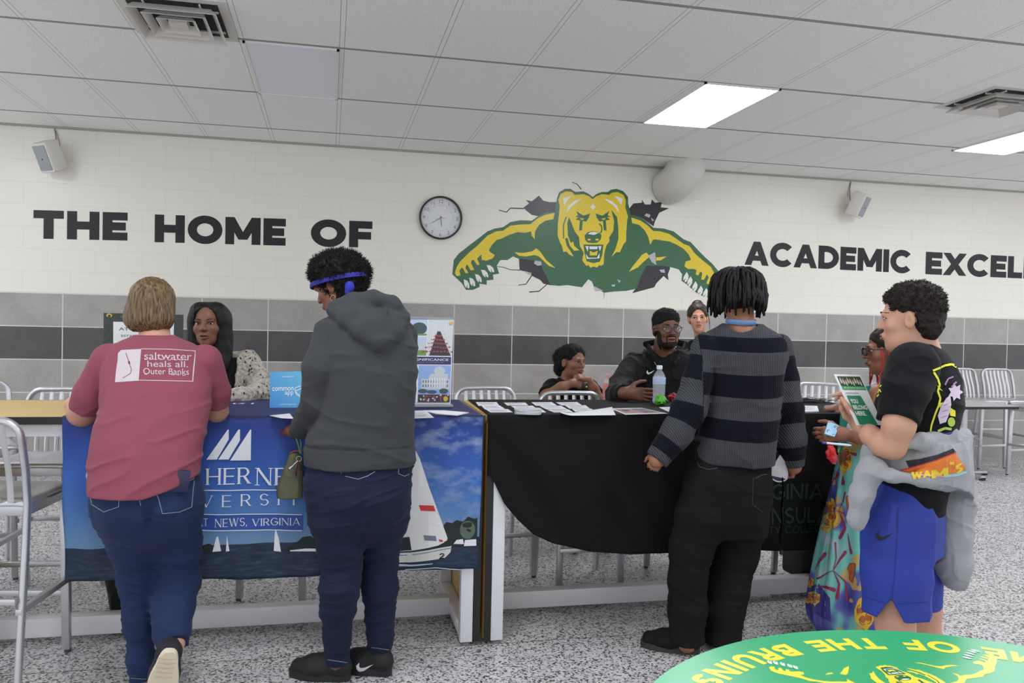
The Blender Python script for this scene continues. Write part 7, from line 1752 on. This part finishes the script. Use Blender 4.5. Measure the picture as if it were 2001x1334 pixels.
# campus photo banner
navy = mat('banner_navy', (52, 54, 104), .5); bsky = mat('banner_sky', (142, 172, 222), .5); bsky2 = mat('banner_pale_sky', (186, 200, 224), .5); btree = mat('banner_tree', (66, 84, 92), .5); bgrass = mat('banner_grass', (112, 150, 80), .5); bstone = mat('banner_stone', (196, 202, 206), .5); bwin = mat('banner_window', (96, 112, 126), .5); bred = mat('banner_crowd', (164, 74, 72), .5); bdark = mat('banner_dark', (62, 54, 66), .5); bwh = mat('banner_white', (226, 228, 234), .5); bhall = mat('banner_hall', (206, 208, 212), .5); byel = mat('banner_yellow', (206, 178, 50), .5)
rng = random.Random(2); crowd = []; crowd2 = []; dk2 = []
for r in range(5):
    w = .05 + .035 * r; y = .20 + .045 * r
    for k in range(9): crowd.append(ell(.80 + w * 2 * (k / 8 - .5), y + rng.uniform(-.006, .006), .010 + .002 * r, .009, 8)[0])
for k in range(34): x, y = rng.uniform(.57, .98), rng.uniform(.885, .955); (crowd2 if k % 3 else dk2).append(ell(x, y, .012, .010, 8)[0])
cols = [q for k in range(7) for q in rect(.70 + .034 * k, .712 + .034 * k, .69, .80)]
dome = ell(.835, .605, .075, .05); roof = rect(.72, .95, .64, .66); wing = rect(.60, .98, .70, .82); wn = [q for k in range(10) for r in range(2) for q in rect(.615 + .036 * k, .632 + .036 * k, .715 + .05 * r, .745 + .05 * r)]
lay = [(bsky2, rect(.02, .65, .0, .20) + rect(.02, .65, .215, .43)), (btree, ell(.55, .12, .10, .07) + ell(.42, .13, .08, .06) + ell(.30, .11, .1, .07)), (bgrass, rect(.02, .65, .18, .20) + rect(.02, .65, .37, .43)), (bstone, rect(.3, .63, .30, .37)), (bhall, rect(.67, .99, .02, .43)), (bdark, [[(.69, .43), (.79, .15), (.83, .15), (.98, .43)]]), (bred, crowd), (bwh, [q for s in (-1, 1) for k in range(5) for q in rect(.83 + s * (.06 + .022 * k) - .004, .83 + s * (.06 + .022 * k) + .004, .06 + .0 * k, .16 + .05 * k)]),
 (navy, rect(.02, .985, .445, .53)), (bsky, rect(.02, .985, .545, .97)), (bgrass, rect(.02, .52, .86, .97)), (bstone, dome + roof + wing + rect(.70, .95, .66, .82)), (bwin, wn), (bwh, cols + rect(.53, .555, .545, .97)), (btree, ell(.62, .84, .06, .025) + ell(.74, .85, .07, .02) + ell(.9, .84, .06, .03)), (bdark, rect(.56, .985, .88, .97)), (bred, crowd2), (bstone, dk2), (byel, ell(.93, .93, .03, .03) + [[(.93, .05), (.99, .03), (.99, .06), (.95, .07)]]), (bwh, ptext('A LIFE OF SIGNIFICANCE', .10, .95, .463, .49, .01)), (pgrey, ptext('EVERY DAY ON CAMPUS', .2, .88, .50, .515))]
pb = panel('banner', (.225, 3.99, 1.497), (.593, 3.985, 1.497), (.586, 3.985, 1.075), (.222, 3.99, 1.075), bwh, lay, 'tabletop campus photo banner with navy strip behind the hoodie woman', 'banner', th=.002)
bt_ = MB(); o_ = pb.location; bt_.box(.215 - o_.x, .597 - o_.x, 3.96 - o_.y, 4.02 - o_.y, TZ + .0055 - o_.z, 1.078 - o_.z, .004); bt_.build('base', mat('banner_base', (150, 152, 156), .4, .6), pb); bt_ = MB(); bt_.tube([(.40 - o_.x, 4.0 - o_.y, 1.07 - o_.z), (.40 - o_.x, 4.0 - o_.y, 1.5 - o_.z)], .005, 8).box(.220 - o_.x, .597 - o_.x, 3.982 - o_.y, 3.996 - o_.y, 1.494 - o_.z, 1.503 - o_.z); bt_.build('pole', mat('banner_base'), pb)
# at a glance banner
gl = mat('banner_foliage', (52, 58, 56), .6, vary=(60, .6)); ink2 = mat('banner_ink', (70, 76, 92), .6)
pg = panel('banner', (-1.062, 4.285, 1.488), (-.70, 4.285, 1.488), (-.70, 4.285, 1.075), (-1.058, 4.285, 1.075), gl,
 [(mat('banner_leaf', (70, 92, 58), .6), ell(.3, .04, .1, .02) + ell(.55, .035, .12, .02) + ell(.8, .05, .1, .02)), (byel, stroke([(.05, .045), (.04, .02), (.07, .01), (.10, .02), (.09, .045)], .012)), (mat('banner_panel', (214, 218, 220), .6), rect(.12, .88, .10, .92)), (ink2, ptext('AT A GLANCE', .19, .80, .165, .20, .012) + ptext('. . . . . .', .40, .6, .13, .14) + ptext('ESTABLISHED', .22, .6, .25, .275, .01) + ptext('UNDERGRADUATES', .22, .76, .33, .355, .01))], 'dark tabletop banner reading AT A GLANCE behind the blonde woman\'s head', 'banner', th=.002)
bt_ = MB(); o_ = pg.location; bt_.box(-1.066 - o_.x, -.695 - o_.x, 4.26 - o_.y, 4.32 - o_.y, TZ + .0055 - o_.z, 1.078 - o_.z, .004); bt_.build('base', mat('banner_base'), pg)
# bags on the floor
S_ = Sdf(); S_.loft([(.004, -.90, 4.40, .13, .07), (.02, -.90, 4.40, .145, .085), (.2, -.90, 4.40, .165, .10), (.36, -.90, 4.40, .18, .09), (.40, -.90, 4.40, .17, .05)], 0, .01, 3.2); S_.disp(folds(31, 9, 9, .012)); o, b = finish(S_, 'tote_bag', mat('black_nylon', (16, 16, 18), .5), .006, None, (-.9, 4.4, 0)); o.location = (-.9, 4.4, 0); tag(o, 'black nylon bag on the floor under the blue cloth', 'bag')
MB().tube([(-.09, -.02, .38), (-.07, -.03, .5), (0, -.03, .54), (.07, -.03, .5), (.09, -.02, .38)], .008, 8, (1, .5)).build('handle', mat('black_nylon'), o)
e = empty('rolling_case', (2.70, 4.26, 0)); tag(e, 'black wheeled case standing by the table end next to the floral dress', 'case')
MB().box(-.055, .06, -.10, .12, .05, .62, .02).build('body', mat('black_case', (18, 18, 20), .55), e)
for x in (-.035, .035):
    w = MB().lathe([(0, -.012), (.026, -.012), (.03, -.008), (.03, .008), (.026, .012), (0, .012)], 24, Matrix.Translation((x, -.08, .03)) @ Matrix.Rotation(R(90), 4, 'Y')).build('wheel', mat('wheel_black', (14, 14, 15), .4), e)
MB().tube([(-.03, .06, .6), (-.03, .06, .72), (.035, .06, .72), (.035, .06, .6)], .008, 8).build('handle', black, e)
# what the floral woman and the boy hold
teal = mat('folder_teal', (32, 118, 112), .45); tealL = mat('folder_light', (58, 150, 140), .45)
panel('folder', at(1646, 770, 3.46), at(1702, 752, 3.42), at(1704, 895, 3.42), at(1637, 884, 3.46), teal, [(mat('folder_grey', (186, 192, 192), .5), [[(.22, .52), (.34, .46), (.44, .62), (.44, .78), (.22, .80)]]), (mat('folder_deep', (20, 60, 60), .5), [[(.26, .72), (.40, .66), (.44, .8), (.26, .84)]]), (mat('folder_lime', (150, 190, 80), .5), [[(.0, .93), (.06, .90), (.04, 1), (0, 1)]])], 'teal folder held upright by the woman in the floral dress', 'folder', th=.012)
panel('phone', at(1619, 822, 3.35), at(1640, 832, 3.33), at(1631, 853, 3.30), at(1611, 847, 3.32), mat('phone_case_blue', (128, 176, 204), .4), [(mat('case_ink', (40, 84, 120), .5), [q for k in range(14) for q in ell(.1 + .8 * ((k * .37) % 1), .08 + .85 * ((k * .61) % 1), .06, .05, 8)])], 'phone in a pale blue patterned case in the floral dress woman\'s hand', 'phone', th=.009)
a, b = at(1609, 865, 3.27), at(1664, 870, 3.25); o = MB().tube([Vector(), (b - a) * .86, (b - a) * .9, b - a], [.0055, .0055, .005, .002], 12).build('pen', mat('pen_white', (216, 218, 224), .35), loc=a); tag(o, 'white pen with violet tip held under the blue phone', 'pen'); MB().tube([(b - a) * -.05, (b - a) * .1], .0058, 12).build('cap', mat('pen_violet', (70, 60, 150), .35), o)
S_ = Sdf(); S_.loft([(at(1624, y, 3.26).z, at(x, y, 3.26).x, 3.26, w, d) for x, y, w, d in ((1622, 870, .014, .006), (1623, 876, .020, .012), (1625, 890, .024, .018), (1627, 900, .020, .012), (1628, 906, .012, .005))], 0, .008, 2.4); S_.disp(lambda p: .008 * (vnoise(p, 70, 5) - .5)); c = at(1625, 888, 3.26); o, b = finish(S_, 'snack_bag', mat('foil_red', (176, 26, 34), .22), .003, None, c); o.location = c; tag(o, 'shiny red snack packet hanging below the blue phone', 'snack packet')
gg = mat('flyer_green', (44, 128, 96), .5); g2 = mat('flyer_bright_green', (62, 158, 86), .5); fd = mat('flyer_photo_dark', (44, 62, 40), .5); fs_ = mat('flyer_skin', (200, 150, 120), .5); fw = mat('flyer_white', (230, 232, 234), .6)
pp = [q for k in range(9) for q in ell(.14 + .09 * k, .155 + .02 * ((k * 7) % 3 - 1), .035, .055, 10)]; ph = [q for k in range(9) for q in ell(.14 + .09 * k, .105 + .02 * ((k * 7) % 3 - 1), .02, .022, 10)]
panel('flyer', at(1630, 731, 2.54), at(1681, 732, 2.54), at(1674, 830, 2.45) + at(1681, 732, 2.54) - at(1630, 731, 2.54), at(1674, 830, 2.45), fw,
 [(fd, rect(.07, .95, .04, .24)), (mat('flyer_people', (196, 190, 180), .5), pp), (fs_, ph), (g2, rect(.07, .95, .24, .31)), (fw, ptext('Be an honor graduate', .14, .9, .255, .295)), (pgrey, rect(.1, .6, .37, .385)), (gg, [[(.10, .43), (.62, .43), (.78, 1.0), (.10, 1.0)]]), (fw, ptext('YOU', .14, .42, .50, .585, .03) + ptext('BELONG', .14, .66, .62, .705, .03) + ptext('HERE.', .14, .52, .74, .825, .03))], 'white and green flyer reading YOU BELONG HERE held by the boy', 'flyer', th=.002)
